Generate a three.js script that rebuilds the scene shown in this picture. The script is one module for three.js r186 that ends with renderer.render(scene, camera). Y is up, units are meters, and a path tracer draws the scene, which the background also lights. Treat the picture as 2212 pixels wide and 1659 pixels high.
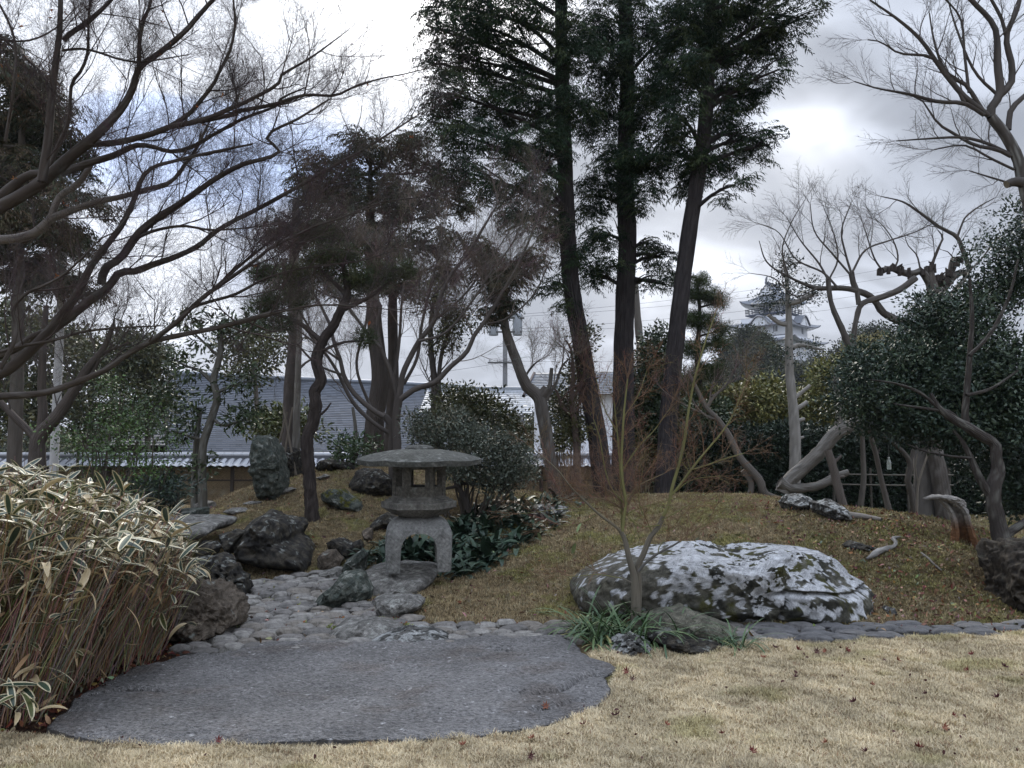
import * as THREE from 'three';
import { mergeVertices, mergeGeometries } from 'three/addons/utils/BufferGeometryUtils.js';
import { Brush, Evaluator, SUBTRACTION } from 'three-bvh-csg';
import { createNoise3D } from 'simplex-noise';

// ---------- camera, renderer, sky, sun ----------
const scene = new THREE.Scene();
const EYE = 1.55, PITCH = 0.0716, FOC = 1595, CX = 1106, CY = 829.5;   // the photograph measured on a 2212 x 1659 grid
const camera = new THREE.PerspectiveCamera(54.97, 4 / 3, 0.1, 3000);
camera.position.set(0, EYE, 0); camera.rotation.x = PITCH;
const renderer = new THREE.WebGLRenderer({ antialias: true });
renderer.setSize(1024, 768); renderer.toneMapping = THREE.LinearToneMapping; renderer.toneMappingExposure = 1.55;
renderer.shadowMap.enabled = true;
const SKY_GAIN = 0.8;
const sun = new THREE.DirectionalLight(new THREE.Color(1, 0.94, 0.84), 2.2);
sun.position.set(-9, 66, -96); sun.castShadow = true; sun.shadow.radius = 22;
Object.assign(sun.shadow.camera, { left: -30, right: 30, top: 30, bottom: -30, near: 1, far: 260 });
sun.shadow.mapSize.set(2048, 2048); scene.add(sun);

// ---------- small helpers ----------
function rngOf(seed) { let s = seed >>> 0; return () => { s = (s + 0x6d2b79f5) | 0; let t = Math.imul(s ^ (s >>> 15), 1 | s); t = (t + Math.imul(t ^ (t >>> 7), 61 | t)) ^ t; return ((t ^ (t >>> 14)) >>> 0) / 4294967296; }; }
const n3 = createNoise3D(rngOf(7)), n3b = createNoise3D(rngOf(19));
const V = (x, y, z) => new THREE.Vector3(x, y, z);
const lerp = (a, b, t) => a + (b - a) * t, clamp = (x, a = 0, b = 1) => Math.min(b, Math.max(a, x));
const sstep = (a, b, x) => { const t = clamp((x - a) / (b - a)); return t * t * (3 - 2 * t); };
function fbm(x, y, z, o = 4) { let s = 0, a = 0.5; for (let i = 0; i < o; i++) { s += a * n3(x, y, z); x *= 2.03; y *= 2.03; z *= 2.03; a *= 0.5; } return s; }
function ridge(x, y, z, o = 3) { let s = 0, a = 0.5; for (let i = 0; i < o; i++) { s += a * (1 - 2 * Math.abs(n3b(x, y, z))); x *= 2.1; y *= 2.1; z *= 2.1; a *= 0.5; } return s; }
const rnd = (r, a, b) => a + (b - a) * r();
function P(x, y, d) {   // a measured picture point at forward distance d, as a place in the garden
  const a = (x - CX) / FOC, b = (CY - y) / FOC, c = Math.cos(PITCH), s = Math.sin(PITCH), t = d / (c - b * s);
  return V(a * t, EYE + (b * c + s) * t, -d);
}
function proj(p) { const c = Math.cos(PITCH), s = Math.sin(PITCH), y = p.y - EYE, yy = y * c + p.z * s, zz = -y * s + p.z * c; return [CX + FOC * p.x / -zz, CY - FOC * yy / -zz]; }
function inPoly(x, y, poly) { let k = false; for (let i = 0, j = poly.length - 1; i < poly.length; j = i++) { const [a, b] = poly[i], [c, d] = poly[j]; if ((b > y) !== (d > y) && x < (c - a) * (y - b) / (d - b) + a) k = !k; } return k; }
const Z = (ox, oy) => (pts) => pts.map(([x, y]) => [ox + 0.27283 * x, oy + 0.27283 * y]);
const Za = Z(0, 822.9), Zb = Z(0, 1206.9), Zc = Z(493.8, 905.2), Zd = Z(329.2, 1206.9), Ze = Z(1042.4, 932.6), Zf = Z(1608.5, 932.6), Zg = Z(1042.4, 1206.9);

// ---------- terrain height ----------
function bump(x, d, cx, cd, rl, rr, rf, rb, amp) { const u = (x - cx) / (x < cx ? rl : rr), w = (d - cd) / (d < cd ? rf : rb), q = 1 - u * u - w * w; return q <= 0 ? 0 : amp * (q < 0.25 ? q * q * 2 : q - 0.125) / 0.875; }
const LAWN = [[-400, 1600], [100, 1590], [420, 1600], [700, 1595], [950, 1578], [1080, 1572], [1200, 1556], [1300, 1520], [1322, 1480], [1335, 1445], [1265, 1422], [1300, 1400], [1560, 1405], [1640, 1385], [1900, 1381], [2212, 1368], [2800, 1350], [2800, 2400], [-400, 2400]];
const PATH = [[360, 1440], [395, 1390], [480, 1350], [535, 1330], [500, 1275], [560, 1255], [640, 1245], [740, 1222], [780, 1235], [700, 1290], [800, 1310], [900, 1345], [1010, 1350], [1240, 1352], [1250, 1390], [1100, 1400], [800, 1410], [520, 1425]];
const PATH_R = [[1570, 1352], [1750, 1352], [1930, 1352], [2100, 1352], [2260, 1350], [2800, 1345], [2800, 1362], [2212, 1370], [1900, 1383], [1650, 1388], [1560, 1392]];
function H(x, z) {
  const d = -z;
  let h = -0.9 * sstep(16.5, 24, d);
  h += bump(x, d, 3.0, 11.3, 4.3, 3.9, 5.3, 3.2, 0.66);
  h += bump(x, d, 5.4, 8.4, 2.4, 3.2, 2.2, 2.5, 0.26);
  h += bump(x, d, -3.1, 14.0, 2.9, 4.8, 6.2, 4.5, 1.0);
  const hx = x - 60, hz = d - 158; h += 19.5 * Math.exp(-(hx * hx / 2400 + hz * hz / 1500)) * sstep(30, 75, d);
  if (d > 5.9) h += (0.025 * n3(x * 0.9, 3, z * 0.9) + 0.012 * n3(x * 2.7, 9, z * 2.7)) * sstep(5.9, 6.8, d);
  h += 0.008 * n3(x * 3, 1, z * 3);
  return h;
}
function G(x, y) {      // where the line of sight through a picture point meets the ground
  let lo = 1.5, hi = 0; const f = (d) => { const p = P(x, y, d); return p.y - H(p.x, p.z); };
  for (let d = 1.5; d < 60; d += 0.1) { if (f(d) < 0) { hi = d; break; } lo = d; }
  if (!hi) return P(x, y, 40);
  for (let i = 0; i < 20; i++) { const m = (lo + hi) / 2; if (f(m) < 0) hi = m; else lo = m; }
  return P(x, y, hi);
}

// ---------- naming ----------
const used = {};
function numbered(n) { if (used[n] === undefined) { used[n] = 0; return n; } return n + '_' + String(++used[n]).padStart(3, '0'); }
function tag(o, label, category, group) { o.userData.label = label; o.userData.category = category; if (group) o.userData.group = group; return o; }
function thing(name, label, category, base, group) { const g = new THREE.Group(); g.name = numbered(name); g.position.copy(base); scene.add(g); return tag(g, label, category, group); }
function shadows(m) { m.castShadow = m.receiveShadow = true; return m; }
function attach(m, parent) { if (parent) { parent.add(m); let q = V(0, 0, 0), k = parent; while (k) { q.add(k.position); k = k.parent; } m.position.sub(q); } else scene.add(m); return shadows(m); }
function part(name, geo, mat, parent, kind) { const m = new THREE.Mesh(geo, mat); m.name = parent ? name : numbered(name); if (kind) m.userData.kind = kind; return attach(m, parent); }   // geometry in garden coordinates
function struct(name, geo, mat) { const m = part(name, geo, mat); m.userData.kind = 'structure'; return m; }

// ---------- mesh builder ----------
class MB {
  constructor() { this.p = []; this.i = []; this.c = []; this.u = []; }
  get n() { return this.p.length / 3; }
  v(x, y, z, c, u = 0, w = 0) { this.p.push(x, y, z); this.c.push(c[0], c[1], c[2]); this.u.push(u, w); return this.p.length / 3 - 1; }
  tri(a, b, c) { this.i.push(a, b, c); }
  quad(a, b, c, d) { this.i.push(a, b, c, a, c, d); }
  geo() {
    const g = new THREE.BufferGeometry();
    g.setAttribute('position', new THREE.Float32BufferAttribute(this.p, 3)); g.setAttribute('color', new THREE.Float32BufferAttribute(this.c, 3)); g.setAttribute('uv', new THREE.Float32BufferAttribute(this.u, 2));
    g.setIndex(this.i); g.computeVertexNormals(); return g;
  }
  build(name, mat, parent, kind) { return part(name, this.geo(), mat, parent, kind); }
}
function tube(mb, pts, rad, sides, col, opt = {}) {
  const n = pts.length, t = V(0, 0, 0), side = V(0, 0, 0), up = V(0, 0, 0), prev = V(0, 0, -1); let len = 0; const first = mb.n, cw = opt.cw ?? 1;
  for (let k = 0; k < n; k++) {
    t.copy(pts[Math.min(n - 1, k + 1)]).sub(pts[Math.max(0, k - 1)]).normalize();
    side.copy(prev).addScaledVector(t, -prev.dot(t)); if (side.lengthSq() < 1e-4) side.set(1, 0, 0).addScaledVector(t, -t.x); side.normalize(); prev.copy(side); up.crossVectors(t, side);
    if (k) len += pts[k].distanceTo(pts[k - 1]);
    const r = rad[k];
    for (let s = 0; s <= sides; s++) {
      const a = s / sides * Math.PI * 2, ca = Math.cos(a), sa = Math.sin(a); let rr = r;
      if (opt.rough) rr *= 1 + opt.rough * (opt.ridged ? ridge(ca * opt.ridged, pts[k].y * (opt.stretch ?? 0.6) + 3, sa * opt.ridged + opt.seed, 2) : fbm(ca * 1.6 + opt.seed, len * (opt.stretch ?? 6), sa * 1.6, 3));
      let c = col; if (opt.vary) { const q = 1 + opt.vary * fbm(ca * 2 + pts[k].x * 3, pts[k].y * 3 + 7, sa * 2 + pts[k].z * 3, 3); c = [col[0] * q, col[1] * q, col[2] * q]; if (opt.patch) { const w = sstep(0.12, 0.3, fbm(pts[k].x * 4 + ca * 1.5 + 9, pts[k].y * 5, pts[k].z * 4 + sa * 1.5, 3)); c = c.map((e, j) => lerp(e, opt.patch[j], w)); } }
      mb.v(pts[k].x + (side.x * ca + up.x * sa) * rr, pts[k].y + (side.y * ca + up.y * sa) * rr, pts[k].z + (side.z * ca + up.z * sa) * rr, c, s / sides * Math.max(1, Math.round(cw)), len);
    }
  }
  const w = sides + 1;
  for (let k = 0; k < n - 1; k++) for (let s = 0; s < sides; s++) { const a = first + k * w + s; mb.quad(a, a + 1, a + w + 1, a + w); }
  if (opt.cap) { const e = pts[n - 1], c = mb.v(e.x, e.y, e.z, opt.cap, 0, 0), b = first + (n - 1) * w; const ring = []; for (let s = 0; s <= sides; s++) { const j = (b + s) * 3; ring.push(mb.v(mb.p[j], mb.p[j + 1], mb.p[j + 2], opt.cap)); } for (let s = 0; s < sides; s++) mb.tri(c, ring[s], ring[s + 1]); }
}
function smooth(pts, step) { const c = new THREE.CatmullRomCurve3(pts, false, 'centripetal'), n = Math.max(3, Math.ceil(c.getLength() / step)); return c.getSpacedPoints(n); }
function taper(n, r0, r1, pw = 1) { return Array.from({ length: n }, (_, k) => lerp(r0, r1, Math.pow(k / (n - 1), pw))); }
function radii(list, n) { return Array.from({ length: n }, (_, k) => { const t = k / (n - 1) * (list.length - 1), i = Math.min(list.length - 2, Math.floor(t)); return lerp(list[i], list[i + 1], t - i); }); }

// ---------- computed textures ----------
function dataTex(size, f, srgb) { const a = new Uint8Array(size * size * 4); for (let y = 0; y < size; y++) for (let x = 0; x < size; x++) { const c = f(x / size, y / size), o = (y * size + x) * 4; a[o] = clamp(c[0]) * 255; a[o + 1] = clamp(c[1]) * 255; a[o + 2] = clamp(c[2]) * 255; a[o + 3] = 255; } const t = new THREE.DataTexture(a, size, size); t.wrapS = t.wrapT = THREE.RepeatWrapping; t.magFilter = THREE.LinearFilter; t.minFilter = THREE.LinearMipmapLinearFilter; t.generateMipmaps = true; if (srgb) t.colorSpace = THREE.SRGBColorSpace; t.needsUpdate = true; return t; }
function tileNoise(u, v, f, o = 4, seed = 0, sx = 1) { let s = 0, a = 0.5; const T = Math.PI * 2; for (let i = 0; i < o; i++) { const r = f / T, cu = Math.cos(u * T) * r * sx, su = Math.sin(u * T) * r * sx, cv = Math.cos(v * T) * r, sv = Math.sin(v * T) * r; s += a * (n3(cu + seed, su + cv * 0.97, sv + seed) * 0.5 + n3b(cu + cv + seed, su - 3, sv + su * 0.31) * 0.5); f *= 2; a *= 0.5; } return s; }
const grainTex = dataTex(512, (u, v) => { const a = 0.5 + 0.45 * tileNoise(u, v, 10, 5, 3), b = 0.25 * (n3(u * 210, v * 210, 1)); const g = clamp(a + b * 0.7); return [g, g, g]; });
const speckTex = dataTex(512, (u, v) => { const a = 0.80 + 0.30 * tileNoise(u, v, 6, 4, 11) + 0.22 * n3(u * 190, v * 190, 5) + 0.14 * n3b(u * 90, v * 90, 2); return [a, a * 0.995, a * 0.98]; }, true);
const barkTex = dataTex(512, (u, v) => { const g = 0.5 + 0.5 * tileNoise(u, v * 0 + v, 14, 4, 5) + 0.25 * Math.sin(u * Math.PI * 2 * 9 + 3 * tileNoise(u, v, 4, 2, 8)); return [g, g, g]; });
const withRepeat = (t, a, b) => { const c = t.clone(); c.repeat.set(a, b); c.needsUpdate = true; return c; };
const stdm = (o) => new THREE.MeshPhysicalMaterial({ vertexColors: true, roughness: 0.9, metalness: 0, specularIntensity: 0.25, ...o });
const M = {
  bark: stdm({ bumpMap: withRepeat(barkTex, 2, 2.5), bumpScale: 0.006, roughness: 0.92 }),
  cedarBark: stdm({ bumpMap: withRepeat(barkTex, 3, 0.8), bumpScale: 0.02, roughness: 0.95 }),
  smoothBark: stdm({ bumpMap: withRepeat(grainTex, 3, 3), bumpScale: 0.002, roughness: 0.8 }),
  twig: stdm({ roughness: 0.85 }),
  rock: stdm({ bumpMap: withRepeat(grainTex, 2.6, 2.6), bumpScale: 0.012, map: withRepeat(speckTex, 1.9, 1.9), roughness: 0.88 }),
  leaf: stdm({ roughness: 0.5, specularIntensity: 0.65, side: THREE.DoubleSide }),
  matLeaf: stdm({ roughness: 0.75, side: THREE.DoubleSide }),
  grass: stdm({ roughness: 0.8, side: THREE.DoubleSide }),
  soil: stdm({ roughness: 1, bumpMap: withRepeat(grainTex, 2.5, 2.5), bumpScale: 0.02, map: withRepeat(speckTex, 3.1, 3.1) }),
  plain: stdm({ roughness: 0.85 }),
};
function boxUV(g0) { const g = g0.index ? g0.toNonIndexed() : g0; if (!g.attributes.normal) g.computeVertexNormals(); const p = g.attributes.position, n = g.attributes.normal, u = new Float32Array(p.count * 2); for (let i = 0; i < p.count; i++) { const a = Math.abs(n.getX(i)), b = Math.abs(n.getY(i)), c = Math.abs(n.getZ(i)); u[2 * i] = a >= b && a >= c ? p.getZ(i) : p.getX(i); u[2 * i + 1] = b > a && b > c ? p.getZ(i) : p.getY(i); } g.setAttribute('uv', new THREE.BufferAttribute(u, 2)); return g; }
function paint(g, c) { const f = typeof c === 'function' ? c : () => c, n = g.attributes.position.count, a = new Float32Array(n * 3); for (let i = 0; i < n; i++) { const q = f(g.attributes.position.getX(i), g.attributes.position.getY(i), g.attributes.position.getZ(i)); a[3 * i] = q[0]; a[3 * i + 1] = q[1]; a[3 * i + 2] = q[2]; } g.setAttribute('color', new THREE.BufferAttribute(a, 3)); return g; }

// ---------- the sky: broken winter cloud, the sun behind it ----------
{
  const W = 2048, Hh = 1024, a = new Float32Array(W * Hh * 4), dirOf = (x, y) => P(x, y, 1).sub(V(0, EYE, 0)).normalize();
  const sunDir = sun.position.clone().normalize();
  const lobes = [[1745, 300, 0.055, 0.55], [1655, 25, 0.05, 0.35], [1640, 560, 0.13, 0.3], [820, 60, 0.10, 0.35], [700, 20, 0.14, 0.3], [60, 30, 0.18, 0.3], [1390, 610, 0.13, 0.35], [480, 600, 0.22, 0.35], [130, 560, 0.2, 0.2]].map(([x, y, w, s]) => [dirOf(x, y), w, s]);
  const blues = [[480, 110, 0.14, 0.9], [330, 300, 0.16, 0.6], [140, 130, 0.12, 0.5], [760, 250, 0.12, 0.45]].map(([x, y, w, s]) => [dirOf(x, y), w, s]);
  const D = V(0, 0, 0);
  for (let j = 0; j < Hh; j++) for (let i = 0; i < W; i++) {
    const ph = (i / W - 0.5) * Math.PI * 2, th = (j / Hh - 0.5) * Math.PI; D.set(Math.cos(th) * Math.cos(ph), Math.sin(th), Math.cos(th) * Math.sin(ph));
    const e = Math.max(0, D.y), k = 1 / (e + 0.42), wx = D.x * k, wz = D.z * k;
    const q = fbm(wx * 0.9 + 4, 2, wz * 1.6, 3), c1 = fbm(wx * 1.7 + q * 0.5 + 1, 5, wz * 2.2 - q * 0.5, 6), c2 = fbm(wx * 4.2, 8, wz * 6.5 + c1, 4);
    let cloud = clamp(0.5 + 0.85 * c1 + 0.14 * c2);
    let L = lerp(0.33, 0.60, sstep(0.2, 0.85, cloud)), r = L * 0.90, g = L * 0.985, b = L * 1.16;
    let bl = 0; for (const [dd, w, s] of blues) { const an = 1 - D.dot(dd); bl += s * Math.exp(-an / (w * w * 0.5)); }
    bl += 0.25 * sstep(0.5, 0.9, e) * sstep(0.1, -0.3, c1); bl = clamp(bl * sstep(0.75, 0.25, cloud) * 1.6);
    r = lerp(r, 0.40, bl); g = lerp(g, 0.53, bl); b = lerp(b, 0.84, bl);
    let w = 0; for (const [dd, ww, s] of lobes) { const an = 1 - D.dot(dd); w += s * Math.exp(-an / (ww * ww * 0.5)) * (0.35 + 0.75 * clamp(cloud)); }
    const hz = Math.exp(-e / 0.10) * 0.20; w += hz;
    const sa = Math.acos(clamp(D.dot(sunDir), -1, 1)), glow = 2.6 * Math.exp(-sa * sa / 0.012) * (0.5 + cloud) + 0.38 * Math.exp(-sa / 0.20);
    r += w * 0.98 + glow; g += w * 0.98 + glow * 0.97; b += w + glow * 0.93;
    const skyFill = (1 + 2.2 * sstep(0.42, 0.95, e)) * (1 + 0.25 * (1 + D.z / Math.max(0.05, Math.hypot(D.x, D.z)))); r *= skyFill; g *= skyFill; b *= skyFill;   // out-of-view sky brightened overcast-style overhead and behind, added to light the lawn
    const o = (j * W + i) * 4, low = D.y < 0 ? 0.55 : 1; a[o] = r * low * SKY_GAIN; a[o + 1] = g * low * SKY_GAIN; a[o + 2] = b * low * SKY_GAIN; a[o + 3] = 1;
  }
  const t = new THREE.DataTexture(a, W, Hh, THREE.RGBAFormat, THREE.FloatType); t.mapping = THREE.EquirectangularReflectionMapping; t.magFilter = THREE.LinearFilter; t.needsUpdate = true;
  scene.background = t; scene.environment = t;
}
// ---------- ground: one sheet from under the camera to the horizon ----------
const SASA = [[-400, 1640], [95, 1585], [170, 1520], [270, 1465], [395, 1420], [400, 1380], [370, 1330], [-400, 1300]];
{
  const mb = new MB(), NX = 460, NZ = 470, xs = [], zs = [];
  for (let i = 0; i <= NX; i++) { const t = i / NX * 2 - 1; xs.push(6.5 * t + Math.sign(t) * 1500 * Math.pow(Math.abs(t), 11)); }
  for (let j = 0; j <= NZ; j++) { const t = j / NZ; zs.push(t < 0.04 ? lerp(-60, 2.6, Math.pow(t / 0.04, 0.35)) : 2.6 + 15 * Math.pow((t - 0.04) / 0.96, 1.25) + 1900 * Math.pow((t - 0.04) / 0.96, 16)); }
  for (let j = 0; j <= NZ; j++) for (let i = 0; i <= NX; i++) {
    const x = xs[i], d = zs[j], z = -d, y = H(x, z); let c;
    const p = d > 1 ? proj(V(x, 0, z)) : [1100, 2300];
    const a = fbm(x * 1.3, 2, z * 1.3, 4), b = fbm(x * 5.5, 4, z * 5.5, 3);
    if (d < 5.95 && inPoly(p[0], p[1], LAWN)) { const q = 1 + 0.5 * b; c = [0.34 * q, 0.265 * q, 0.15 * q]; }
    else if (d < 30) {
      const moss = sstep(-0.02, 0.28, a + 0.25 * b + (x > 0 ? 0.06 : -0.15)), brown = [0.19, 0.145, 0.08], olive = [0.165, 0.148, 0.058];
      c = brown.map((e, k) => lerp(e, olive[k], moss) * (1 + 0.55 * b));
      const pp = proj(V(x, y, z));
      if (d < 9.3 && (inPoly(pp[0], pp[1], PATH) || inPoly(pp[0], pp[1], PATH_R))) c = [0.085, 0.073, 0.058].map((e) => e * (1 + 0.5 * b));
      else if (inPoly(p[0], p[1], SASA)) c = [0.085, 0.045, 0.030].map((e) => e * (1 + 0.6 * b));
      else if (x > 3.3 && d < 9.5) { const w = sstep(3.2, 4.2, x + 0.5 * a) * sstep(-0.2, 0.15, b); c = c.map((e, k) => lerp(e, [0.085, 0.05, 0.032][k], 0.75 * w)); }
    } else c = [0.05, 0.055, 0.028].map((e) => e * (1 + 0.4 * a));
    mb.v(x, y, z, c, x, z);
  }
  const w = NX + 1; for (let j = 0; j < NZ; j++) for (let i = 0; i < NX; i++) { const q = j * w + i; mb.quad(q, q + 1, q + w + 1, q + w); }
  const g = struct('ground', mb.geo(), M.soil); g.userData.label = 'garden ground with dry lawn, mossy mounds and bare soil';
}
// ---------- boxes in a frame of their own ----------
function frameOf(o, yaw) { const c = Math.cos(yaw), s = Math.sin(yaw); return (x, y, z) => V(o.x + x * c + z * s, o.y + y, o.z - x * s + z * c); }
function boxAt(mb, F, x0, x1, y0, y1, z0, z1, col) {
  const q = (a, b, c, d) => { const k = [a, b, c, d].map((e) => { const p = F(...e); return mb.v(p.x, p.y, p.z, col, e[0] + e[2], e[1] + (a[1] === c[1] ? e[2] : 0)); }); mb.quad(...k); };
  q([x0, y0, z1], [x1, y0, z1], [x1, y1, z1], [x0, y1, z1]); q([x1, y0, z0], [x0, y0, z0], [x0, y1, z0], [x1, y1, z0]);
  q([x0, y0, z0], [x0, y0, z1], [x0, y1, z1], [x0, y1, z0]); q([x1, y0, z1], [x1, y0, z0], [x1, y1, z0], [x1, y1, z1]);
  q([x0, y1, z1], [x1, y1, z1], [x1, y1, z0], [x0, y1, z0]); q([x0, y0, z0], [x1, y0, z0], [x1, y0, z1], [x0, y0, z1]);
}
function quadP(mb, a, b, c, d, col) { const n = [a, b, c, d].map((p) => mb.v(p.x, p.y, p.z, col, p.x + p.z * 0.3, p.y)); mb.quad(...n); }
// a curved pan tile: length along +z (down the slope), width along x
function panTile(w, l, t) {
  const mb = new MB(), N = 8; for (let s = 0; s < 2; s++) for (let j = 0; j < 2; j++) for (let i = 0; i <= N; i++) { const u = i / N, y = 0.022 * Math.sin((u * 1.12 - 0.1) * Math.PI * 2) - s * t; mb.v((u - 0.5) * w, y, j * l, [1, 1, 1], u, j); }
  const W = N + 1; for (let i = 0; i < N; i++) { mb.quad(i + W, i + W + 1, i + 1, i); mb.quad(2 * W + i, 2 * W + i + 1, 3 * W + i + 1, 3 * W + i); mb.quad(W + i, 3 * W + i, 3 * W + i + 1, W + i + 1); }
  mb.quad(0, W, 3 * W, 2 * W); mb.quad(N, 2 * W + N, 3 * W + N, W + N); const g = mb.geo(); g.deleteAttribute('color'); return g;
}
const kawara = [0.30, 0.33, 0.36].map((e) => new THREE.MeshStandardMaterial({ color: new THREE.Color().setRGB(e * 0.97, e, e * 1.06), roughness: 0.34, metalness: 0.0, bumpMap: withRepeat(grainTex, 1, 1), bumpScale: 0.001 }));
// ---------- earthen garden wall with its tiled roof ----------
{
  const o = P(660, 985, 26), y0 = -0.98, yE = 0.56, F = frameOf(V(o.x, 0, -26), 0.0), L = -11.5, R = 14;
  const t = thing('garden_wall', 'ochre earthen wall with dark timber posts under a grey tiled roof', 'wall', V(o.x, y0, -26));
  let mb = new MB(); const body = new MB();
  for (let i = 0; i < 135; i++) for (let j = 0; j < 12; j++) { const x0 = lerp(L, R, i / 135), x1 = lerp(L, R, (i + 1) / 135), a = lerp(y0, 0.5, j / 12), b = lerp(y0, 0.5, (j + 1) / 12); const col = (x, y) => { const s = fbm(x * 0.8, y * 2.2, 3, 4), q = 1 + 0.35 * s, pale = sstep(0.22, 0.4, fbm(x * 1.6 + 8, y * 1.2, 1, 4)); return [lerp(0.235 * q, 0.30, pale), lerp(0.180 * q, 0.26, pale), lerp(0.112 * q, 0.19, pale)]; }; const n = [[x0, a], [x1, a], [x1, b], [x0, b]].map(([x, y]) => { const p = F(x, y, 0.12); return body.v(p.x, p.y, p.z, col(x, y), x, y); }); body.quad(...n); }
  boxAt(body, F, L, R, y0, 0.5, -0.12, 0.118, [0.2, 0.155, 0.1]); body.build('plaster', M.soil, t);
  for (let x = L + 0.4; x < R; x += 2.15) { mb = new MB(); boxAt(mb, F, x - 0.06, x + 0.06, y0, 0.5, 0.05, 0.16, [0.045, 0.036, 0.03]); mb.build('post', M.plain, t); }
  mb = new MB(); boxAt(mb, F, L, R, 0.02, 0.07, 0.1, 0.145, [0.05, 0.04, 0.034]); mb.build('rail', M.plain, t);
  mb = new MB(); boxAt(mb, F, L, R, 0.5, 0.57, -0.3, 0.3, [0.04, 0.035, 0.03]); mb.build('wall_plate', M.plain, t);
  const gT = panTile(0.275, 0.33, 0.018), W = 0.262; let k = 0;
  for (const row of [0, 1]) for (let i = 0; i * W < R - L; i++) { const x = L + i * W + W / 2; const m = new THREE.Mesh(gT, kawara[(i * 7 + row * 3 + (i >> 2)) % 3]); m.name = 'tile'; const p = F(x, 0.80 - row * 0.105, 0.09 + row * 0.25); m.position.copy(p); m.rotation.x = 0.40 + 0.02 * n3(i, row, 1); m.rotation.z = 0.015 * n3(i, row, 5); if (k < 290) attach(m, t); k++; }
  mb = new MB(); quadP(mb, F(L, 0.83, 0.02), F(L, 0.58, 0.55), F(R, 0.58, 0.55), F(R, 0.83, 0.02), [0.1, 0.1, 0.11]); quadP(mb, F(L, 0.83, -0.02), F(R, 0.83, -0.02), F(R, 0.55, -0.6), F(L, 0.55, -0.6), [0.16, 0.17, 0.18]); mb.build('roof_bed', M.plain, t);
  for (let s = 0; s < 3; s++) { mb = new MB(); boxAt(mb, F, L, R, 0.80 + s * 0.035, 0.828 + s * 0.035, -0.11 + s * 0.012, 0.11 - s * 0.012, [0.10, 0.105, 0.115]); mb.build('ridge_course', M.plain, t); }
  const cap = new THREE.CylinderGeometry(0.085, 0.085, 0.30, 12, 1, false, 0, Math.PI * 2); cap.rotateZ(Math.PI / 2);
  for (let x = L; x < R; x += 0.315) { const m = new THREE.Mesh(cap, kawara[2]); m.name = 'ridge_tile'; m.position.copy(F(x, 0.925, 0)); attach(m, t); }
}
// ---------- long slate-roofed hall behind the wall ----------
function slateRoof(t, A, B, C, D2, rows, col, name) {   // A, B along the ridge; C below A, D2 below B; lapped courses
  const mb = new MB(), n = new THREE.Vector3().crossVectors(B.clone().sub(A), C.clone().sub(A)).normalize(); if (n.z < 0) n.negate();
  for (let r = 0; r < rows; r++) {
    const t0 = r / rows, t1 = (r + 1.12) / rows, lift = 0.028, segs = 60;
    for (let i = 0; i < segs; i++) {
      const at = (u, tt, h) => A.clone().lerp(B, u).lerp(C.clone().lerp(D2, u), Math.min(1.01, tt)).addScaledVector(n, h), q = 1 + 0.25 * n3(i * 0.9 + r * 7.3, r * 1.7, 2) + 0.12 * n3(i * 0.1, r * 0.2, 4), c = col.map((e) => e * q), u0 = i / segs, u1 = (i + 1) / segs;
      quadP(mb, at(u0, t0, 0.004), at(u0, t1, lift), at(u1, t1, lift), at(u1, t0, 0.004), c); quadP(mb, at(u0, t1, lift), at(u0, t1, -0.01), at(u1, t1, -0.01), at(u1, t1, lift), c.map((e) => e * 0.8));
    }
  }
  return mb.build(name, M.slate, t, 'stuff');
}
M.slate = stdm({ roughness: 0.6, specularIntensity: 0.5 });
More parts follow.
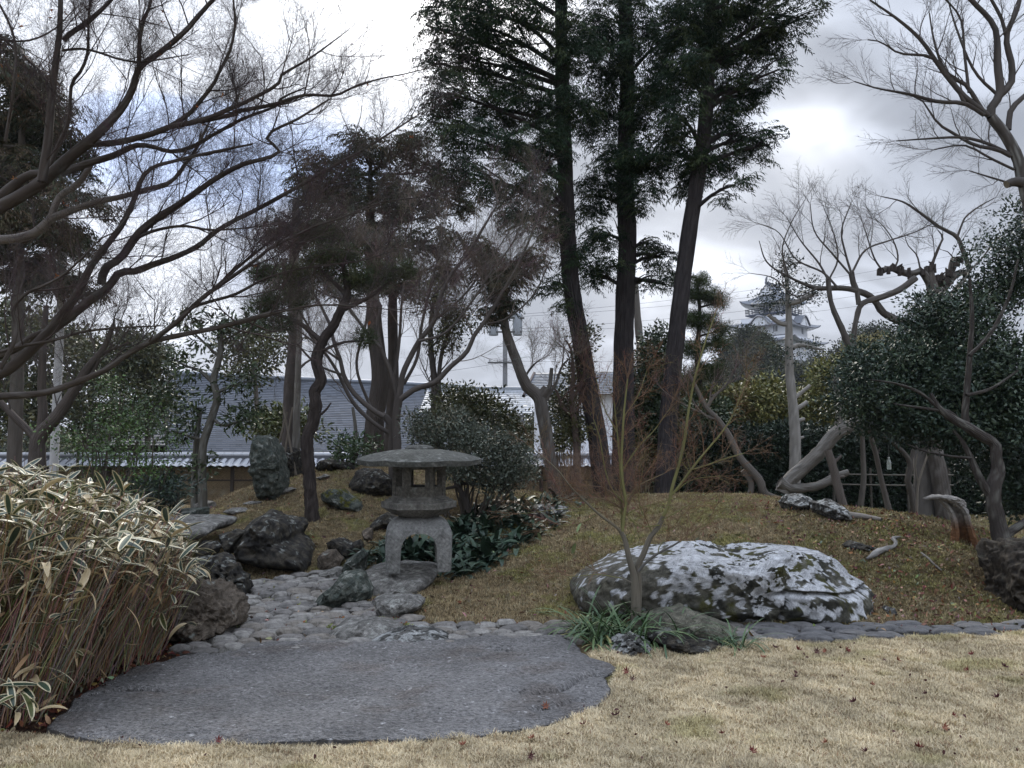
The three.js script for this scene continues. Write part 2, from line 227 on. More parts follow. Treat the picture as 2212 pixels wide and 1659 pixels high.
{
  const A = P(366, 808, 38), B = P(1010, 836, 49.5), C = P(360, 992, 33), E = P(1075, 985, 44);
  const t = thing('slate_roofed_hall', 'long hall with a blue-grey slate roof behind the earthen wall', 'building', V(-9, -0.95, -42));
  slateRoof(t, A, B, C, E, 44, [0.072, 0.080, 0.095], 'slate_courses');
  let mb = new MB(); tube(mb, [A.clone().add(V(-0.2, 0.05, 0.2)), B.clone().add(V(0.3, 0.05, -0.2))], [0.13, 0.13], 8, [0.20, 0.22, 0.25]); mb.build('ridge_cap', M.slate, t);
  mb = new MB(); const A2 = A.clone().add(V(-3, -4.2, -4)), B2 = B.clone().add(V(-3, -4.2, -4)); quadP(mb, B, B2, A2, A, [0.12, 0.14, 0.17]); mb.build('rear_roof', M.slate, t);
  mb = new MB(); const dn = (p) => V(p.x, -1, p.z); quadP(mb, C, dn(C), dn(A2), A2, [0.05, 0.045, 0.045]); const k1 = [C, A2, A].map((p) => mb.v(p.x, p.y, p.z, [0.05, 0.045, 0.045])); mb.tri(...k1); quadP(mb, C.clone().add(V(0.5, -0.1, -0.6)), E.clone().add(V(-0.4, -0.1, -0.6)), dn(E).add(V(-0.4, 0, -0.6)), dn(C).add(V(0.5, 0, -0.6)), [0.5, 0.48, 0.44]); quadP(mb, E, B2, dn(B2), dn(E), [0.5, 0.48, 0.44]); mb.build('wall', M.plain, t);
  mb = new MB(); tube(mb, [C.clone().add(V(0, -0.08, 0.12)), E.clone().add(V(0, -0.08, 0.12))], [0.09, 0.09], 8, [0.07, 0.07, 0.075]); mb.build('gutter', M.plain, t);
  const t2 = thing('low_shed', 'low dark shed with a grey roof left of the slate hall', 'building', V(-14.5, -0.95, -33));
  const a = P(225, 868, 33), b = P(352, 860, 34), c = P(235, 962, 29.5), e = P(356, 962, 31);
  slateRoof(t2, a, b, c, e, 18, [0.10, 0.11, 0.13], 'roof'); mb = new MB(); quadP(mb, c.clone().add(V(0.2, -0.05, -0.3)), e.clone().add(V(-0.2, -0.05, -0.3)), V(e.x - 0.2, -1, e.z - 0.3), V(c.x + 0.2, -1, c.z - 0.3), [0.06, 0.05, 0.045]); quadP(mb, e, b, V(b.x, -1, b.z), V(e.x, -1, e.z), [0.06, 0.05, 0.045]); quadP(mb, a, b, V(b.x, -1, b.z), V(a.x, -1, a.z), [0.06, 0.05, 0.045]); quadP(mb, a, c, V(c.x, -1, c.z), V(a.x, -1, a.z), [0.06, 0.05, 0.045]); mb.build('wall', M.plain, t2);
}
// ---------- houses right of the hall ----------
{
  const t = thing('tiled_house', 'low house with a pale grey tiled roof beside the utility pole', 'house', V(-2.5, -0.95, -40));
  const a = P(925, 838, 41), b = P(1145, 841, 40), c = P(905, 890, 38), e = P(1150, 893, 37);
  slateRoof(t, a, b, c, e, 12, [0.26, 0.275, 0.29], 'tile_courses'); let mb = new MB(); tube(mb, [a, b], [0.14, 0.14], 8, [0.2, 0.21, 0.22]); mb.build('ridge_cap', M.slate, t);
  const w = (p, dx, dz) => V(p.x + dx, p.y - 0.05, p.z + dz), lo = (p) => V(p.x, -1, p.z);
  mb = new MB(); const c1 = w(c, 0.4, -0.5), e1 = w(e, -0.4, -0.5), a1 = w(a, 0.4, -3), b1 = w(b, -0.4, -3); quadP(mb, c1, e1, lo(e1), lo(c1), [0.33, 0.34, 0.36]); quadP(mb, e1, b1, lo(b1), lo(e1), [0.35, 0.36, 0.37]); quadP(mb, c1, a1, lo(a1), lo(c1), [0.35, 0.36, 0.37]); mb.build('wall', M.plain, t);
  const F = frameOf(P(1065, 895, 36), 0); mb = new MB(); boxAt(mb, F, -0.6, 0.75, -0.08, 0.1, -0.3, 0.3, [0.7, 0.7, 0.72]); mb.build('canopy', M.plain, t); mb = new MB(); boxAt(mb, F, -0.7, 0.7, -1.4, -0.1, -0.3, 0.1, [0.12, 0.14, 0.18]); mb.build('shutter', M.slate, t);
}
{
  const D0 = 33, o = P(1166, 980, D0), F = frameOf(V(o.x, -0.95, -D0), -0.30), t = thing('white_house', 'white plastered house with a grey gabled roof behind the leaning tree', 'house', V(o.x, -0.95, -D0));
  const white = [0.74, 0.75, 0.78], y = (py) => P(1166, py, D0).y + 0.95, top = y(800), eave = y(838); let mb = new MB();
  const hw = 1.35, L = 5.6, q = (...pts) => quadP(mb, ...pts.map((p) => F(...p)), white);
  q([-0.25, 0, 0], [L, 0, 0], [L, eave - 0.2, 0], [-0.25, eave - 0.2, 0]); q([-0.25, 0, -2 * hw], [-0.25, 0, 0], [-0.25, eave - 0.2, 0], [-0.25, eave - 0.2, -2 * hw]); q([L, 0, 0], [L, 0, -2 * hw], [L, eave, -2 * hw], [L, eave, 0]);
  const k = [[-0.25, eave - 0.2, 0], [-0.25, top - 0.12, -hw], [-0.25, eave - 0.2, -2 * hw]].map((p) => { const r = F(...p); return mb.v(r.x, r.y, r.z, white); }); mb.tri(...k); mb.build('wall', M.plain, t);
  slateRoof(t, F(-0.6, top, -hw), F(L + 0.3, top, -hw), F(-0.6, eave - 0.35, 0.4), F(L + 0.3, eave - 0.35, 0.4), 14, [0.12, 0.135, 0.155], 'roof');
  slateRoof(t, F(-0.6, top, -hw), F(L + 0.3, top, -hw), F(-0.6, eave - 0.35, -2 * hw - 0.4), F(L + 0.3, eave - 0.35, -2 * hw - 0.4), 14, [0.12, 0.135, 0.155], 'rear_roof');
  mb = new MB(); boxAt(mb, F, -0.30, -0.22, top - 1.35, top - 0.55, -hw - 0.14, -hw + 0.14, [0.05, 0.05, 0.06]); mb.build('gable_vent', M.plain, t);
  mb = new MB(); tube(mb, [F(-0.62, eave - 0.38, 0.42), F(-0.62, top - 0.02, -hw), F(-0.62, eave - 0.38, -2 * hw - 0.42)], [0.09, 0.09, 0.09], 6, [0.06, 0.05, 0.05]); mb.build('bargeboard', M.plain, t);
  for (const x of [1.0, 2.6]) { mb = new MB(); boxAt(mb, F, x, x + 0.08, 0, eave - 0.3, 0.0, 0.05, [0.08, 0.075, 0.075]); mb.build('timber_post', M.plain, t); }
  mb = new MB(); boxAt(mb, F, -2.4, L, 1.35, 1.55, -1, 0.7, [0.55, 0.57, 0.6]); mb.build('lean_to_roof', M.slate, t); mb = new MB(); boxAt(mb, F, -2.2, -0.26, 0, 1.35, -1, 0.3, [0.66, 0.68, 0.72]); mb.build('lean_to_wall', M.plain, t);
}
// ---------- utility pole, wires ----------
const PD = 45, poleTop = P(1091, 668, PD);
{
  const o = P(1091, 900, PD), t = thing('utility_pole', 'concrete utility pole with a grey transformer and crossarms above the roofs', 'utility pole', V(o.x, -0.95, -PD));
  let mb = new MB(); tube(mb, [V(o.x, -0.95, -PD), V(o.x, poleTop.y, -PD)], [0.19, 0.12], 14, [0.22, 0.22, 0.22]); mb.build('pole', M.plain, t);
  for (const [y, l] of [[688, 1.7], [718, 1.5], [784, 1.5]]) { mb = new MB(); const q = P(1091, y, PD); boxAt(mb, frameOf(q, 0), -l * 0.7, l * 0.7, -0.05, 0.05, 0.14, 0.24, [0.12, 0.12, 0.12]); mb.build('crossarm', M.plain, t); for (const s of [-0.62, -0.3, 0.3, 0.62]) { mb = new MB(); const b = q.clone().add(V(s * l, 0.05, 0.19)); tube(mb, [b, b.clone().add(V(0, 0.08, 0)), b.clone().add(V(0, 0.16, 0)), b.clone().add(V(0, 0.2, 0))], [0.02, 0.05, 0.04, 0.01], 8, [0.5, 0.5, 0.5]); mb.build('insulator', M.plain, t); } }
  for (const [x, s] of [[1118, 1], [1066, 0.55]]) { mb = new MB(); const b = P(x, 725, PD); tube(mb, [b, b.clone().add(V(0, 0.02, 0)), b.clone().add(V(0, 1.1 * s + 0.15, 0)), b.clone().add(V(0, 1.1 * s + 0.25, 0)), b.clone().add(V(0, 1.1 * s + 0.26, 0))], [0.02, 0.29, 0.29, 0.2, 0.01], 16, [0.30, 0.32, 0.34]); for (const a of [-0.15, 0.15]) tube(mb, [b.clone().add(V(a, 1.1 * s + 0.2, 0)), b.clone().add(V(a, 1.1 * s + 0.5, 0))], [0.05, 0.02], 6, [0.1, 0.1, 0.1]); mb.build('transformer', M.plain, t); }
  const ends = [[688, 2260, 505, 60], [690, 2260, 530, 60], [718, 2260, 560, 55], [722, 2260, 590, 55], [784, 1900, 720, 70], [688, -60, 640, 50], [718, -60, 700, 50], [784, -60, 845, 40]];
  ends.forEach(([y, x1, y1, d1], i) => { const a = P(1091, y, PD).add(V(i % 2 ? 0.5 : -0.5, 0.12, 0.2)), b = P(x1, y1, d1), m2 = new MB(), pts = []; for (let k = 0; k <= 14; k++) { const u = k / 14, p = a.clone().lerp(b, u); p.y -= 0.9 * 4 * u * (1 - u); pts.push(p); } tube(m2, pts, pts.map(() => 0.008), 4, [0.05, 0.05, 0.055]); const w = m2.build('overhead_wire', M.plain); tag(w, ['uppermost', 'second', 'third', 'fourth', 'lowest'][i < 5 ? i : i - 5] + (i < 5 ? ' overhead wire running from the pole towards the right' : ' overhead wire running from the pole towards the left'), 'wire'); });
  const t2 = thing('concrete_pole', 'pale concrete pole behind the forked trunk at far left', 'utility pole', V(P(118, 985, 15).x, -0.4, -15)), c0 = P(116, 1010, 15), c1 = P(119, 420, 15); mb = new MB(); tube(mb, [V(c0.x, -0.6, -15), V(c0.x, c1.y, -15)], [0.085, 0.07], 12, [0.42, 0.42, 0.42]); mb.build('shaft', M.plain, t2); mb = new MB(); const br = P(118, 700, 15); boxAt(mb, frameOf(V(c0.x, br.y, -15), 0), -0.1, 0.1, -0.03, 0.03, -0.1, 0.1, [0.2, 0.2, 0.2]); mb.build('band', M.plain, t2);
}
// ---------- castle keep on its hill ----------
{
  const CD = 150, yy = (py) => P(1674, py, CD).y, o = P(1674, 785, CD), F = frameOf(V(o.x, 0, -CD), 0.78), t = thing('castle_keep', 'white three-tiered castle keep with grey tiled roofs on the far hill', 'castle', V(o.x, yy(800), -CD));
  const white = [0.78, 0.79, 0.82], tile = [0.15, 0.16, 0.18]; let mb;
  const walls = (name, s, y0, y1) => { mb = new MB(); boxAt(mb, F, -s / 2, s / 2, y0, y1, -s / 2, s / 2, white); return mb.build(name, M.plain, t); };
  // a hipped roof with lifted corners: eave half-side e at height ye, top half-side i at height yi
  const hip = (name, e, i, ye, yi, lift) => {
    mb = new MB(); const N = 16, Mv = 8;
    for (let s = 0; s < 4; s++) { const ca = Math.cos(s * Math.PI / 2), sa = Math.sin(s * Math.PI / 2), st = mb.n; for (let b = 0; b <= Mv; b++) for (let a = 0; a <= N; a++) { const v = b / Mv, u = a / N * 2 - 1, half = lerp(e, i, v), x = u * half, z = half, h = lerp(ye, yi, Math.pow(v, 1.25)) + lift * Math.pow(Math.abs(u), 4) * (1 - v) ** 2, p = F(x * ca + z * sa, h, -x * sa + z * ca); mb.v(p.x, p.y, p.z, tile.map((q) => q * (a % 2 ? 1.25 : 0.85)), a, b); } for (let b = 0; b < Mv; b++) for (let a = 0; a < N; a++) { const k = st + b * (N + 1) + a; mb.quad(k, k + 1, k + N + 2, k + N + 1); }
      const s2 = mb.n; for (let b = 0; b <= 1; b++) for (let a = 0; a <= N; a++) { const u = a / N * 2 - 1, half = b ? e - 1.2 : e, p = F(u * half * ca + half * sa, (b ? ye + 0.05 : ye - 0.18) + lift * Math.pow(Math.abs(u), 4) * (b ? 0.6 : 1), -u * half * sa + half * ca); mb.v(p.x, p.y, p.z, white); } for (let a = 0; a < N; a++) mb.quad(s2 + a, s2 + a + N + 1, s2 + a + N + 2, s2 + a + 1);
      const s3 = mb.n; for (let b = 0; b <= 1; b++) for (let a = 0; a <= N; a++) { const u = a / N * 2 - 1, p = F(u * e * ca + e * sa, ye + (b ? 0.02 : -0.18) + lift * Math.pow(Math.abs(u), 4), -u * e * sa + e * ca); mb.v(p.x, p.y, p.z, [0.1, 0.1, 0.11]); } for (let a = 0; a < N; a++) mb.quad(s3 + a, s3 + a + 1, s3 + a + N + 2, s3 + a + N + 1); }
    return mb.build(name, M.plain, t);
  };
  mb = new MB(); { const s0 = 7.6, s1 = 6.6; const c = [[-1, 1], [1, 1], [1, -1], [-1, -1]]; for (let k = 0; k < 4; k++) { const [a, b] = c[k], [e, f] = c[(k + 1) % 4]; for (let r = 0; r < 5; r++) for (let q = 0; q < 10; q++) { const h = (v) => lerp(s0, s1, v), v0 = r / 5, v1 = (r + 0.94) / 5, u0 = (q + (r % 2) * 0.4) / 10, u1 = u0 + 0.094, at = (u, v) => F(lerp(a, e, Math.min(1, u)) * h(v), lerp(yy(785) - 5, yy(785), v), lerp(b, f, Math.min(1, u)) * h(v)), g = 0.17 * (1 + 0.3 * n3(r, q, k)); quadP(mb, at(u0, v0), at(u1, v0), at(u1, v1), at(u0, v1), [g, g, g * 0.96]); } } boxAt(mb, F, -6.5, 6.5, yy(785) - 6, yy(785) - 0.02, -6.5, 6.5, [0.09, 0.09, 0.085]); mb.build('stone_base', M.plain, t); }
  const w3 = walls('lower_wall', 12.4, yy(785), yy(735)), w2 = walls('middle_wall', 9.6, yy(735), yy(690)), w1 = walls('upper_wall', 5.6, yy(690), yy(655));
  hip('lower_roof', 7.9, 4.7, yy(747), yy(730), 0.8); hip('middle_roof', 6.8, 2.8, yy(712), yy(686), 0.9); const tr = hip('upper_roof', 4.9, 1.5, yy(661), yy(634), 1.0);
  // gabled ridge of the top roof
  { mb = new MB(); const yb = yy(640), yt = yy(617), L = 3.0, w = 1.9, q = (...pts) => quadP(mb, ...pts.map((p) => F(...p)), tile); q([-L, yt, 0], [-L, yb, w], [L, yb, w], [L, yt, 0]); q([L, yt, 0], [L, yb, -w], [-L, yb, -w], [-L, yt, 0]); const gab = (x) => { const k = [[x, yt, 0], [x, yb, w], [x, yb, -w]].map((p) => { const r = F(...p); return mb.v(r.x, r.y, r.z, white); }); mb.tri(...k); }; gab(-L + 0.25); gab(L - 0.25); mb.build('gable_roof', M.plain, t); mb = new MB(); boxAt(mb, F, -L - 0.1, L + 0.1, yt - 0.05, yt + 0.4, -0.22, 0.22, tile); mb.build('ridge', M.plain, t); for (const s of [-1, 1]) { mb = new MB(); const b = F(s * (L - 0.1), yt + 0.35, 0); tube(mb, [b, b.clone().add(V(0, 0.5, 0)), b.clone().add(V(-s * 0.15, 1.0, 0)), b.clone().add(V(-s * 0.4, 1.3, 0))], [0.2, 0.24, 0.16, 0.03], 8, [0.14, 0.15, 0.16]); mb.build('ridge_ornament', M.plain, t); } }
  // curved dormer gables on the middle roof
  for (let s = 0; s < 4; s++) { mb = new MB(); const ca = Math.cos(s * Math.PI / 2), sa = Math.sin(s * Math.PI / 2), at = (x, y, z) => F(x * ca + z * sa, y, -x * sa + z * ca), pr = (u) => yy(708) + 1.9 * Math.pow(Math.cos(u * Math.PI / 2), 1.5); for (let a = 0; a < 14; a++) { const u0 = a / 7 - 1, u1 = (a + 1) / 7 - 1; quadP(mb, at(u0 * 2.6, pr(u0), 6.7), at(u1 * 2.6, pr(u1), 6.7), at(u1 * 2.6, pr(u1), 3.2), at(u0 * 2.6, pr(u0), 3.2), tile); quadP(mb, at(u0 * 2.3, yy(712), 6.4), at(u1 * 2.3, yy(712), 6.4), at(u1 * 2.3, pr(u1) - 0.3, 6.4), at(u0 * 2.3, pr(u0) - 0.3, 6.4), white); quadP(mb, at(u0 * 2.6, pr(u0) - 0.25, 6.7), at(u1 * 2.6, pr(u1) - 0.25, 6.7), at(u1 * 2.6, pr(u1), 6.7), at(u0 * 2.6, pr(u0), 6.7), [0.4, 0.4, 0.42]); } mb.build('dormer_gable', M.plain, t); }
  // balcony
  mb = new MB(); boxAt(mb, F, -4.1, 4.1, yy(684), yy(681.5), -4.1, 4.1, [0.06, 0.07, 0.1]); mb.build('balcony_floor', M.plain, t);
  for (let s = 0; s < 4; s++) { mb = new MB(); const ca = Math.cos(s * Math.PI / 2), sa = Math.sin(s * Math.PI / 2), at = (x, y, z) => F(x * ca + z * sa, y, -x * sa + z * ca), f0 = yy(681.5); for (const h of [0.4, 0.75, 1.1]) tube(mb, [at(-4.2, f0 + h, 4.0), at(4.2, f0 + h, 4.0)], [0.07, 0.07], 5, [0.05, 0.06, 0.09]); for (let x = -4; x <= 4; x += 1.33) tube(mb, [at(x, f0, 4.0), at(x, f0 + 1.15, 4.0)], [0.07, 0.07], 5, [0.05, 0.06, 0.09]); mb.build('railing', M.plain, t); }
  for (let s = 0; s < 4; s++) { const ca = Math.cos(s * Math.PI / 2), sa = Math.sin(s * Math.PI / 2); const win = (x, y, w, h, half) => { mb = new MB(); const G2 = (a, b, c) => F(a * ca + c * sa, b, -a * sa + c * ca); boxAt(mb, G2, x - w / 2, x + w / 2, y - h / 2, y + h / 2, half, half + 0.06, [0.09, 0.095, 0.11]); const f = mb.build('window', M.plain, t); for (const k of [-0.17, 0.17]) { mb = new MB(); boxAt(mb, G2, x + k * w - 0.05, x + k * w + 0.05, y - h / 2, y + h / 2, half + 0.06, half + 0.12, white); mb.build('bar', M.plain, f); } }; for (const x of [-3.2, -1.9, 1.9, 3.2]) win(x, yy(774), 0.75, 1.1, 6.2); win(-2.6, yy(718), 0.8, 1.1, 4.8); win(2.6, yy(718), 0.8, 1.1, 4.8); win(0, yy(671), 1.6, 1.6, 2.8); }
}
// ---------- rocks ----------
const icoCache = {};
function ico(detail) { if (!icoCache[detail]) { const g = new THREE.IcosahedronGeometry(1, detail); g.deleteAttribute('uv'); g.deleteAttribute('normal'); icoCache[detail] = mergeVertices(g, 1e-5); } return icoCache[detail]; }
function polar(poly) {
  let x0 = 1e9, x1 = -1e9, y0 = 1e9, y1 = -1e9; for (const [x, y] of poly) { x0 = Math.min(x0, x); x1 = Math.max(x1, x); y0 = Math.min(y0, y); y1 = Math.max(y1, y); }
  const cx = (x0 + x1) / 2, cy = (y0 + y1) / 2, N = 256, R = new Float64Array(N);
  for (let k = 0; k < N; k++) { const a = k / N * Math.PI * 2, dx = Math.cos(a), dy = -Math.sin(a); let best = 0; for (let i = 0, j = poly.length - 1; i < poly.length; j = i++) { const [ax, ay] = poly[j], [bx, by] = poly[i], ex = bx - ax, ey = by - ay, den = dx * ey - dy * ex; if (Math.abs(den) < 1e-9) continue; const t = ((ax - cx) * ey - (ay - cy) * ex) / den, u = ((ax - cx) * dy - (ay - cy) * dx) / den; if (t > 0 && u >= -1e-6 && u <= 1 + 1e-6) best = Math.max(best, t); } R[k] = best || 1; }
  const S = new Float64Array(N); for (let k = 0; k < N; k++) S[k] = (R[(k + N - 2) % N] + 2 * R[(k + N - 1) % N] + 3 * R[k] + 2 * R[(k + 1) % N] + R[(k + 2) % N]) / 9;
  return { cx, cy, x0, x1, y0, y1, at: (a) => { let q = a / (Math.PI * 2) * N; q = (q % N + N) % N; const i = Math.floor(q), f = q - i; return lerp(S[i], S[(i + 1) % N], f); } };
}
const mix3 = (a, b, t) => [lerp(a[0], b[0], t), lerp(a[1], b[1], t), lerp(a[2], b[2], t)];
const STONE = {
  dark: { base: [0.040, 0.038, 0.035], alt: [0.088, 0.078, 0.062], lich: [0.27, 0.28, 0.26], amt: 0.44, up: 0.3 },
  black: { base: [0.036, 0.031, 0.026], alt: [0.075, 0.062, 0.048], lich: [0.09, 0.085, 0.07], amt: 0.45, up: 0.2 },
  brown: { base: [0.125, 0.102, 0.08], alt: [0.18, 0.15, 0.12], lich: [0.22, 0.24, 0.22], amt: 0.5, up: 0.1 },
  green: { base: [0.085, 0.10, 0.088], alt: [0.13, 0.14, 0.12], lich: [0.30, 0.31, 0.28], amt: 0.33, up: 0.2 },
  grey: { base: [0.19, 0.183, 0.17], alt: [0.29, 0.28, 0.26], lich: [0.40, 0.40, 0.37], amt: 0.36, up: 0.2 },
  pale: { base: [0.06, 0.06, 0.057], alt: [0.17, 0.165, 0.155], lich: [0.47, 0.48, 0.47], amt: 0.12, up: 0.2 },
  olive: { base: [0.15, 0.145, 0.115], alt: [0.20, 0.19, 0.15], lich: [0.3, 0.31, 0.27], amt: 0.5, up: 0.1 },
};
function rock(name, label, poly, o) {
  const q = polar(poly), rnd0 = rngOf(o.seed * 7919 + 13), foot = G(q.cx, q.y1), d = o.d ?? -foot.z + o.thick * 0.4, s = d / FOC, C = P(q.cx, q.cy, d), half = o.thick / 2, src = ico(o.detail ?? 34), n = src.attributes.position.count, pos = new Float32Array(n * 3), size = Math.sqrt((q.x1 - q.x0) * (q.y1 - q.y0)) * s;
  const planes = Array.from({ length: o.facets ?? 9 }, () => { const v = V(rnd(rnd0, -1, 1), rnd(rnd0, -0.9, 1), rnd(rnd0, -0.3, 1.1)).normalize(); return [v, rnd(rnd0, 0.62, 0.9)]; });
  const sink = o.sink ?? 0.18, pw = 2 / Math.min(0.95, (o.k ?? 0.8) * 1.08), off = rnd0() * 50, u = V(0, 0, 0), rough = (o.rough ?? 0.07) * size, f1 = (o.freq ?? 1.5) / size, str = o.strata ?? 1;
  for (let i = 0; i < n; i++) {
    u.fromBufferAttribute(src.attributes.position, i);
    for (const [v, off2] of planes) { const e = u.dot(v) - off2; if (e > 0) u.addScaledVector(v, -e * 0.8); }
    const a = Math.atan2(u.y, u.x), r0 = Math.hypot(u.x, u.y), len = Math.hypot(r0, u.z), sq = len / Math.pow(Math.pow(r0 / len, pw) + Math.pow(Math.abs(u.z) / len, pw), 1 / pw) / len, rho = r0 * sq, R = q.at(a); let x = Math.cos(a) * R * rho * s, y = Math.sin(a) * R * rho * s, z = u.z * sq * half; if (y < 0) y *= 1 + sink;
    const wx = C.x + x + off, wy = C.y + y, wz = C.z + z; let m = rough * (fbm(wx * f1, wy * f1 * str, wz * f1, 4) * 0.9 + 0.55 * ridge(wx * f1 * 1.7, wy * f1 * 1.7 * str, wz * f1 * 1.7, 3) - 0.2) + rough * 0.22 * fbm(wx * f1 * 7, wy * f1 * 7 * str, wz * f1 * 7, 3);
    if (o.pit) m -= rough * 1.6 * sstep(0.25, 0.6, n3b(wx * o.pit / size, wy * o.pit / size, wz * o.pit / size));
    const inv = 1 / Math.max(0.2, Math.hypot(u.x, u.y, u.z)), fr = Math.min(1, 1.25 * Math.abs(u.z) + 0.25);
    if (o.shape) { const e = o.shape(x / (R * s || 1), y / ((q.y1 - q.y0) / 2 * s), u.z, x, y); x += e[0]; y += e[1]; z += e[2]; }
    pos[3 * i] = C.x + x + u.x * inv * m * fr; pos[3 * i + 1] = C.y + y + u.y * inv * m * fr; pos[3 * i + 2] = C.z + z + u.z * inv * m;
  }
  const g = new THREE.BufferGeometry(); g.setAttribute('position', new THREE.BufferAttribute(pos, 3)); g.setIndex(src.index); g.computeVertexNormals();
  const S = STONE[o.kind ?? 'dark'], N = g.attributes.normal, col = new Float32Array(n * 3), uv = new Float32Array(n * 2), fc = 1 / Math.max(0.25, size * 0.5);
  for (let i = 0; i < n; i++) {
    const x = pos[3 * i], y = pos[3 * i + 1], z = pos[3 * i + 2], X = x + off, a = fbm(X * 3.2 * fc, y * 3.2 * fc, z * 3.2 * fc, 4), b = fbm(X * 14, y * 14, z * 14, 3);
    let c = mix3(S.base, S.alt, sstep(-0.25, 0.35, a)); c = c.map((e) => e * (1 + 0.5 * b));
    if (o.color) c = o.color(c, x, y, z, N.getX(i), N.getY(i), N.getZ(i), off);
    else { const l = fbm(X * 6 + 30, y * 6, z * 6, 4) + 0.35 * n3b(X * 22, y * 22, z * 22) * 0.6 + S.up * (N.getY(i) - 0.5); c = mix3(c, S.lich.map((e) => e * (1 + 0.35 * b)), 0.85 * sstep(S.amt - 0.06, S.amt + 0.1, l)); if (o.moss) { const mm = fbm(X * 5 + 60, y * 5, z * 5, 3) + 0.45 * N.getY(i); c = mix3(c, [0.10, 0.10, 0.022].map((e) => e * (1 + b)), sstep(o.moss, o.moss + 0.15, mm)); } }
    col[3 * i] = c[0]; col[3 * i + 1] = c[1]; col[3 * i + 2] = c[2]; uv[2 * i] = x * 0.8 + z * 0.6; uv[2 * i + 1] = y * 0.9 + z * 0.45;
  }
  g.setAttribute('color', new THREE.BufferAttribute(col, 3)); g.setAttribute('uv', new THREE.BufferAttribute(uv, 2));
  return tag(part(name, g, M.rock), label, o.cat ?? 'rock', o.group);
}
// the great lichen-covered boulder
{
  const poly = [[1238, 1290], [1250, 1256], [1284, 1232], [1335, 1212], [1400, 1198], [1480, 1187], [1570, 1184], [1680, 1189], [1770, 1197], [1822, 1216], [1852, 1240], [1900, 1256], [1930, 1300], [1945, 1340], [1928, 1357], [1750, 1357], [1600, 1356], [1500, 1350], [1400, 1340], [1300, 1325], [1262, 1308]];
  rock('boulder', 'large low boulder blotched with white lichen on the right mound', poly, {
    thick: 1.75, seed: 3, detail: 138, facets: 9, rough: 0.05, freq: 2.2, k: 0.55, cat: 'boulder', sink: 0.1,
    shape: (x, y, uz, mx, my) => { const lx = mx + 0.12 * n3(mx * 2, my * 2, 1), up = sstep(0.02, 0.10, my - 0.06 * Math.sin(mx * 4)), right = sstep(0.1, 0.5, lx); const crack = Math.exp(-(((my - 0.05 - 0.03 * Math.sin(mx * 5)) / 0.018) ** 2)) * sstep(0.05, 0.25, lx); const crack2 = Math.exp(-(((mx - 0.22 - my * 0.35) / 0.02) ** 2)) * (1 - up); return [0, 0, uz > 0 ? -up * right * 0.30 * uz - crack * 0.10 - crack2 * 0.08 - sstep(-0.06, -0.25, my) * (1 - right) * 0.22 * uz : 0]; },
    color: (c, x, y, z, nx, ny, nz, off) => {
      const dome = sstep(0.9, 1.6, x), b = fbm(x * 16, y * 16, z * 16, 3);
      let l = fbm(x * 2.3 + 5, y * 2.6, z * 2.3, 3) * 0.6 + 0.85 * fbm(x * 6.5 + 3, y * 6.5, z * 6.5, 4) + 0.34 * ny - 0.34 + 0.22 * dome + 0.22 * n3(x * 1.7 + 2, y * 2.4, z * 1.7) + 0.1 * n3b(x * 30, y * 30, z * 30);
      c = mix3([0.05, 0.05, 0.042], [0.13, 0.125, 0.10], sstep(-0.3, 0.3, fbm(x * 4, y * 4 + 9, z * 4, 4))).map((e) => e * (1 + 0.5 * b));
      c = mix3(c, [0.075, 0.075, 0.02], 0.8 * sstep(0.1, 0.3, fbm(x * 3 + 40, y * 3, z * 3, 4)));
      if (x < 1.45) { l -= 0.35 * sstep(1.45, 0.9, x); const spot = n3b(x * 7, y * 7, z * 7); l = Math.max(l, (spot - 0.42) * 1.6); c = mix3(c, [0.15, 0.14, 0.115].map((e) => e * (1 + 0.5 * b)), 0.8 * sstep(1.45, 1.0, x)); }
      return mix3(c, [0.56, 0.57, 0.59].map((e) => e * (1 + 0.22 * b)), sstep(0.0, 0.028, l));
    },
  });
}
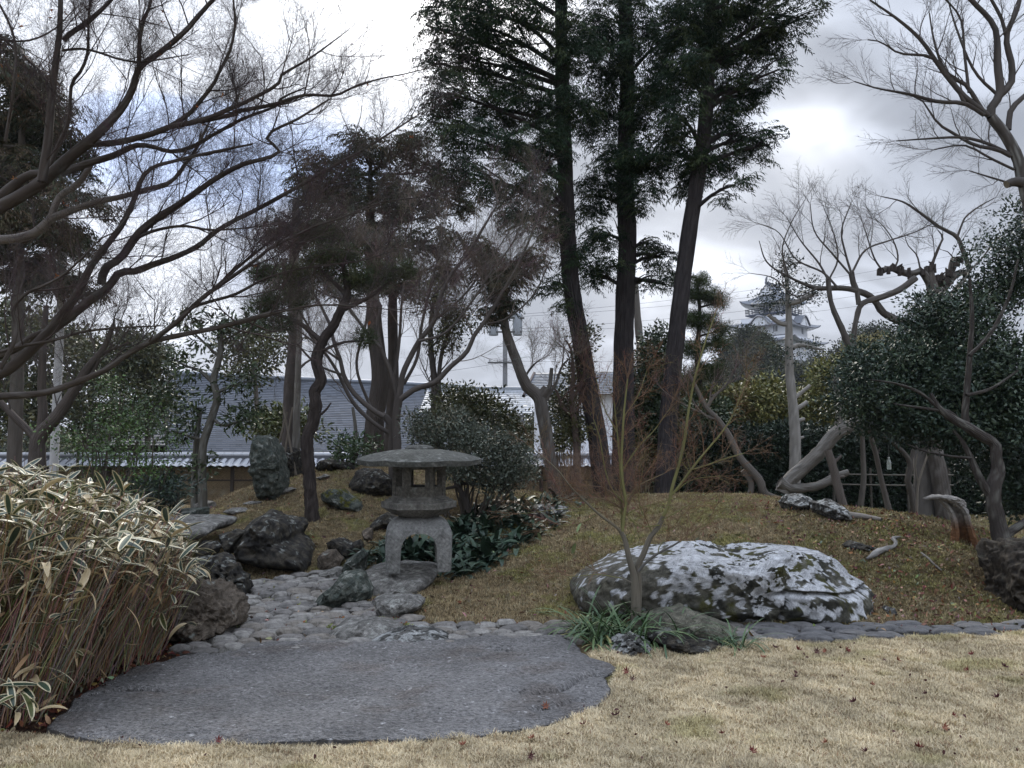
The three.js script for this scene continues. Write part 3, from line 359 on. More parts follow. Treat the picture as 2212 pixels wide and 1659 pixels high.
const ROCKS = [
  ['rock', 'big dark overhanging rock beside the cobbled path, below the pine', Zc([[0, 900], [60, 820], [150, 760], [270, 715], [430, 722], [515, 785], [545, 870], [530, 935], [620, 1010], [700, 1100], [715, 1200], [665, 1245], [560, 1235], [400, 1150], [200, 1150], [60, 1110], [5, 1010]]), { thick: 1.3, seed: 11, kind: 'dark', detail: 50, facets: 12, rough: 0.09, k: 0.7, shape: (x, y, uz, mx, my) => [0, 0, my < -0.12 && uz > 0 && mx < 0.45 ? -0.5 * uz * sstep(-0.12, -0.35, my) * sstep(0.5, 0.3, mx) : 0] }],
  ['stone_slab_bridge', 'flat grey stone slab bridging the dark rocks at left', Za([[1130, 1105], [1300, 1090], [1470, 1085], [1805, 1108], [1818, 1162], [1740, 1200], [1500, 1238], [1355, 1222], [1250, 1190], [1140, 1160]]), { thick: 1.5, seed: 12, kind: 'grey', detail: 44, facets: 3, rough: 0.06, k: 0.55, d: 8.6, cat: 'stone slab' }],
  ['rock', 'small dark block wedged under the flat slab bridge', Za([[1560, 1295], [1600, 1262], [1700, 1265], [1752, 1310], [1700, 1372], [1600, 1402], [1560, 1355]]), { thick: 0.35, seed: 13, d: 8.1, kind: 'dark' }],
  ['rock', 'dark rock tucked between the slab bridge and the big overhanging rock', Za([[1740, 1215], [1850, 1170], [1930, 1200], [1900, 1300], [1830, 1350], [1760, 1320]]), { thick: 0.5, seed: 14, d: 8.3, kind: 'dark' }],
  ['rock', 'dark stacked rock in the shade under the small block', Za([[1440, 1480], [1520, 1410], [1640, 1395], [1745, 1350], [1835, 1420], [1850, 1500], [1760, 1600], [1560, 1640], [1440, 1600]]), { thick: 0.6, seed: 15, d: 7.7, kind: 'dark', detail: 40 }],
  ['rock', 'black pitted rock with a pale lichen patch at the path edge', Za([[1560, 1600], [1640, 1480], [1760, 1435], [1860, 1430], [1905, 1520], [1960, 1560], [1985, 1640], [1950, 1730], [1800, 1760], [1650, 1740], [1570, 1690]]), { thick: 0.55, seed: 16, kind: 'dark', detail: 42, pit: 5, rough: 0.1 }],
  ['rock', 'brown rounded rock beside the bamboo grass and the cobbles', Zb([[1290, 420], [1350, 330], [1430, 240], [1500, 180], [1610, 190], [1750, 262], [1890, 330], [1955, 450], [1935, 520], [1800, 560], [1765, 630], [1580, 670], [1420, 680], [1310, 580]]), { thick: 0.8, seed: 17, kind: 'brown', detail: 50, facets: 14, rough: 0.17, freq: 1.5 }],
  ['rock', 'grey-brown rock with lichen behind the brown rounded rock', Zb([[1310, 200], [1360, 100], [1450, 85], [1540, 150], [1600, 210], [1560, 300], [1440, 380], [1320, 360]]), { thick: 0.6, seed: 18, d: 6.9, kind: 'brown' }],
  ['base_stone', 'broad flat grey stone carrying the stone lantern', Zc([[1058, 1225], [1100, 1200], [1180, 1184], [1400, 1176], [1600, 1184], [1648, 1210], [1635, 1260], [1560, 1310], [1400, 1350], [1230, 1385], [1140, 1360], [1080, 1300]]), { thick: 1.3, seed: 19, d: 7.85, kind: 'grey', detail: 46, facets: 2, rough: 0.035, k: 0.5, cat: 'stone' }],
  ['rock', 'pointed grey-green rock leaning at the front of the lantern stone', Zc([[615, 1485], [700, 1400], [800, 1300], [900, 1232], [1000, 1212], [1070, 1225], [1105, 1290], [1138, 1345], [1125, 1415], [1060, 1455], [950, 1500], [760, 1518], [670, 1500]]), { thick: 0.75, seed: 20, kind: 'green', detail: 48, facets: 10, rough: 0.1 }],
  ['rock', 'small green wedge-shaped rock left of the lantern legs', Zc([[885, 1195], [945, 1110], [1050, 1035], [1125, 1055], [1085, 1200], [1010, 1250], [900, 1258]]), { thick: 0.4, seed: 21, d: 8.0, kind: 'green' }],
  ['rock', 'flat-topped pale stone in front of the lantern, ragged dark sides', Zc([[1130, 1530], [1150, 1460], [1220, 1425], [1350, 1400], [1500, 1405], [1575, 1440], [1560, 1485], [1420, 1545], [1260, 1590], [1160, 1580]]), { thick: 0.5, seed: 22, kind: 'grey', k: 0.6, detail: 40, rough: 0.08, facets: 3 }],
  ['rock', 'low smooth stone half behind the flat-topped pale stone', Zc([[1085, 1470], [1190, 1400], [1310, 1375], [1330, 1410], [1200, 1450], [1140, 1500], [1095, 1495]]), { thick: 0.4, seed: 23, kind: 'grey', d: 6.95 }],
  ['stepping_stone', 'wide flat stepping stone set into the cobbles, upper one', Zd([[1405, 595], [1480, 520], [1600, 488], [1740, 488], [1870, 520], [1985, 560], [1955, 605], [1700, 630], [1520, 655], [1430, 635]]), { thick: 0.5, seed: 24, kind: 'grey', k: 0.6, cat: 'stepping stone', facets: 2, rough: 0.07 }],
  ['stepping_stone', 'white-blotched flat stepping stone at the back edge of the great slab', Zd([[1690, 685], [1760, 620], [1900, 580], [2060, 556], [2220, 565], [2350, 620], [2290, 690], [2100, 700], [1900, 700]]), { thick: 0.42, seed: 25, kind: 'pale', k: 0.6, cat: 'stepping stone', facets: 2, rough: 0.1 }],
  ['rock', 'flat pale step at the far end of the cobbled path', Zc([[700, 1250], [720, 1210], [890, 1185], [905, 1240], [800, 1275]]), { thick: 0.4, seed: 26, kind: 'grey', k: 0.6 }],
  ['rock', 'brown rounded rock at the right foot of the big overhanging rock', Zc([[690, 1090], [760, 1028], [850, 1036], [915, 1110], [915, 1170], [770, 1215], [700, 1195]]), { thick: 0.55, seed: 27, kind: 'brown' }],
  ['rock', 'dark angular rock behind the brown rounded one near the path end', Zc([[775, 965], [830, 925], [925, 948], [1005, 1020], [1012, 1085], [920, 1130], [880, 1065], [800, 1025]]), { thick: 0.5, seed: 28, kind: 'dark' }],
  ['rock', 'little black rock between the angular rock and the lantern leaves', Zc([[985, 975], [1040, 955], [1075, 1010], [1045, 1075], [990, 1045]]), { thick: 0.3, seed: 29, kind: 'dark' }],
  ['rock', 'grey stacked stone on the slope left of the lantern legs', Zc([[1050, 880], [1085, 860], [1135, 868], [1145, 960], [1075, 975]]), { thick: 0.35, seed: 30, kind: 'brown' }],
  ['rock', 'smooth black rock behind the left lantern leg', Zc([[1115, 850], [1180, 780], [1250, 738], [1345, 790], [1305, 880], [1200, 900], [1130, 885]]), { thick: 0.6, seed: 31, kind: 'dark' }],
  ['standing_stone', 'tall upright dark standing stone on the left mound', Zc([[212, 620], [203, 230], [228, 150], [290, 126], [352, 150], [385, 230], [425, 320], [445, 420], [455, 530], [400, 610], [300, 660], [225, 660]]), { thick: 0.75, seed: 32, kind: 'green', detail: 46, cat: 'standing stone', facets: 4, rough: 0.085, sink: 0.16, k: 0.5 }],
  ['rock', 'dark broken rock leaning against the tall standing stone', Zc([[375, 235], [460, 208], [540, 238], [578, 330], [585, 460], [530, 560], [460, 560], [420, 420]]), { thick: 0.6, seed: 33, kind: 'dark', detail: 40, rough: 0.12, d: 12.6 }],
  ['rock', 'dark rock topped with yellow moss beside the pine trunk', Zc([[715, 580], [780, 538], [900, 535], [970, 600], [1050, 660], [1082, 740], [940, 735], [820, 680], [725, 650]]), { thick: 0.7, seed: 34, kind: 'green', moss: 0.34, detail: 40 }],
  ['rock', 'dark sloping rock on the mound behind the lantern firebox', Zc([[935, 520], [990, 418], [1060, 386], [1200, 398], [1295, 470], [1300, 590], [1190, 620], [1050, 590], [950, 560]]), { thick: 0.8, seed: 35, kind: 'dark', detail: 40 }],
  ['rock', 'grey rock on the crest of the left mound behind the pine', Zc([[685, 385], [730, 328], [800, 312], [960, 348], [1005, 395], [830, 415], [700, 410]]), { thick: 0.8, seed: 36, kind: 'dark' }],
  ['rock', 'small pale flat stone at the foot of the standing stone', Zc([[400, 585], [470, 538], [535, 548], [500, 585], [430, 600]]), { thick: 0.3, seed: 37, kind: 'grey' }],
  ['rock', 'small flat grey stone on the crest beyond the mossy rock', Zc([[695, 465], [760, 436], [805, 450], [740, 485]]), { thick: 0.3, seed: 38, kind: 'grey' }],
  ['rock', 'flat pale stone among pine litter left of the pine', Zc([[-40, 735], [20, 705], [120, 702], [165, 730], [80, 758]]), { thick: 0.35, seed: 39, kind: 'grey', facets: 2 }],
  ['rock', 'thin flat stone lying on the litter below the standing stone', Zc([[105, 668], [160, 652], [265, 652], [255, 675], [150, 682]]), { thick: 0.25, seed: 40, kind: 'grey', facets: 2 }],
  ['rock', 'mottled grey stone at the foot of the twin trunks', Za([[1530, 1000], [1600, 943], [1680, 958], [1705, 1005], [1600, 1030]]), { thick: 0.45, seed: 41, kind: 'grey' }],
  ['rock', 'long low mottled rock ridge left of the slab bridge', Za([[1210, 1100], [1350, 1028], [1500, 1006], [1630, 998], [1645, 1075], [1500, 1100], [1300, 1120]]), { thick: 0.7, seed: 42, kind: 'green', rough: 0.1, d: 9.4 }],
  ['rock', 'pale lichened rock beside the broad-leaf bed on the right mound', Ze([[325, 650], [380, 588], [500, 574], [685, 598], [700, 660], [640, 690], [400, 700]]), { thick: 0.7, seed: 43, kind: 'pale', detail: 38 }],
  ['rock', 'smooth olive-grey rounded rock behind the strap-leaf clumps', Zg([[1180, 520], [1270, 450], [1400, 396], [1550, 374], [1660, 384], [1780, 420], [1910, 484], [2030, 560], [1990, 620], [1600, 650], [1300, 640]]), { thick: 0.75, seed: 44, kind: 'olive', detail: 44, facets: 3, rough: 0.04 }],
  ['rock', 'pale pitted rock at the lawn edge below the strap leaves', Zg([[975, 735], [1035, 650], [1140, 606], [1265, 616], [1355, 680], [1375, 750], [1200, 775], [1040, 770]]), { thick: 0.42, seed: 45, kind: 'pale', detail: 42, pit: 4, rough: 0.12, }],
  ['rock', 'dark layered rock right of the pale pitted rock at the lawn edge', Zg([[1235, 615], [1400, 562], [1545, 588], [1620, 640], [1750, 625], [1880, 650], [1925, 700], [1850, 755], [1600, 770], [1400, 765], [1330, 680]]), { thick: 0.5, seed: 46, kind: 'dark', detail: 44, rough: 0.12 }],
  ['rock', 'low pale stone right of the strap leaves by the lawn', Zg([[1990, 640], [2090, 606], [2240, 620], [2290, 655], [2200, 675], [2050, 672]]), { thick: 0.35, seed: 47, kind: 'grey' }],
  ['rock', 'mottled black and white rock on the crest of the right mound', Zf([[295, 565], [345, 512], [460, 490], [550, 535], [565, 605], [460, 640], [330, 610]]), { thick: 0.7, seed: 48, kind: 'pale', rough: 0.13, detail: 40 }],
  ['rock', 'long weathered rock sloping down beside the leaning limb prop', Zf([[550, 545], [680, 530], [755, 560], [775, 640], [805, 695], [760, 725], [650, 675], [560, 620]]), { thick: 0.7, seed: 49, kind: 'pale', rough: 0.12 }],
  ['rock', 'low dark rock half buried on the right slope', Zf([[785, 895], [860, 866], [915, 880], [1085, 920], [1065, 950], [900, 935], [800, 920]]), { thick: 0.4, seed: 50, kind: 'dark', rough: 0.12 }],
  ['rock', 'dark squared rock face at the right edge under the crooked trunk', [[2146, 1205], [2176, 1176], [2240, 1172], [2330, 1180], [2350, 1330], [2260, 1346], [2196, 1344], [2158, 1318], [2150, 1260]], { thick: 1.0, seed: 51, kind: 'black', detail: 50, k: 0.55, facets: 12, rough: 0.16 }],
  ['rock', 'small pale stone at the right end of the lichen boulder', Zf([[1110, 1405], [1130, 1385], [1180, 1388], [1195, 1440], [1130, 1460]]), { thick: 0.2, seed: 52, kind: 'pale' }],
];
for (const [n, l, p, o] of ROCKS) rock(n, l, p, o);

// ---------- the great flat slab in the lawn ----------
{
  const out = [[104, 1588], [140, 1545], [185, 1502], [270, 1458], [330, 1440], [400, 1424], [470, 1418], [520, 1402], [640, 1396], [700, 1393], [780, 1393], [830, 1390], [900, 1386], [1000, 1386], [1080, 1381], [1160, 1384], [1235, 1384], [1248, 1400], [1266, 1424], [1310, 1438], [1334, 1448], [1308, 1466], [1318, 1500], [1288, 1532], [1230, 1556], [1160, 1580], [1080, 1592], [950, 1604], [700, 1615], [420, 1618], [230, 1612]];
  const w = out.map(([x, y]) => G(x, y)), C = V(0, 0, 0); w.forEach((p) => C.add(p)); C.multiplyScalar(1 / w.length);
  const rim = new THREE.CatmullRomCurve3(w, true, 'centripetal').getSpacedPoints(640).slice(0, 640), mb = new MB(), NR = 110;
  const seg = (pts) => pts.map(([x, y]) => { const p = G(x, y); return [p.x, p.z]; });
  const ledges = [[seg([[1090, 1509], [1150, 1511], [1206, 1503], [1235, 1491], [1262, 1472], [1310, 1462]]), 0.05], [seg([[165, 1516], [222, 1507], [260, 1501], [330, 1504], [358, 1514]]), 0.05], [seg([[430, 1428], [480, 1418], [520, 1409]]), 0.02], [seg([[1060, 1416], [1085, 1413], [1110, 1416]]), 0.012], [seg([[1130, 1552], [1190, 1540], [1240, 1522], [1290, 1520]]), 0.018]];
  const near = (x, z, pts) => { let b = [9, 0]; for (let i = 0; i < pts.length - 1; i++) { const [ax, az] = pts[i], [bx, bz] = pts[i + 1], ex = bx - ax, ez = bz - az, t = clamp(((x - ax) * ex + (z - az) * ez) / (ex * ex + ez * ez)), dx = x - ax - ex * t, dz = z - az - ez * t, q = Math.hypot(dx, dz); if (q < b[0]) b = [q, Math.sign(ex * dz - ez * dx), (i + t) / (pts.length - 1)]; } return b; };
  const top = (x, z) => { let h = 0.055 + 0.015 * fbm(x * 0.8, 1, z * 0.8, 3) + 0.006 * fbm(x * 3, 2, z * 6, 4); const q = fbm(x * 0.9 + 3, 4, z * 1.6, 4) * 5; h += 0.006 * (Math.floor(q) + sstep(0.8, 1, q - Math.floor(q))); h += 0.0035 * fbm(x * 14, 5, z * 34, 3); for (const [pts, dp] of ledges) { const [e, sd, t] = near(x, z, pts), en = sstep(0, 0.15, t) * sstep(1, 0.85, t) + 0.15; h -= en * (dp * Math.exp(-((e / 0.014) ** 2)) + (sd > 0 ? 0.014 * Math.exp(-e / 0.13) : 0)); } return h; };
  const colAt = (x, z) => { const a = fbm(x * 1.1, 6, z * 1.4, 4), b = fbm(x * 22, 3, z * 48, 3), g = 0.315 * (1 + 0.34 * a + 0.10 * b); let c = [g * 1.0, g * 0.975, g * 0.93]; c = mix3(c, [0.11, 0.10, 0.09], 0 * sstep(0.1, 0.4, fbm(x * 1.7 + 20, 1, z * 1.7, 3))); const e = n3b(x * 9, 3, z * 18) + 0.5 * n3(x * 33, 2, z * 50); c = mix3(c, c.map((e2, k) => e2 * [0.8, 0.72, 0.66][k]), 0.6 * sstep(0.05, 0.5, fbm(x * 1.7 + 20, 1, z * 2.2, 5))); return mix3(c, [0.85, 0.85, 0.83], 0.8 * sstep(1.0, 1.12, e)); };
  for (let r = 0; r <= NR; r++) for (let k = 0; k < 640; k++) { const t = Math.pow(r / NR, 0.8), p = rim[k], jag = 1 + 0.012 * fbm(p.x * 6, 1, p.z * 6, 3), x = lerp(C.x, p.x, t * jag), z = lerp(C.z, p.z, t * jag); mb.v(x, top(x, z) - 0.034 * Math.pow(t, 14), z, colAt(x, z), x, z); }
  for (let k = 0; k < 640; k++) { const p = rim[k]; mb.v(lerp(C.x, p.x, 1.012), -0.10, lerp(C.z, p.z, 1.012), [0.09, 0.085, 0.08], p.x * 2, 0.4); }
  for (let r = 0; r <= NR; r++) for (let k = 0; k < 640; k++) { const a = r * 640 + k, b = r * 640 + (k + 1) % 640; mb.quad(a, b, b + 640, a + 640); }
  mb.i = mb.i.map((_, q, A) => (q % 3 === 1 ? A[q + 1] : q % 3 === 2 ? A[q - 1] : A[q]));
  const g = mb.geo(); let up = 0; for (let i = 0; i < 2000; i++) up += g.attributes.normal.getY(i * 7); if (up < 0) { mb.i = mb.i.map((_, q, A) => (q % 3 === 1 ? A[q + 1] : q % 3 === 2 ? A[q - 1] : A[q])); }
  const slabTex = dataTex(1024, (u, v) => { const x = u * 1024, y = v * 1024; let g = 0.735 + 0.10 * n3(x * 0.030, y * 0.075, 1) + 0.12 * n3b(x * 0.075, y * 0.2, 4) + 0.13 * n3(x * 0.19, y * 0.42, 9) + 0.05 * n3(x * 0.5, y * 0.7, 3); const f = n3b(x * 0.045 + 40, y * 0.13, 7); g -= 0.16 * sstep(0.45, 0.75, f); g += 0.12 * sstep(0.5, 0.8, -f); return [g, g * 0.995, g * 1.0]; }, true); const slabM = stdm({ map: withRepeat(slabTex, 0.55, 0.55), bumpMap: withRepeat(slabTex, 0.55, 0.55), bumpScale: 0.018, roughness: 0.85 });
  tag(mb.build('stone_slab', slabM), 'huge flat grey stone slab sunk in the lawn in front', 'stone slab');
}
// ---------- cobbled path: every stone its own piece ----------
{
  const r = rngOf(41), t = new THREE.Group(); t.name = 'cobbled_path'; t.userData.kind = 'structure'; t.userData.label = 'path of rounded grey cobbles running behind the slab'; scene.add(t);
  const variants = []; for (let v = 0; v < 10; v++) { const src = ico(5), n = src.attributes.position.count, p = new Float32Array(n * 3), u = V(0, 0, 0); for (let i = 0; i < n; i++) { u.fromBufferAttribute(src.attributes.position, i); const e = 0.72, sx = Math.sign(u.x) * Math.pow(Math.abs(u.x), e), sz = Math.sign(u.z) * Math.pow(Math.abs(u.z), e), w = 1 + 0.22 * n3(u.x * 1.1 + v * 9, u.y, u.z * 1.1), f = 1 + 0.06 * n3b(u.x * 3 + v * 5, u.y * 3, u.z * 3); p.set([sx * w * f, Math.max(-0.6, Math.sign(u.y) * Math.pow(Math.abs(u.y), 0.85)) * f, sz * w * f], 3 * i); } const g = new THREE.BufferGeometry(); g.setAttribute('position', new THREE.BufferAttribute(p, 3)); g.setIndex(src.index); g.computeVertexNormals(); const uv = new Float32Array(n * 2); for (let i = 0; i < n; i++) { uv[2 * i] = p[3 * i] * 0.12 + v * 0.3; uv[2 * i + 1] = p[3 * i + 2] * 0.12 + p[3 * i + 1] * 0.05; } g.setAttribute('uv', new THREE.BufferAttribute(uv, 2)); variants.push(g); }
  const mats = [[0.23, 0.215, 0.20], [0.28, 0.265, 0.245], [0.175, 0.165, 0.155], [0.25, 0.225, 0.195], [0.33, 0.315, 0.29]].map((c) => new THREE.MeshStandardMaterial({ color: new THREE.Color().setRGB(...c), roughness: 0.82, bumpMap: withRepeat(grainTex, 3, 3), bumpScale: 0.004, map: withRepeat(speckTex, 2, 2) }));
  const slate = [[0.12, 0.118, 0.12], [0.155, 0.15, 0.148]].map((c) => new THREE.MeshStandardMaterial({ color: new THREE.Color().setRGB(...c), roughness: 0.8, bumpMap: withRepeat(grainTex, 3, 3), bumpScale: 0.004, map: withRepeat(speckTex, 2, 2) }));
  const spots = []; let row = 0;
  for (let d = 5.45; d < 9.2; row++) { const dz = rnd(r, 0.118, 0.142); for (let x = -3.2 + r() * 0.2; x < 5.2;) { const w = rnd(r, 0.14, 0.235) * (x > 1.5 ? 1.45 : 1), X = x + w / 2, dd = d + rnd(r, -0.03, 0.03) + 0.05 * n3(x, row, 2), y = H(X, -dd), q = proj(V(X, y, -dd)); if (inPoly(q[0], q[1], PATH) || inPoly(q[0], q[1], PATH_R)) spots.push([X, y, -dd, w, dz]); x += w * 0.97; } d += dz * 0.93; }
  spots.forEach(([x, y, z, w, dz], i) => { const m = new THREE.Mesh(variants[i % 10], x > 1.9 ? slate[Math.floor(r() * 2)] : mats[Math.floor(r() * 5)]); m.name = 'cobble'; m.position.set(x, y - 0.006 + rnd(r, -0.010, 0.012), z); m.scale.set(w * 0.485, rnd(r, 0.04, 0.054), dz * 0.54); m.rotation.set(rnd(r, -0.06, 0.06), rnd(r, -0.18, 0.18), rnd(r, -0.06, 0.06)); t.add(shadows(m)); });
  console.log('cobbles', spots.length);
}
// ---------- the snow-viewing lantern ----------
{
  const LD = 7.78, s = LD / FOC, base = P(899, 1233, LD), X0 = base.x + 0.022, Y0 = P(899, 1221, LD).y, Z0 = -LD, yOf = (py) => P(899, py, LD).y;
  const t = thing('stone_lantern', 'weathered grey stone lantern with a wide hexagonal roof and arched legs', 'stone lantern', V(X0, Y0, Z0));
  const granite = stdm({ map: withRepeat(speckTex, 4, 4), bumpMap: withRepeat(grainTex, 6, 6), bumpScale: 0.004, roughness: 0.86 });
  const tone = (b, wet) => (x, y, z) => { const a = fbm(x * 5, y * 5, z * 5, 4), c = fbm(x * 17, y * 17, z * 17, 3), d = sstep(0.02, 0.4, fbm(x * 2.4 + 7, y * 1.5, z * 2.4, 3)); let q = b.map((e) => e * (1 + 0.32 * a + 0.28 * c)); q = mix3(q, [0.075, 0.075, 0.066], wet * d); return mix3(q, [0.34, 0.345, 0.32], 0.6 * sstep(0.32, 0.42, fbm(x * 8 + 3, y * 8, z * 8, 3))); };
  // legs: a rounded block hollowed by two arches
  const hL = yOf(1116) - Y0, hw = 0.336, ev = new Evaluator(); ev.attributes = ['position', 'normal'];
  const block = (() => { const secs = [[-0.02, 0.328], [0.0, 0.331], [0.25, hw], [hL - 0.17, hw]]; for (let k = 1; k <= 10; k++) { const a = k / 10 * Math.PI / 2; secs.push([hL - 0.17 + 0.17 * Math.sin(a), hw - 0.17 + 0.17 * Math.cos(a)]); } const mb = new MB(), N = 64, rc = 0.12; secs.forEach(([y, h]) => { for (let k = 0; k < N; k++) { const a = k / N * Math.PI * 2 + Math.PI / 4, c = Math.cos(a), d = Math.sin(a), m = Math.pow(Math.pow(Math.abs(c), 9) + Math.pow(Math.abs(d), 9), -1 / 9); mb.v(c * m * h, y, d * m * h, [1, 1, 1]); } }); for (let j = 0; j < secs.length - 1; j++) for (let k = 0; k < N; k++) { const a = j * N + k, b = j * N + (k + 1) % N; mb.quad(a, a + N, b + N, b); } const b0 = mb.v(0, secs[0][0], 0, [1, 1, 1]), t0 = mb.v(0, hL, 0, [1, 1, 1]), e = (secs.length - 1) * N; for (let k = 0; k < N; k++) { mb.tri(b0, k, (k + 1) % N); mb.tri(t0, e + (k + 1) % N, e + k); } return mb.geo(); })();
  const arch = new THREE.Shape(); arch.moveTo(-0.198, -0.2); arch.lineTo(-0.178, 0.17); for (let k = 0; k <= 16; k++) { const a = Math.PI - k / 16 * Math.PI; arch.lineTo(0.178 * Math.sign(Math.cos(a)) * Math.pow(Math.abs(Math.cos(a)), 0.8), 0.17 + (hL - 0.305) * Math.pow(Math.sin(a), 0.8)); } arch.lineTo(0.198, -0.2); arch.closePath();
  const tun = new THREE.ExtrudeGeometry(arch, { depth: 1.2, bevelEnabled: false }); tun.translate(0, 0, -0.6); tun.deleteAttribute('uv'); const tun2 = tun.clone(); tun2.rotateY(Math.PI / 2);
  block.deleteAttribute('color'); block.deleteAttribute('uv'); let legs = ev.evaluate(ev.evaluate(new Brush(block), new Brush(tun), SUBTRACTION), new Brush(tun2), SUBTRACTION).geometry;
  const dense = (g0, e) => { const g = g0.index ? g0.toNonIndexed() : g0; const P0 = [], p = g.attributes.position, q = [V(0, 0, 0), V(0, 0, 0), V(0, 0, 0)]; const split = (a, b, c, lv) => { const m = Math.max(a.distanceTo(b), b.distanceTo(c), c.distanceTo(a)); if (m < e || lv > 7) { P0.push(a.x, a.y, a.z, b.x, b.y, b.z, c.x, c.y, c.z); return; } if (a.distanceTo(b) === m) { const k = a.clone().lerp(b, 0.5); split(a, k, c, lv + 1); split(k, b, c, lv + 1); } else if (b.distanceTo(c) === m) { const k = b.clone().lerp(c, 0.5); split(a, b, k, lv + 1); split(a, k, c, lv + 1); } else { const k = c.clone().lerp(a, 0.5); split(a, b, k, lv + 1); split(k, b, c, lv + 1); } }; for (let i = 0; i < p.count; i += 3) { for (let k = 0; k < 3; k++) q[k].fromBufferAttribute(p, i + k); split(q[0].clone(), q[1].clone(), q[2].clone(), 0); } const o = new THREE.BufferGeometry(); o.setAttribute('position', new THREE.Float32BufferAttribute(P0, 3)); return o; };
  const crease = (g) => { // soft normals over gentle angles, hard ones over edges
    g.computeVertexNormals(); const p = g.attributes.position, n = g.attributes.normal, map = new Map(), key = (i) => Math.round(p.getX(i) * 4000) + ',' + Math.round(p.getY(i) * 4000) + ',' + Math.round(p.getZ(i) * 4000); for (let i = 0; i < p.count; i++) { const k = key(i); if (!map.has(k)) map.set(k, []); map.get(k).push(i); } const out = new Float32Array(p.count * 3); for (const ids of map.values()) for (const i of ids) { let x = 0, y = 0, z = 0; for (const j of ids) { const dt = n.getX(i) * n.getX(j) + n.getY(i) * n.getY(j) + n.getZ(i) * n.getZ(j); if (dt > 0.93) { x += n.getX(j); y += n.getY(j); z += n.getZ(j); } } const l = Math.hypot(x, y, z) || 1; out.set([x / l, y / l, z / l], i * 3); } g.setAttribute('normal', new THREE.BufferAttribute(out, 3)); return g; };
  const put = (name, g, y, turn, b, wet, parent = t, e = 0.035) => { g.rotateY(turn); g.translate(X0, y, Z0); const k = paint(boxUV(crease(dense(g, e))), tone(b, wet)); return part(name, k, granite, parent); };
  put('leg_stand', legs, Y0, 0.14, [0.31, 0.31, 0.30], 0.2);
  // hexagonal lofts: [height, radius] rows; vertices lie left and right
  const hexLoft = (rows, sag = 0, per = 1) => { const mb = new MB(), N = 6 * per; rows.forEach(([y, R, lift = 0]) => { for (let k = 0; k < N; k++) { const side = Math.floor(k / per), f = (k % per) / per, a0 = side * Math.PI / 3, a1 = (side + 1) * Math.PI / 3, u = Math.abs(f - 0.5) * 2; mb.v(lerp(Math.cos(a0), Math.cos(a1), f) * R, y + lift * u * u, lerp(Math.sin(a0), Math.sin(a1), f) * R, [1, 1, 1]); } }); for (let j = 0; j < rows.length - 1; j++) for (let k = 0; k < N; k++) { const a = j * N + k, b = j * N + (k + 1) % N; mb.quad(a, a + N, b + N, b); } const b0 = mb.v(0, rows[0][0], 0, [1, 1, 1]), t0 = mb.v(0, rows[rows.length - 1][0], 0, [1, 1, 1]), e = (rows.length - 1) * N; for (let k = 0; k < N; k++) { mb.tri(b0, k, (k + 1) % N); mb.tri(t0, e + (k + 1) % N, e + k); } return mb.geo(); };
  const TURN = 0.07, yL = Y0 + hL;
  put('neck', hexLoft([[0, 0.21], [0.028, 0.21]], 0, 1), yL - 0.003, TURN, [0.15, 0.145, 0.135], 0.5);
  const y1 = yOf(1112), y2 = yOf(1096), y3 = yOf(1082), y4 = yOf(1070);
  put('platform', hexLoft([[0, 0.245], [0.012, 0.28], [y2 - y1, 0.372], [y2 - y1 + 0.004, 0.392], [y3 - y1 - 0.006, 0.392], [y3 - y1, 0.386], [y3 - y1 + 0.004, 0.352], [y3 - y1 + 0.022, 0.348], [y3 - y1 + 0.024, 0.315], [y3 - y1 + 0.04, 0.312], [y3 - y1 + 0.042, 0.285], [y4 - y1, 0.282]]), y1, TURN, [0.24, 0.23, 0.21], 0.3);
  // firebox: six window frames
  const R = 0.258, h = yOf(999) - y4, wF = R;
  for (let k = 0; k < 6; k++) { const sh = new THREE.Shape(); sh.moveTo(-wF / 2, 0); sh.lineTo(wF / 2, 0); sh.lineTo(wF / 2, h); sh.lineTo(-wF / 2, h); sh.closePath(); const ho = new THREE.Path(); const a = 0.072, y0 = 0.10, yt = h - 0.065; ho.moveTo(-a, y0); ho.lineTo(-a, yt); ho.lineTo(a, yt); ho.lineTo(a, y0); ho.closePath(); sh.holes.push(ho); const g = new THREE.ExtrudeGeometry(sh, { depth: 0.055, bevelEnabled: false }); g.deleteAttribute('uv'); g.translate(0, 0, R * Math.cos(Math.PI / 6) - 0.055); g.rotateY(k * Math.PI / 3); const wall = put(k % 2 || k === 0 ? 'window_frame' : 'window_frame', g, y4 - 0.002, TURN, [0.215, 0.2, 0.175], 0.3); const rim = new THREE.Shape(); const b = 0.088; rim.moveTo(-b, y0 - 0.018); rim.lineTo(b, y0 - 0.018); rim.lineTo(b, yt + 0.016); rim.lineTo(-b, yt + 0.016); rim.closePath(); rim.holes.push(ho); const rg = new THREE.ExtrudeGeometry(rim, { depth: 0.008, bevelEnabled: false }); rg.deleteAttribute('uv'); rg.translate(0, 0, R * Math.cos(Math.PI / 6) + 0.0005); rg.rotateY(k * Math.PI / 3); put('moulding', rg, y4 - 0.002, TURN, [0.185, 0.175, 0.155], 0.3, wall); const sill = new THREE.CylinderGeometry(0.035, 0.035, h, 6); sill.deleteAttribute('uv'); sill.translate(R * 0.955, h / 2, 0); sill.rotateY(k * Math.PI / 3); put('corner_post', sill, y4 - 0.001, TURN, [0.19, 0.18, 0.16], 0.3); }
  put('firebox_floor', hexLoft([[0, 0.22], [0.085, 0.22], [0.1, 0.12]]), y4 - 0.004, TURN, [0.14, 0.13, 0.115], 0.3);
  const yE = yOf(1005), yT = yOf(970) - yE; 
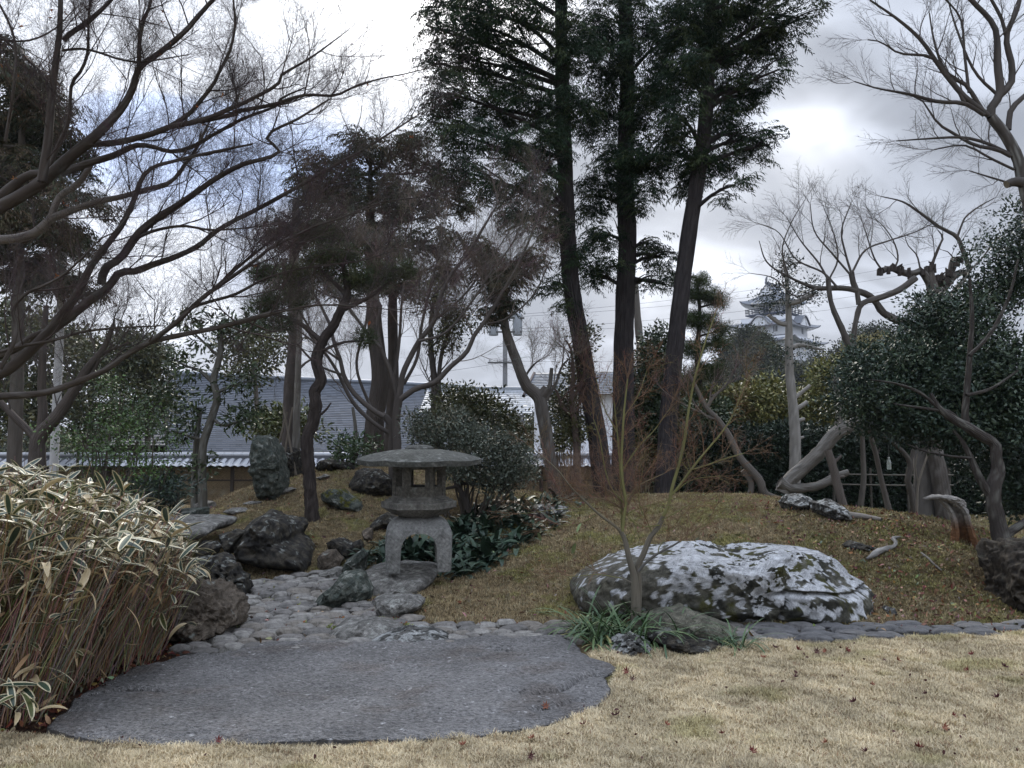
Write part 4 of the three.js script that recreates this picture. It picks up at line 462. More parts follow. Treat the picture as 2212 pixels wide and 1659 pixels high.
  put('roof', hexLoft([[0.012, 0.20], [0.006, 0.30, 0], [0.008, 0.47, 0.003], [0.0, 0.60, 0.008], [0.0, 0.645, 0.011], [0.050, 0.658, 0.016], [0.084, 0.58, 0.013], [0.118, 0.47, 0.008], [0.146, 0.34, 0.003], [0.165, 0.23, 0], [yT, 0.15, 0], [yT + 0.002, 0.10, 0]], 0, 6), yE, TURN, [0.135, 0.137, 0.125], 0.4);
  const knob = new THREE.LatheGeometry([[0, 0.05], [0.07, 0.046], [0.125, 0.036], [0.148, 0.02], [0.15, 0.006], [0.146, -0.01], [0, -0.01]].map(([x, y]) => new THREE.Vector2(x, y)), 40); knob.deleteAttribute('uv'); put('cap', knob, yE + yT - 0.004, 0, [0.13, 0.13, 0.122], 0.4);
}
// ---------- plant kit ----------
const YUP = V(0, 1, 0), _q = new THREE.Quaternion(), _q2 = new THREE.Quaternion(), _m = new THREE.Matrix4(), _s = V(1, 1, 1);
function instanced(name, geo, mat, list, parent) {   // list of [position, direction, scale, roll, colour]
  const im = new THREE.InstancedMesh(geo, mat, list.length); im.name = name; im.userData.kind = 'stuff'; const c = new THREE.Color();
  list.forEach(([p, d, s, roll, col], k) => { _q.setFromUnitVectors(YUP, d); _q2.setFromAxisAngle(YUP, roll); _q.multiply(_q2); if (typeof s === 'number') _s.set(s, s, s); else _s.set(...s); im.setMatrixAt(k, _m.compose(p, _q, _s)); im.setColorAt(k, c.setRGB(...(col ?? [1, 1, 1]))); });
  if (parent) attach(im, parent); else { im.name = numbered(name); scene.add(im); shadows(im); } return im;
}
function randDir(r, up = 0) { const a = r() * Math.PI * 2, z = r() * 2 - 1, s = Math.sqrt(1 - z * z); return V(s * Math.cos(a), z + up, s * Math.sin(a)).normalize(); }
// leaf sprigs: n flat folded leaves on short stalks within a ball of radius 1
function sprig(seed, n, L, W, up, shade = 0.25, droop = 0) {
  const r = rngOf(seed), mb = new MB();
  for (let k = 0; k < n; k++) {
    const c = randDir(r).multiplyScalar(Math.pow(r(), 0.45) * 0.95), d = c.clone().normalize().addScaledVector(randDir(r), 0.9); d.y += up - droop; d.normalize();
    const s = randDir(r).cross(d).normalize(), nn = V(0, 0, 0).crossVectors(d, s), l = L * rnd(r, 0.7, 1.25), w = W * rnd(r, 0.75, 1.2), q = 1 + shade * (r() * 2 - 1), col = [q, q, q];
    const b = c, m1 = c.clone().addScaledVector(d, l * 0.35).addScaledVector(nn, l * 0.05), e = c.clone().addScaledVector(d, l).addScaledVector(nn, -l * 0.12); e.y -= droop * l * 0.3;
    const i0 = mb.v(b.x, b.y, b.z, col), i1 = mb.v(m1.x + s.x * w, m1.y + s.y * w, m1.z + s.z * w, col), i2 = mb.v(e.x, e.y, e.z, col), i3 = mb.v(m1.x - s.x * w, m1.y - s.y * w, m1.z - s.z * w, col); mb.tri(i0, i1, i2); mb.tri(i0, i2, i3);
  }
  return mb.geo();
}
// a hanging cypress spray: scale-leaved twigs fanned in a sheet that droops
function cypressSpray(seed) {
  const r = rngOf(seed), mb = new MB();
  for (let b = 0; b < 5; b++) {
    const a0 = rnd(r, -0.9, 0.9), dir = V(Math.sin(a0), rnd(r, 0.1, 0.5), Math.cos(a0)), st = randDir(r).multiplyScalar(0.3);
    for (let k = 0; k < 11; k++) {
      const t = k / 10, p = st.clone().addScaledVector(dir, t * 0.9); p.y -= 0.55 * t * t; const sgn = k % 2 ? 1 : -1, d = V(dir.z * sgn * rnd(r, 0.2, 0.7) + dir.x * 0.6, rnd(r, -0.9, -0.1), -dir.x * sgn * rnd(r, 0.2, 0.7) + dir.z * 0.6).normalize(), l = rnd(r, 0.16, 0.36), w = rnd(r, 0.022, 0.045), s = randDir(r).cross(d).normalize(), q = rnd(r, 0.65, 1.3), col = [q, q, q], m = p.clone().addScaledVector(d, l * 0.45), e = p.clone().addScaledVector(d, l); e.y -= 0.05;
      const i0 = mb.v(p.x, p.y, p.z, col), i1 = mb.v(m.x + s.x * w, m.y + s.y * w, m.z + s.z * w, col), i2 = mb.v(e.x, e.y, e.z, col), i3 = mb.v(m.x - s.x * w, m.y - s.y * w, m.z - s.z * w, col); mb.tri(i0, i1, i2); mb.tri(i0, i2, i3);
    }
  }
  return mb.geo();
}
function needleTuft(seed) { const r = rngOf(seed), mb = new MB(); for (let k = 0; k < 44; k++) { const d = randDir(r, 0.75), o = randDir(r).multiplyScalar(0.5), s = randDir(r).cross(d).normalize(), l = rnd(r, 0.4, 0.75), w = 0.022, q = rnd(r, 0.7, 1.3), c = [q, q, q]; const a = mb.v(o.x - s.x * w, o.y - s.y * w, o.z - s.z * w, c), b = mb.v(o.x + s.x * w, o.y + s.y * w, o.z + s.z * w, c), e = mb.v(o.x + d.x * l, o.y + d.y * l, o.z + d.z * l, c); mb.tri(a, b, e); } return mb.geo(); }
// a bare spray of fine twigs along +y, length 1
function bareSpray(seed, spread, th = 0.0029, side = 11, fine = 3) {
  const r = rngOf(seed), mb = new MB(), white = [1, 1, 1];
  const go = (p, d, len, rad, lv) => { const pts = [p.clone()], n = lv === 0 ? 7 : lv === 1 ? 4 : 2; let q = p.clone(), e = d.clone(); for (let k = 0; k < n; k++) { e.addScaledVector(randDir(r), 0.16).normalize(); e.y += lv ? 0.05 : 0.02; e.normalize(); q = q.clone().addScaledVector(e, len / n); pts.push(q); } tube(mb, pts, taper(pts.length, rad, rad * 0.45), 3, white); if (lv === 2) return; const m = lv === 0 ? side : fine; for (let k = 0; k < m; k++) { const t = lerp(0.12, 0.98, (k + 0.5 * r()) / m), i = Math.min(n - 1, Math.floor(t * n)), b = pts[i].clone().lerp(pts[i + 1], t * n - i), dd = e.clone().multiplyScalar(0.9).addScaledVector(randDir(r), spread).normalize(); go(b, dd, len * rnd(r, 0.3, 0.55) * (lv ? 0.8 : 1.15 - 0.6 * t), rad * 0.68, lv + 1); } };
  go(V(0, 0, 0), V(0, 1, 0), 1, th, 0); return mb.geo();
}
const SPRAYS = [1, 2, 3, 4].map((s) => bareSpray(s * 31, 0.85)), FINE = [5, 6, 7].map((s) => bareSpray(s * 31, 0.7, 0.0050, 8, 2)), ZIG = [8, 9].map((s) => bareSpray(s * 31, 1.2, 0.0060, 7, 2));
const CYP = [1, 2, 3].map((s) => cypressSpray(s * 17)), BROAD = [1, 2, 3].map((s) => sprig(s * 23, 22, 0.42, 0.085, 0.1)), SMALL = [1, 2].map((s) => sprig(s * 29, 34, 0.26, 0.062, 0.1)), NEEDLE = [1, 2].map((s) => needleTuft(s * 37)), HANGLEAF = [1, 2].map((s) => sprig(s * 43, 11, 0.62, 0.10, -0.1, 0.3, 0.5)), HILLT = [1, 2].map((s) => sprig(s * 47, 60, 0.24, 0.08, 0.15, 0.4));
// crowns: each blob is [x, y, rx, ry, depth, thickness in metres, share]
function crown(parent, name, blobs, count, geos, mat, size, seed, cols, o = {}) {
  const r = rngOf(seed); let W = 0; for (const b of blobs) W += (b[6] ?? 1) * Math.pow(b[2] * b[3], o.pow ?? 0.85); const lists = geos.map(() => []);
  for (const b of blobs) {
    const n = Math.round(count * (b[6] ?? 1) * Math.pow(b[2] * b[3], o.pow ?? 0.85) / W), C = P(b[0], b[1], b[4]), k = b[4] / FOC, q = [b[2] * k, b[3] * k, b[5] ?? b[2] * k * 0.9];
    for (let i = 0, tries = 0; i < n && tries < n * 6; tries++) {
      const u = randDir(r).multiplyScalar(Math.pow(r(), 0.42)), p = V(C.x + u.x * q[0], C.y + u.y * q[1], C.z + u.z * q[2]);
      if (o.gap && fbm(p.x * o.gap, p.y * o.gap * 1.3 + seed, p.z * o.gap, 2) < (o.cut ?? -0.05)) continue; i++;
      if (o.floor !== undefined && p.y < H(p.x, p.z) + o.floor) continue;
      if (o.gap2 && n3b(p.x * o.gap2, p.y * o.gap2, p.z * o.gap2) < -0.3) continue;
      const out = V(u.x, 0, u.z).addScaledVector(randDir(r), 0.8), d = o.hang ? V(out.x * 0.3, 1, out.z * 0.3).normalize() : randDir(r, o.up ?? 0.5), c = cols[Math.floor(r() * cols.length)], e = rnd(r, 0.75, 1.25);
      lists[Math.floor(r() * geos.length)].push([p, d, rnd(r, size[0], size[1]), r() * 6.283, c.map((v) => v * e)]);
    }
  }
  lists.forEach((l, i) => l.length && instanced(name, geos[i], mat, l, parent));
}
// a limb through measured points ([x, y, depth]); returns its sampled path
function limbPts(pts, d, step = 0.12) { return smooth(pts.map(([x, y, e]) => P(x, y, d + (e ?? 0))), step); }
function limb(parent, name, pts, d, rpx, col, mat = M.bark, o = {}) {
  const path = limbPts(pts, d, o.step ?? 0.1), rad = radii(rpx.map((e) => e * d / FOC), path.length), mb = new MB(); tube(mb, path, rad, o.sides ?? 10, col, { rough: o.rough ?? 0.12, seed: pts[0][0] * 0.37, vary: o.vary ?? 0.45, cap: o.cap, ridged: o.ridged, stretch: o.stretch, cw: 1, patch: o.patch }); part(name, mb.geo(), mat, parent); return { path, rad };
}
// secondary shoots along limbs, with sprays of twigs
function dress(parent, limbs, o) {
  const r = rngOf(o.seed), mb = new MB(), lists = o.sprays.map(() => []), col = o.col;
  const shoot = (p, d, len, rad, lv) => {
    const n = 5, pts = [p.clone()]; let q = p.clone(), e = d.clone(); for (let k = 0; k < n; k++) { e.addScaledVector(randDir(r), o.wander ?? 0.2); e.y += (o.up ?? 0.06); e.normalize(); q = q.clone().addScaledVector(e, len / n); pts.push(q); }
    tube(mb, pts, taper(pts.length, rad, Math.max(0.0016, rad * 0.4)), rad > 0.012 ? 6 : 4, col);
    for (let k = 1; k <= n; k++) for (let j = 0; j < (o.per ?? 1); j++) { if (lv < (o.levels ?? 1) && r() < 0.55) shoot(pts[k], e.clone().addScaledVector(randDir(r), 0.8).normalize(), len * rnd(r, 0.4, 0.65), rad * 0.6, lv + 1); const dd = e.clone().addScaledVector(randDir(r), o.fan ?? 0.6); dd.y += o.up ?? 0.06; lists[Math.floor(r() * lists.length)].push([pts[k], dd.normalize(), rnd(r, o.size[0], o.size[1]), r() * 6.28, col.map((v) => v * rnd(r, 0.8, 1.25))]); }
  };
  for (const { path, rad, skip } of limbs) { let acc = 0, next = rnd(r, 0, o.every); for (let k = 1; k < path.length; k++) { acc += path[k].distanceTo(path[k - 1]); if (k / path.length < (skip ?? o.skip ?? 0)) continue; if (acc > next) { next = acc + o.every * rnd(r, 0.6, 1.4); const t = path[k].clone().sub(path[k - 1]).normalize(); const d = t.clone().multiplyScalar(o.along ?? 0.8).addScaledVector(randDir(r), 0.75); d.y += o.up ?? 0.06; d.normalize(); const u = k / path.length; shoot(path[k], d, rnd(r, o.len[0], o.len[1]) * (1 - 0.4 * u), Math.min(rad[k] * 0.55, o.rmax ?? 0.02), 0); } } const e = path.length - 1, t = path[e].clone().sub(path[e - 1]).normalize(); for (let j = 0; j < 3; j++) lists[j % lists.length].push([path[e], t.clone().addScaledVector(randDir(r), 0.35).normalize(), o.size[1], r() * 6.28, col]); }
  if (mb.n) mb.build('twigs', M.twig, parent, 'stuff'); lists.forEach((l, i) => l.length && instanced('fine_twigs', o.sprays[i], M.twig, l, parent));
}
const zz = (pts, ox, oy, s) => pts.map(([x, y]) => [ox + x * s, oy + y * s]);
const Q4 = (pts) => zz(pts, 438.9, 548.6, 0.2728), Q2 = (pts) => zz(pts, 0, 438.9, 0.2728), Q1 = (pts) => zz(pts, 0, 0, 0.2728), Q3 = (pts) => zz(pts, 493.8, 164.6, 0.2728), Q8 = (pts) => zz(pts, 1608.5, 0, 0.4755), Q7 = (pts) => zz(pts, 1608.5, 493.8, 0.4755), Q6 = (pts) => zz(pts, 1042.4, 493.7, 0.4755), QP = (pts) => zz(pts, 1810.4, 384, 0.4032);

// ---------- bare maple leaning in from the left ----------
{
  const d = 5.2, col = [0.055, 0.045, 0.038], base = V(-4.6, 0, -5.6), t = thing('bare_maple', 'bare maple reaching in from the left with long sweeping grey-brown limbs', 'tree', base), L = [], add = (pts, r, o = {}) => L.push({ ...limb(t, 'branch', pts, d + (o.d ?? 0), r.map((e, k) => e * lerp(0.86, o.cap ? 0.8 : 0.62, k / (r.length - 1))), o.col ?? col, M.smoothBark, { rough: 0.16, sides: r[0] > 9 ? 14 : 9, cap: o.cap, patch: [0.095, 0.086, 0.077], step: 0.07 }), skip: o.skip });
  const tr = new MB(), tp = smooth([base.clone().add(V(0, -0.3, 0)), V(-4.5, 0.8, -5.5), P(-260, 840, d), P(-60, 640, d), P(-30, 470, d)], 0.1); tube(tr, tp, taper(tp.length, 0.17, 0.075), 18, col, { rough: 0.1, seed: 3, vary: 0.4 }); tr.build('trunk', M.smoothBark, t);
  add([[-60, 480], ...Q1([[0, 1640], [180, 1540], [330, 1440], [560, 1240], [750, 1080], [900, 930], [980, 830], [1050, 700], [1100, 540], [1230, 440], [1350, 350], [1480, 230], [1600, 90], [1740, -60], [1900, -220]])], [17, 16, 15, 14, 11, 9, 8, 7, 5], { skip: 0.3 });
  add(Q1([[1100, 540], [1105, 330], [1130, 180], [1180, 60], [1220, -120]]), [6.5, 6, 5, 4], { skip: 0.1 });
  add(Q1([[330, 1440], [350, 1300], [380, 1100], [405, 800], [440, 500], [470, 250], [480, 0], [490, -200]]), [11, 11, 10, 9.5, 8, 7], { d: -0.15 });
  add(Q1([[500, 320], [560, 260], [650, 205], [720, 150], [850, 30], [960, -100]]), [6.5, 7, 6, 5], { d: -0.1 });
  add(Q1([[374, 1380], [440, 1200], [540, 960], [560, 700], [570, 650], [640, 560], [690, 430], [700, 200], [712, 0], [720, -120]]), [5, 5.5, 5, 4.5, 4, 3.5], { d: 0.15 });
  add([...Q1([[690, 1150], [960, 1120], [1200, 1060], [1330, 1010], [1600, 950], [1800, 870], [2000, 780], [2212, 650]]), ...Q3([[400, 10], [640, -140], [900, -330]])], [7.5, 8, 8, 7, 6, 5, 3.5, 2], { d: 0.1, skip: 0.15 });
  add([...Q1([[1330, 1010], [1500, 900], [1560, 830], [1700, 650], [1720, 600], [1820, 400], [1860, 200], [1850, 30], [1840, -100]])], [6, 6, 5, 4.5, 4, 3], { d: 0.15 });
  add([...Q1([[1600, 960], [1900, 890]]), ...Q3([[40, 285], [350, 225], [600, 150], [850, 150], [1000, 80], [1200, 20], [1400, -20], [1560, -60]])], [6, 6, 5.5, 4.5, 3.5, 2.5, 1.5], { d: 0.2 });
  add([...Q1([[480, 1370], [680, 1300], [900, 1230], [1080, 1150], [1200, 1160], [1350, 1200], [1500, 1170], [1700, 1060], [1900, 950], [2212, 820]]), ...Q3([[400, 190], [600, 90]])], [10, 9, 8, 6, 6, 5.5, 5, 4, 2.5], { d: 0.3, skip: 0.2 });
  add(Q1([[-80, 1600], [0, 1560], [200, 1400], [300, 1370], [380, 1390]]), [15, 14, 13, 12], { d: 0.2, skip: 0.9 });
  add([[-60, 520], ...Q2([[0, 290], [180, 270], [300, 220], [400, 130], [560, 60], [700, 10]]), ...Q1([[750, 1600], [950, 1560], [1150, 1500], [1350, 1440], [1480, 1280], [1540, 1200], [1640, 1000]])], [12, 12, 11, 9, 8, 7, 6, 4.5], { d: 0.4, skip: 0.2, col: [0.16, 0.14, 0.125] });
  add(Q1([[400, 1740], [470, 1560], [600, 1470], [680, 1370], [730, 1280]]), [9, 8.5, 8, 7], { d: 0.4, skip: 0.5, col: [0.17, 0.15, 0.135], cap: [0.25, 0.2, 0.15] });
  add([[-150, 850], ...Q2([[0, 1350], [150, 1250], [400, 1000], [480, 900], [620, 700], [720, 500], [830, 350], [960, 180], [1000, 100], [1050, 0]]), ...Q1([[1130, 1400], [1200, 1330], [1400, 1270], [1700, 1200], [2000, 1140]])], [16, 15, 14, 13, 11, 9, 8, 6, 5, 3.5], { skip: 0.35 });
  add([...Q2([[420, 1000], [560, 890], [700, 780], [850, 670], [950, 545], [1050, 545], [1200, 490], [1400, 420], [1580, 330], [1700, 230], [1850, 140], [2050, 40]]), [640, 405], [700, 370], [790, 320], [900, 250]], [12, 11, 10, 8, 7, 6.5, 6, 5, 4, 2.5], { d: 0.25, skip: 0.2 });
  add([...Q2([[800, 640], [830, 520], [950, 440], [1080, 260], [1200, 150], [1400, 20]]), ...Q1([[1500, 1560], [1700, 1420], [1900, 1310], [2212, 1200]]), ...Q3([[300, 480], [560, 330], [800, 180]])], [10, 10.5, 10, 8, 7, 5.5, 4.5, 3], { d: 0.1, skip: 0.25 });
  add([...Q2([[1060, 290], [1180, 230], [1450, 180], [1650, 210], [1900, 200], [2200, 160]])], [4.5, 4, 3.5, 2.5, 1.5], { d: 0.1 });
  add([[-60, 800], ...Q2([[0, 1200], [130, 1150], [300, 1030], [400, 1010]])], [12, 11, 10, 8], { d: 0.15, skip: 0.95 });
  add([[-160, 860], ...Q2([[0, 1530], [350, 1500], [600, 1420], [850, 1310], [1000, 1200], [1180, 1100], [1400, 940], [1600, 750], [1800, 610], [2050, 430]]), ...Q3([[300, 1380], [500, 1280], [700, 1180], [900, 1120], [1200, 1000], [1500, 960]])], [9, 10, 9, 8.5, 8, 7, 6, 5, 4, 2.5, 1.5], { d: -0.15, skip: 0.3 });
  add([...Q2([[1180, 1100], [1350, 1060], [1500, 1030], [1700, 990], [1900, 940], [2212, 850]]), ...Q4([[250, 560], [500, 490], [850, 410], [1200, 410], [1500, 440], [1750, 420]])], [7, 6.5, 6, 5, 4, 3, 2, 1.2], { d: -0.1, skip: 0.2 });
  add(Q4([[-100, 430], [0, 390], [250, 320], [500, 190], [800, 110], [1200, 60], [1500, -20]]), [4.5, 4, 3, 2.5, 1.5], { d: 0.1 });
  add(Q4([[0, 350], [180, 190], [330, 60], [480, -60], [700, -250], [900, -420]]), [4.5, 4, 3.5, 2.5, 1.5], { d: 0.3 });
  add(Q2([[-40, 1190], [130, 1140], [400, 1090], [650, 1020], [900, 990], [1300, 970]]), [5, 4.5, 4, 3, 2], { d: -0.1 });
  add(Q2([[0, 1310], [110, 1100], [130, 980], [100, 850], [200, 720], [350, 650], [500, 570], [650, 430], [800, 280], [900, 230], [1050, 60]]), [5.5, 5, 4.5, 3.5, 2.5, 1.8], { d: -0.25 });
  add(Q1([[40, 1120], [110, 680], [125, 400], [90, 230], [20, 80], [-60, -60]]), [3.5, 4, 4.5, 4, 3.5], { d: -0.2 });
  add(Q1([[490, 400], [650, 385], [800, 420], [950, 470], [1100, 490], [1300, 465], [1500, 430]]), [3.2, 3.2, 3, 2.5, 1.8], { d: -0.1 });
  add(Q1([[0, 310], [200, 325], [400, 250], [600, 60]]), [3, 2.6, 2.2, 1.6], { d: -0.2 });
  dress(t, L, { seed: 5, sprays: SPRAYS, col: [0.062, 0.048, 0.045], every: 0.15, len: [0.22, 0.66], size: [0.18, 0.40], skip: 0.05, up: 0.10, fan: 0.5, levels: 1, per: 1, rmax: 0.006 });
  const r = rngOf(77), lm = new MB(); for (let k = 0; k < 34; k++) { const q = L[Math.floor(r() * L.length)].path, p = q[Math.floor(rnd(r, 0.4, 1) * (q.length - 1))].clone().addScaledVector(randDir(r), 0.12), c = mix3([0.22, 0.06, 0.02], [0.30, 0.14, 0.05], r()); for (let j = 0; j < 5; j++) { const dd = randDir(r, -0.5), s = randDir(r).cross(dd).normalize(), l = 0.022, a = lm.v(p.x, p.y, p.z, c), b = lm.v(p.x + dd.x * l * 0.5 + s.x * 0.006, p.y + dd.y * l * 0.5 + s.y * 0.006, p.z + dd.z * l * 0.5 + s.z * 0.006, c), e = lm.v(p.x + dd.x * l, p.y + dd.y * l, p.z + dd.z * l, c), f = lm.v(p.x + dd.x * l * 0.5 - s.x * 0.006, p.y + dd.y * l * 0.5 - s.y * 0.006, p.z + dd.z * l * 0.5 - s.z * 0.006, c); lm.tri(a, b, e); lm.tri(a, e, f); } } lm.build('withered_leaves', M.matLeaf, t, 'stuff');
}
// ---------- bare maple behind the lantern ----------
{
  const d = 11.6, col = [0.080, 0.069, 0.061], g = G(858, 1000), t = thing('bare_maple', 'many-stemmed bare maple spreading behind the lantern roof', 'tree', V(P(858, 990, d).x, H(P(858, 990, d).x, -d), -d)), L = [], add = (pts, r, dd = 0, skip = 0.25) => L.push({ ...limb(t, 'branch', pts, d + dd, r.map((e) => e * 0.78), col, M.smoothBark, { rough: 0.14, sides: 9, step: 0.12 }), skip });
  limb(t, 'trunk', [[862, 1075], [858, 974], [856, 903], [862, 854]], d, [12, 10, 9, 9], col, M.smoothBark, { sides: 14 });
  limb(t, 'trunk', [[850, 1075], [846, 974], [845, 917], [825, 895]], d + 0.1, [10, 8.5, 8, 7.5], col, M.smoothBark, { sides: 12 });
  add([[862, 860], [870, 808], [886, 772], [905, 737], [938, 693], [952, 639], [974, 592], [1006, 554], [1045, 490], [1075, 440]], [9, 8, 7, 6, 5, 4, 2.5]);
  add([[830, 900], [807, 887], [766, 851], [742, 810], [736, 780], [723, 745], [712, 701], [698, 671], [660, 600]], [7.5, 7, 6, 5, 4, 3], -0.2);
  add([[846, 940], [794, 903], [758, 862], [728, 802], [700, 760], [650, 700]], [6, 6, 5, 4, 2.5], 0.3);
  add([[866, 862], [897, 840], [938, 827], [971, 794], [1009, 759], [1025, 723], [1042, 701], [1080, 640], [1120, 570], [1150, 500], [1165, 440]], [8, 8, 7, 6, 5, 4, 3, 2], -0.2);
  add([[858, 856], [840, 794], [823, 753], [815, 701], [821, 658], [780, 617], [760, 560], [745, 500]], [7, 6, 5.5, 5, 4, 3], 0.1);
  add([[823, 753], [780, 701], [739, 644], [725, 622], [706, 576], [690, 520]], [5, 4.5, 4, 3, 2], -0.1);
  add([[872, 830], [900, 775], [911, 701], [925, 640], [945, 560], [960, 490]], [5, 4.5, 4, 3, 2], 0.3);
  add([[850, 830], [862, 740], [868, 650], [880, 560], [890, 480]], [5, 4.5, 3.5, 2.5, 1.8], 0.4);
  add([[800, 880], [770, 790], [790, 700], [800, 600], [820, 520]], [4.5, 4, 3.5, 2.5, 1.5], 0.6);
  add([[905, 737], [960, 720], [1020, 650], [1060, 590], [1110, 520], [1130, 470]], [4, 3.5, 3, 2, 1.5], -0.3);
  add([[938, 693], [1000, 640], [1060, 560], [1100, 500]], [3.5, 3, 2, 1.3], 0.2);
  add([[736, 780], [680, 740], [620, 700], [560, 690]], [3.5, 3, 2, 1.5], -0.2); add([[742, 810], [690, 790], [640, 740], [570, 620]], [3.5, 3, 2, 1.5], 0.2);
  add([[700, 760], [640, 660], [600, 580], [570, 520]], [3.5, 3, 2, 1.4], 0.4); add([[1042, 701], [1090, 690], [1150, 640], [1190, 560]], [3, 2.6, 2, 1.3], 0.1);
  dress(t, L, { seed: 15, sprays: SPRAYS, col: [0.15, 0.122, 0.105], every: 0.32, len: [0.4, 1.1], size: [0.3, 0.6], skip: 0.25, up: 0.12, fan: 0.6, levels: 1, rmax: 0.008 });
}
// ---------- bare tree at upper right ----------
{
  const d = 6.6, col = [0.07, 0.062, 0.056], t = thing('bare_tree', 'bare grey tree fanning fine twigs across the upper right sky', 'tree', V(5.1, 0, -6.9)), L = [], add = (pts, r, o = {}) => L.push({ ...limb(t, 'branch', Q8(pts), d + (o.d ?? 0), r, col, M.smoothBark, { sides: 10 }), skip: o.skip ?? 0.15 });
  const tr = new MB(), tp = smooth([V(5.1, -0.2, -6.9), V(5.15, 1.2, -6.8), P(2260, 640, d), P(2232, 480, d), ...Q8([[1262, 800], [1245, 730], [1190, 620], [1120, 530]]).map(([x, y]) => P(x, y, d))], 0.08); tube(tr, tp, taper(tp.length, 0.11, 0.042), 16, col, { rough: 0.12, seed: 9, vary: 0.6, patch: [0.2, 0.2, 0.185] }); tr.build('trunk', M.smoothBark, t);
  limb(t, 'cut_stub', Q8([[1260, 830], [1225, 825], [1190, 838]]), d - 0.05, [12, 10, 9], col, M.smoothBark, { cap: [0.2, 0.17, 0.13] });
  add([[1120, 535], [1120, 490], [1160, 430], [1150, 300], [1135, 120], [1030, 0], [960, -80]], [9, 9, 8, 6, 5, 4], { skip: 0.3 });
  add([[1155, 435], [1210, 380], [1215, 300], [1190, 170], [1240, 40], [1260, -60]], [8, 7, 6, 5, 4]); add([[1190, 175], [1170, 90], [1100, -40]], [4, 3.5, 3]);
  add([[1110, 525], [1050, 480], [1000, 440], [900, 320], [800, 180], [700, 90], [570, 0]], [6, 6, 5, 4, 3, 2]); add([[1080, 500], [1000, 380], [940, 350], [850, 260], [700, 240], [620, 190], [560, 180]], [5, 4.5, 4, 3, 2, 1.4]);
  add([[1090, 522], [1000, 470], [880, 462], [760, 430], [600, 400], [500, 370]], [5, 4.5, 4, 3, 2, 1.3]); add([[1210, 710], [1150, 680], [1050, 660], [940, 600], [880, 560], [800, 450], [770, 440]], [4.5, 4, 3.5, 3, 2, 1.2]);
  add([[1205, 700], [1100, 650], [1000, 625], [830, 630], [690, 640]], [4, 3.5, 3, 2, 1.3]); add([[1000, 470], [940, 350], [900, 300], [860, 180], [840, 60]], [4, 3.5, 3, 2, 1.5]);
  add([[1225, 770], [1120, 720], [1000, 660], [860, 680]], [3, 2.6, 2, 1.2]); add([[1200, 830], [1100, 800], [1020, 775]], [2.4, 2, 1.2]); add([[1200, 590], [1210, 500], [1290, 420], [1380, 330]], [6, 6, 5, 4]); add([[1020, 420], [1000, 250], [980, 80], [900, -20]], [3.4, 3, 2.4, 1.6]); add([[1160, 440], [1050, 330], [960, 120], [930, 20]], [3.6, 3, 2.4, 1.5]);
  dress(t, L, { seed: 25, sprays: FINE, col: [0.075, 0.064, 0.058], every: 0.17, len: [0.2, 0.5], size: [0.18, 0.36], up: 0.08, fan: 0.6, levels: 0, rmax: 0.007 });
}
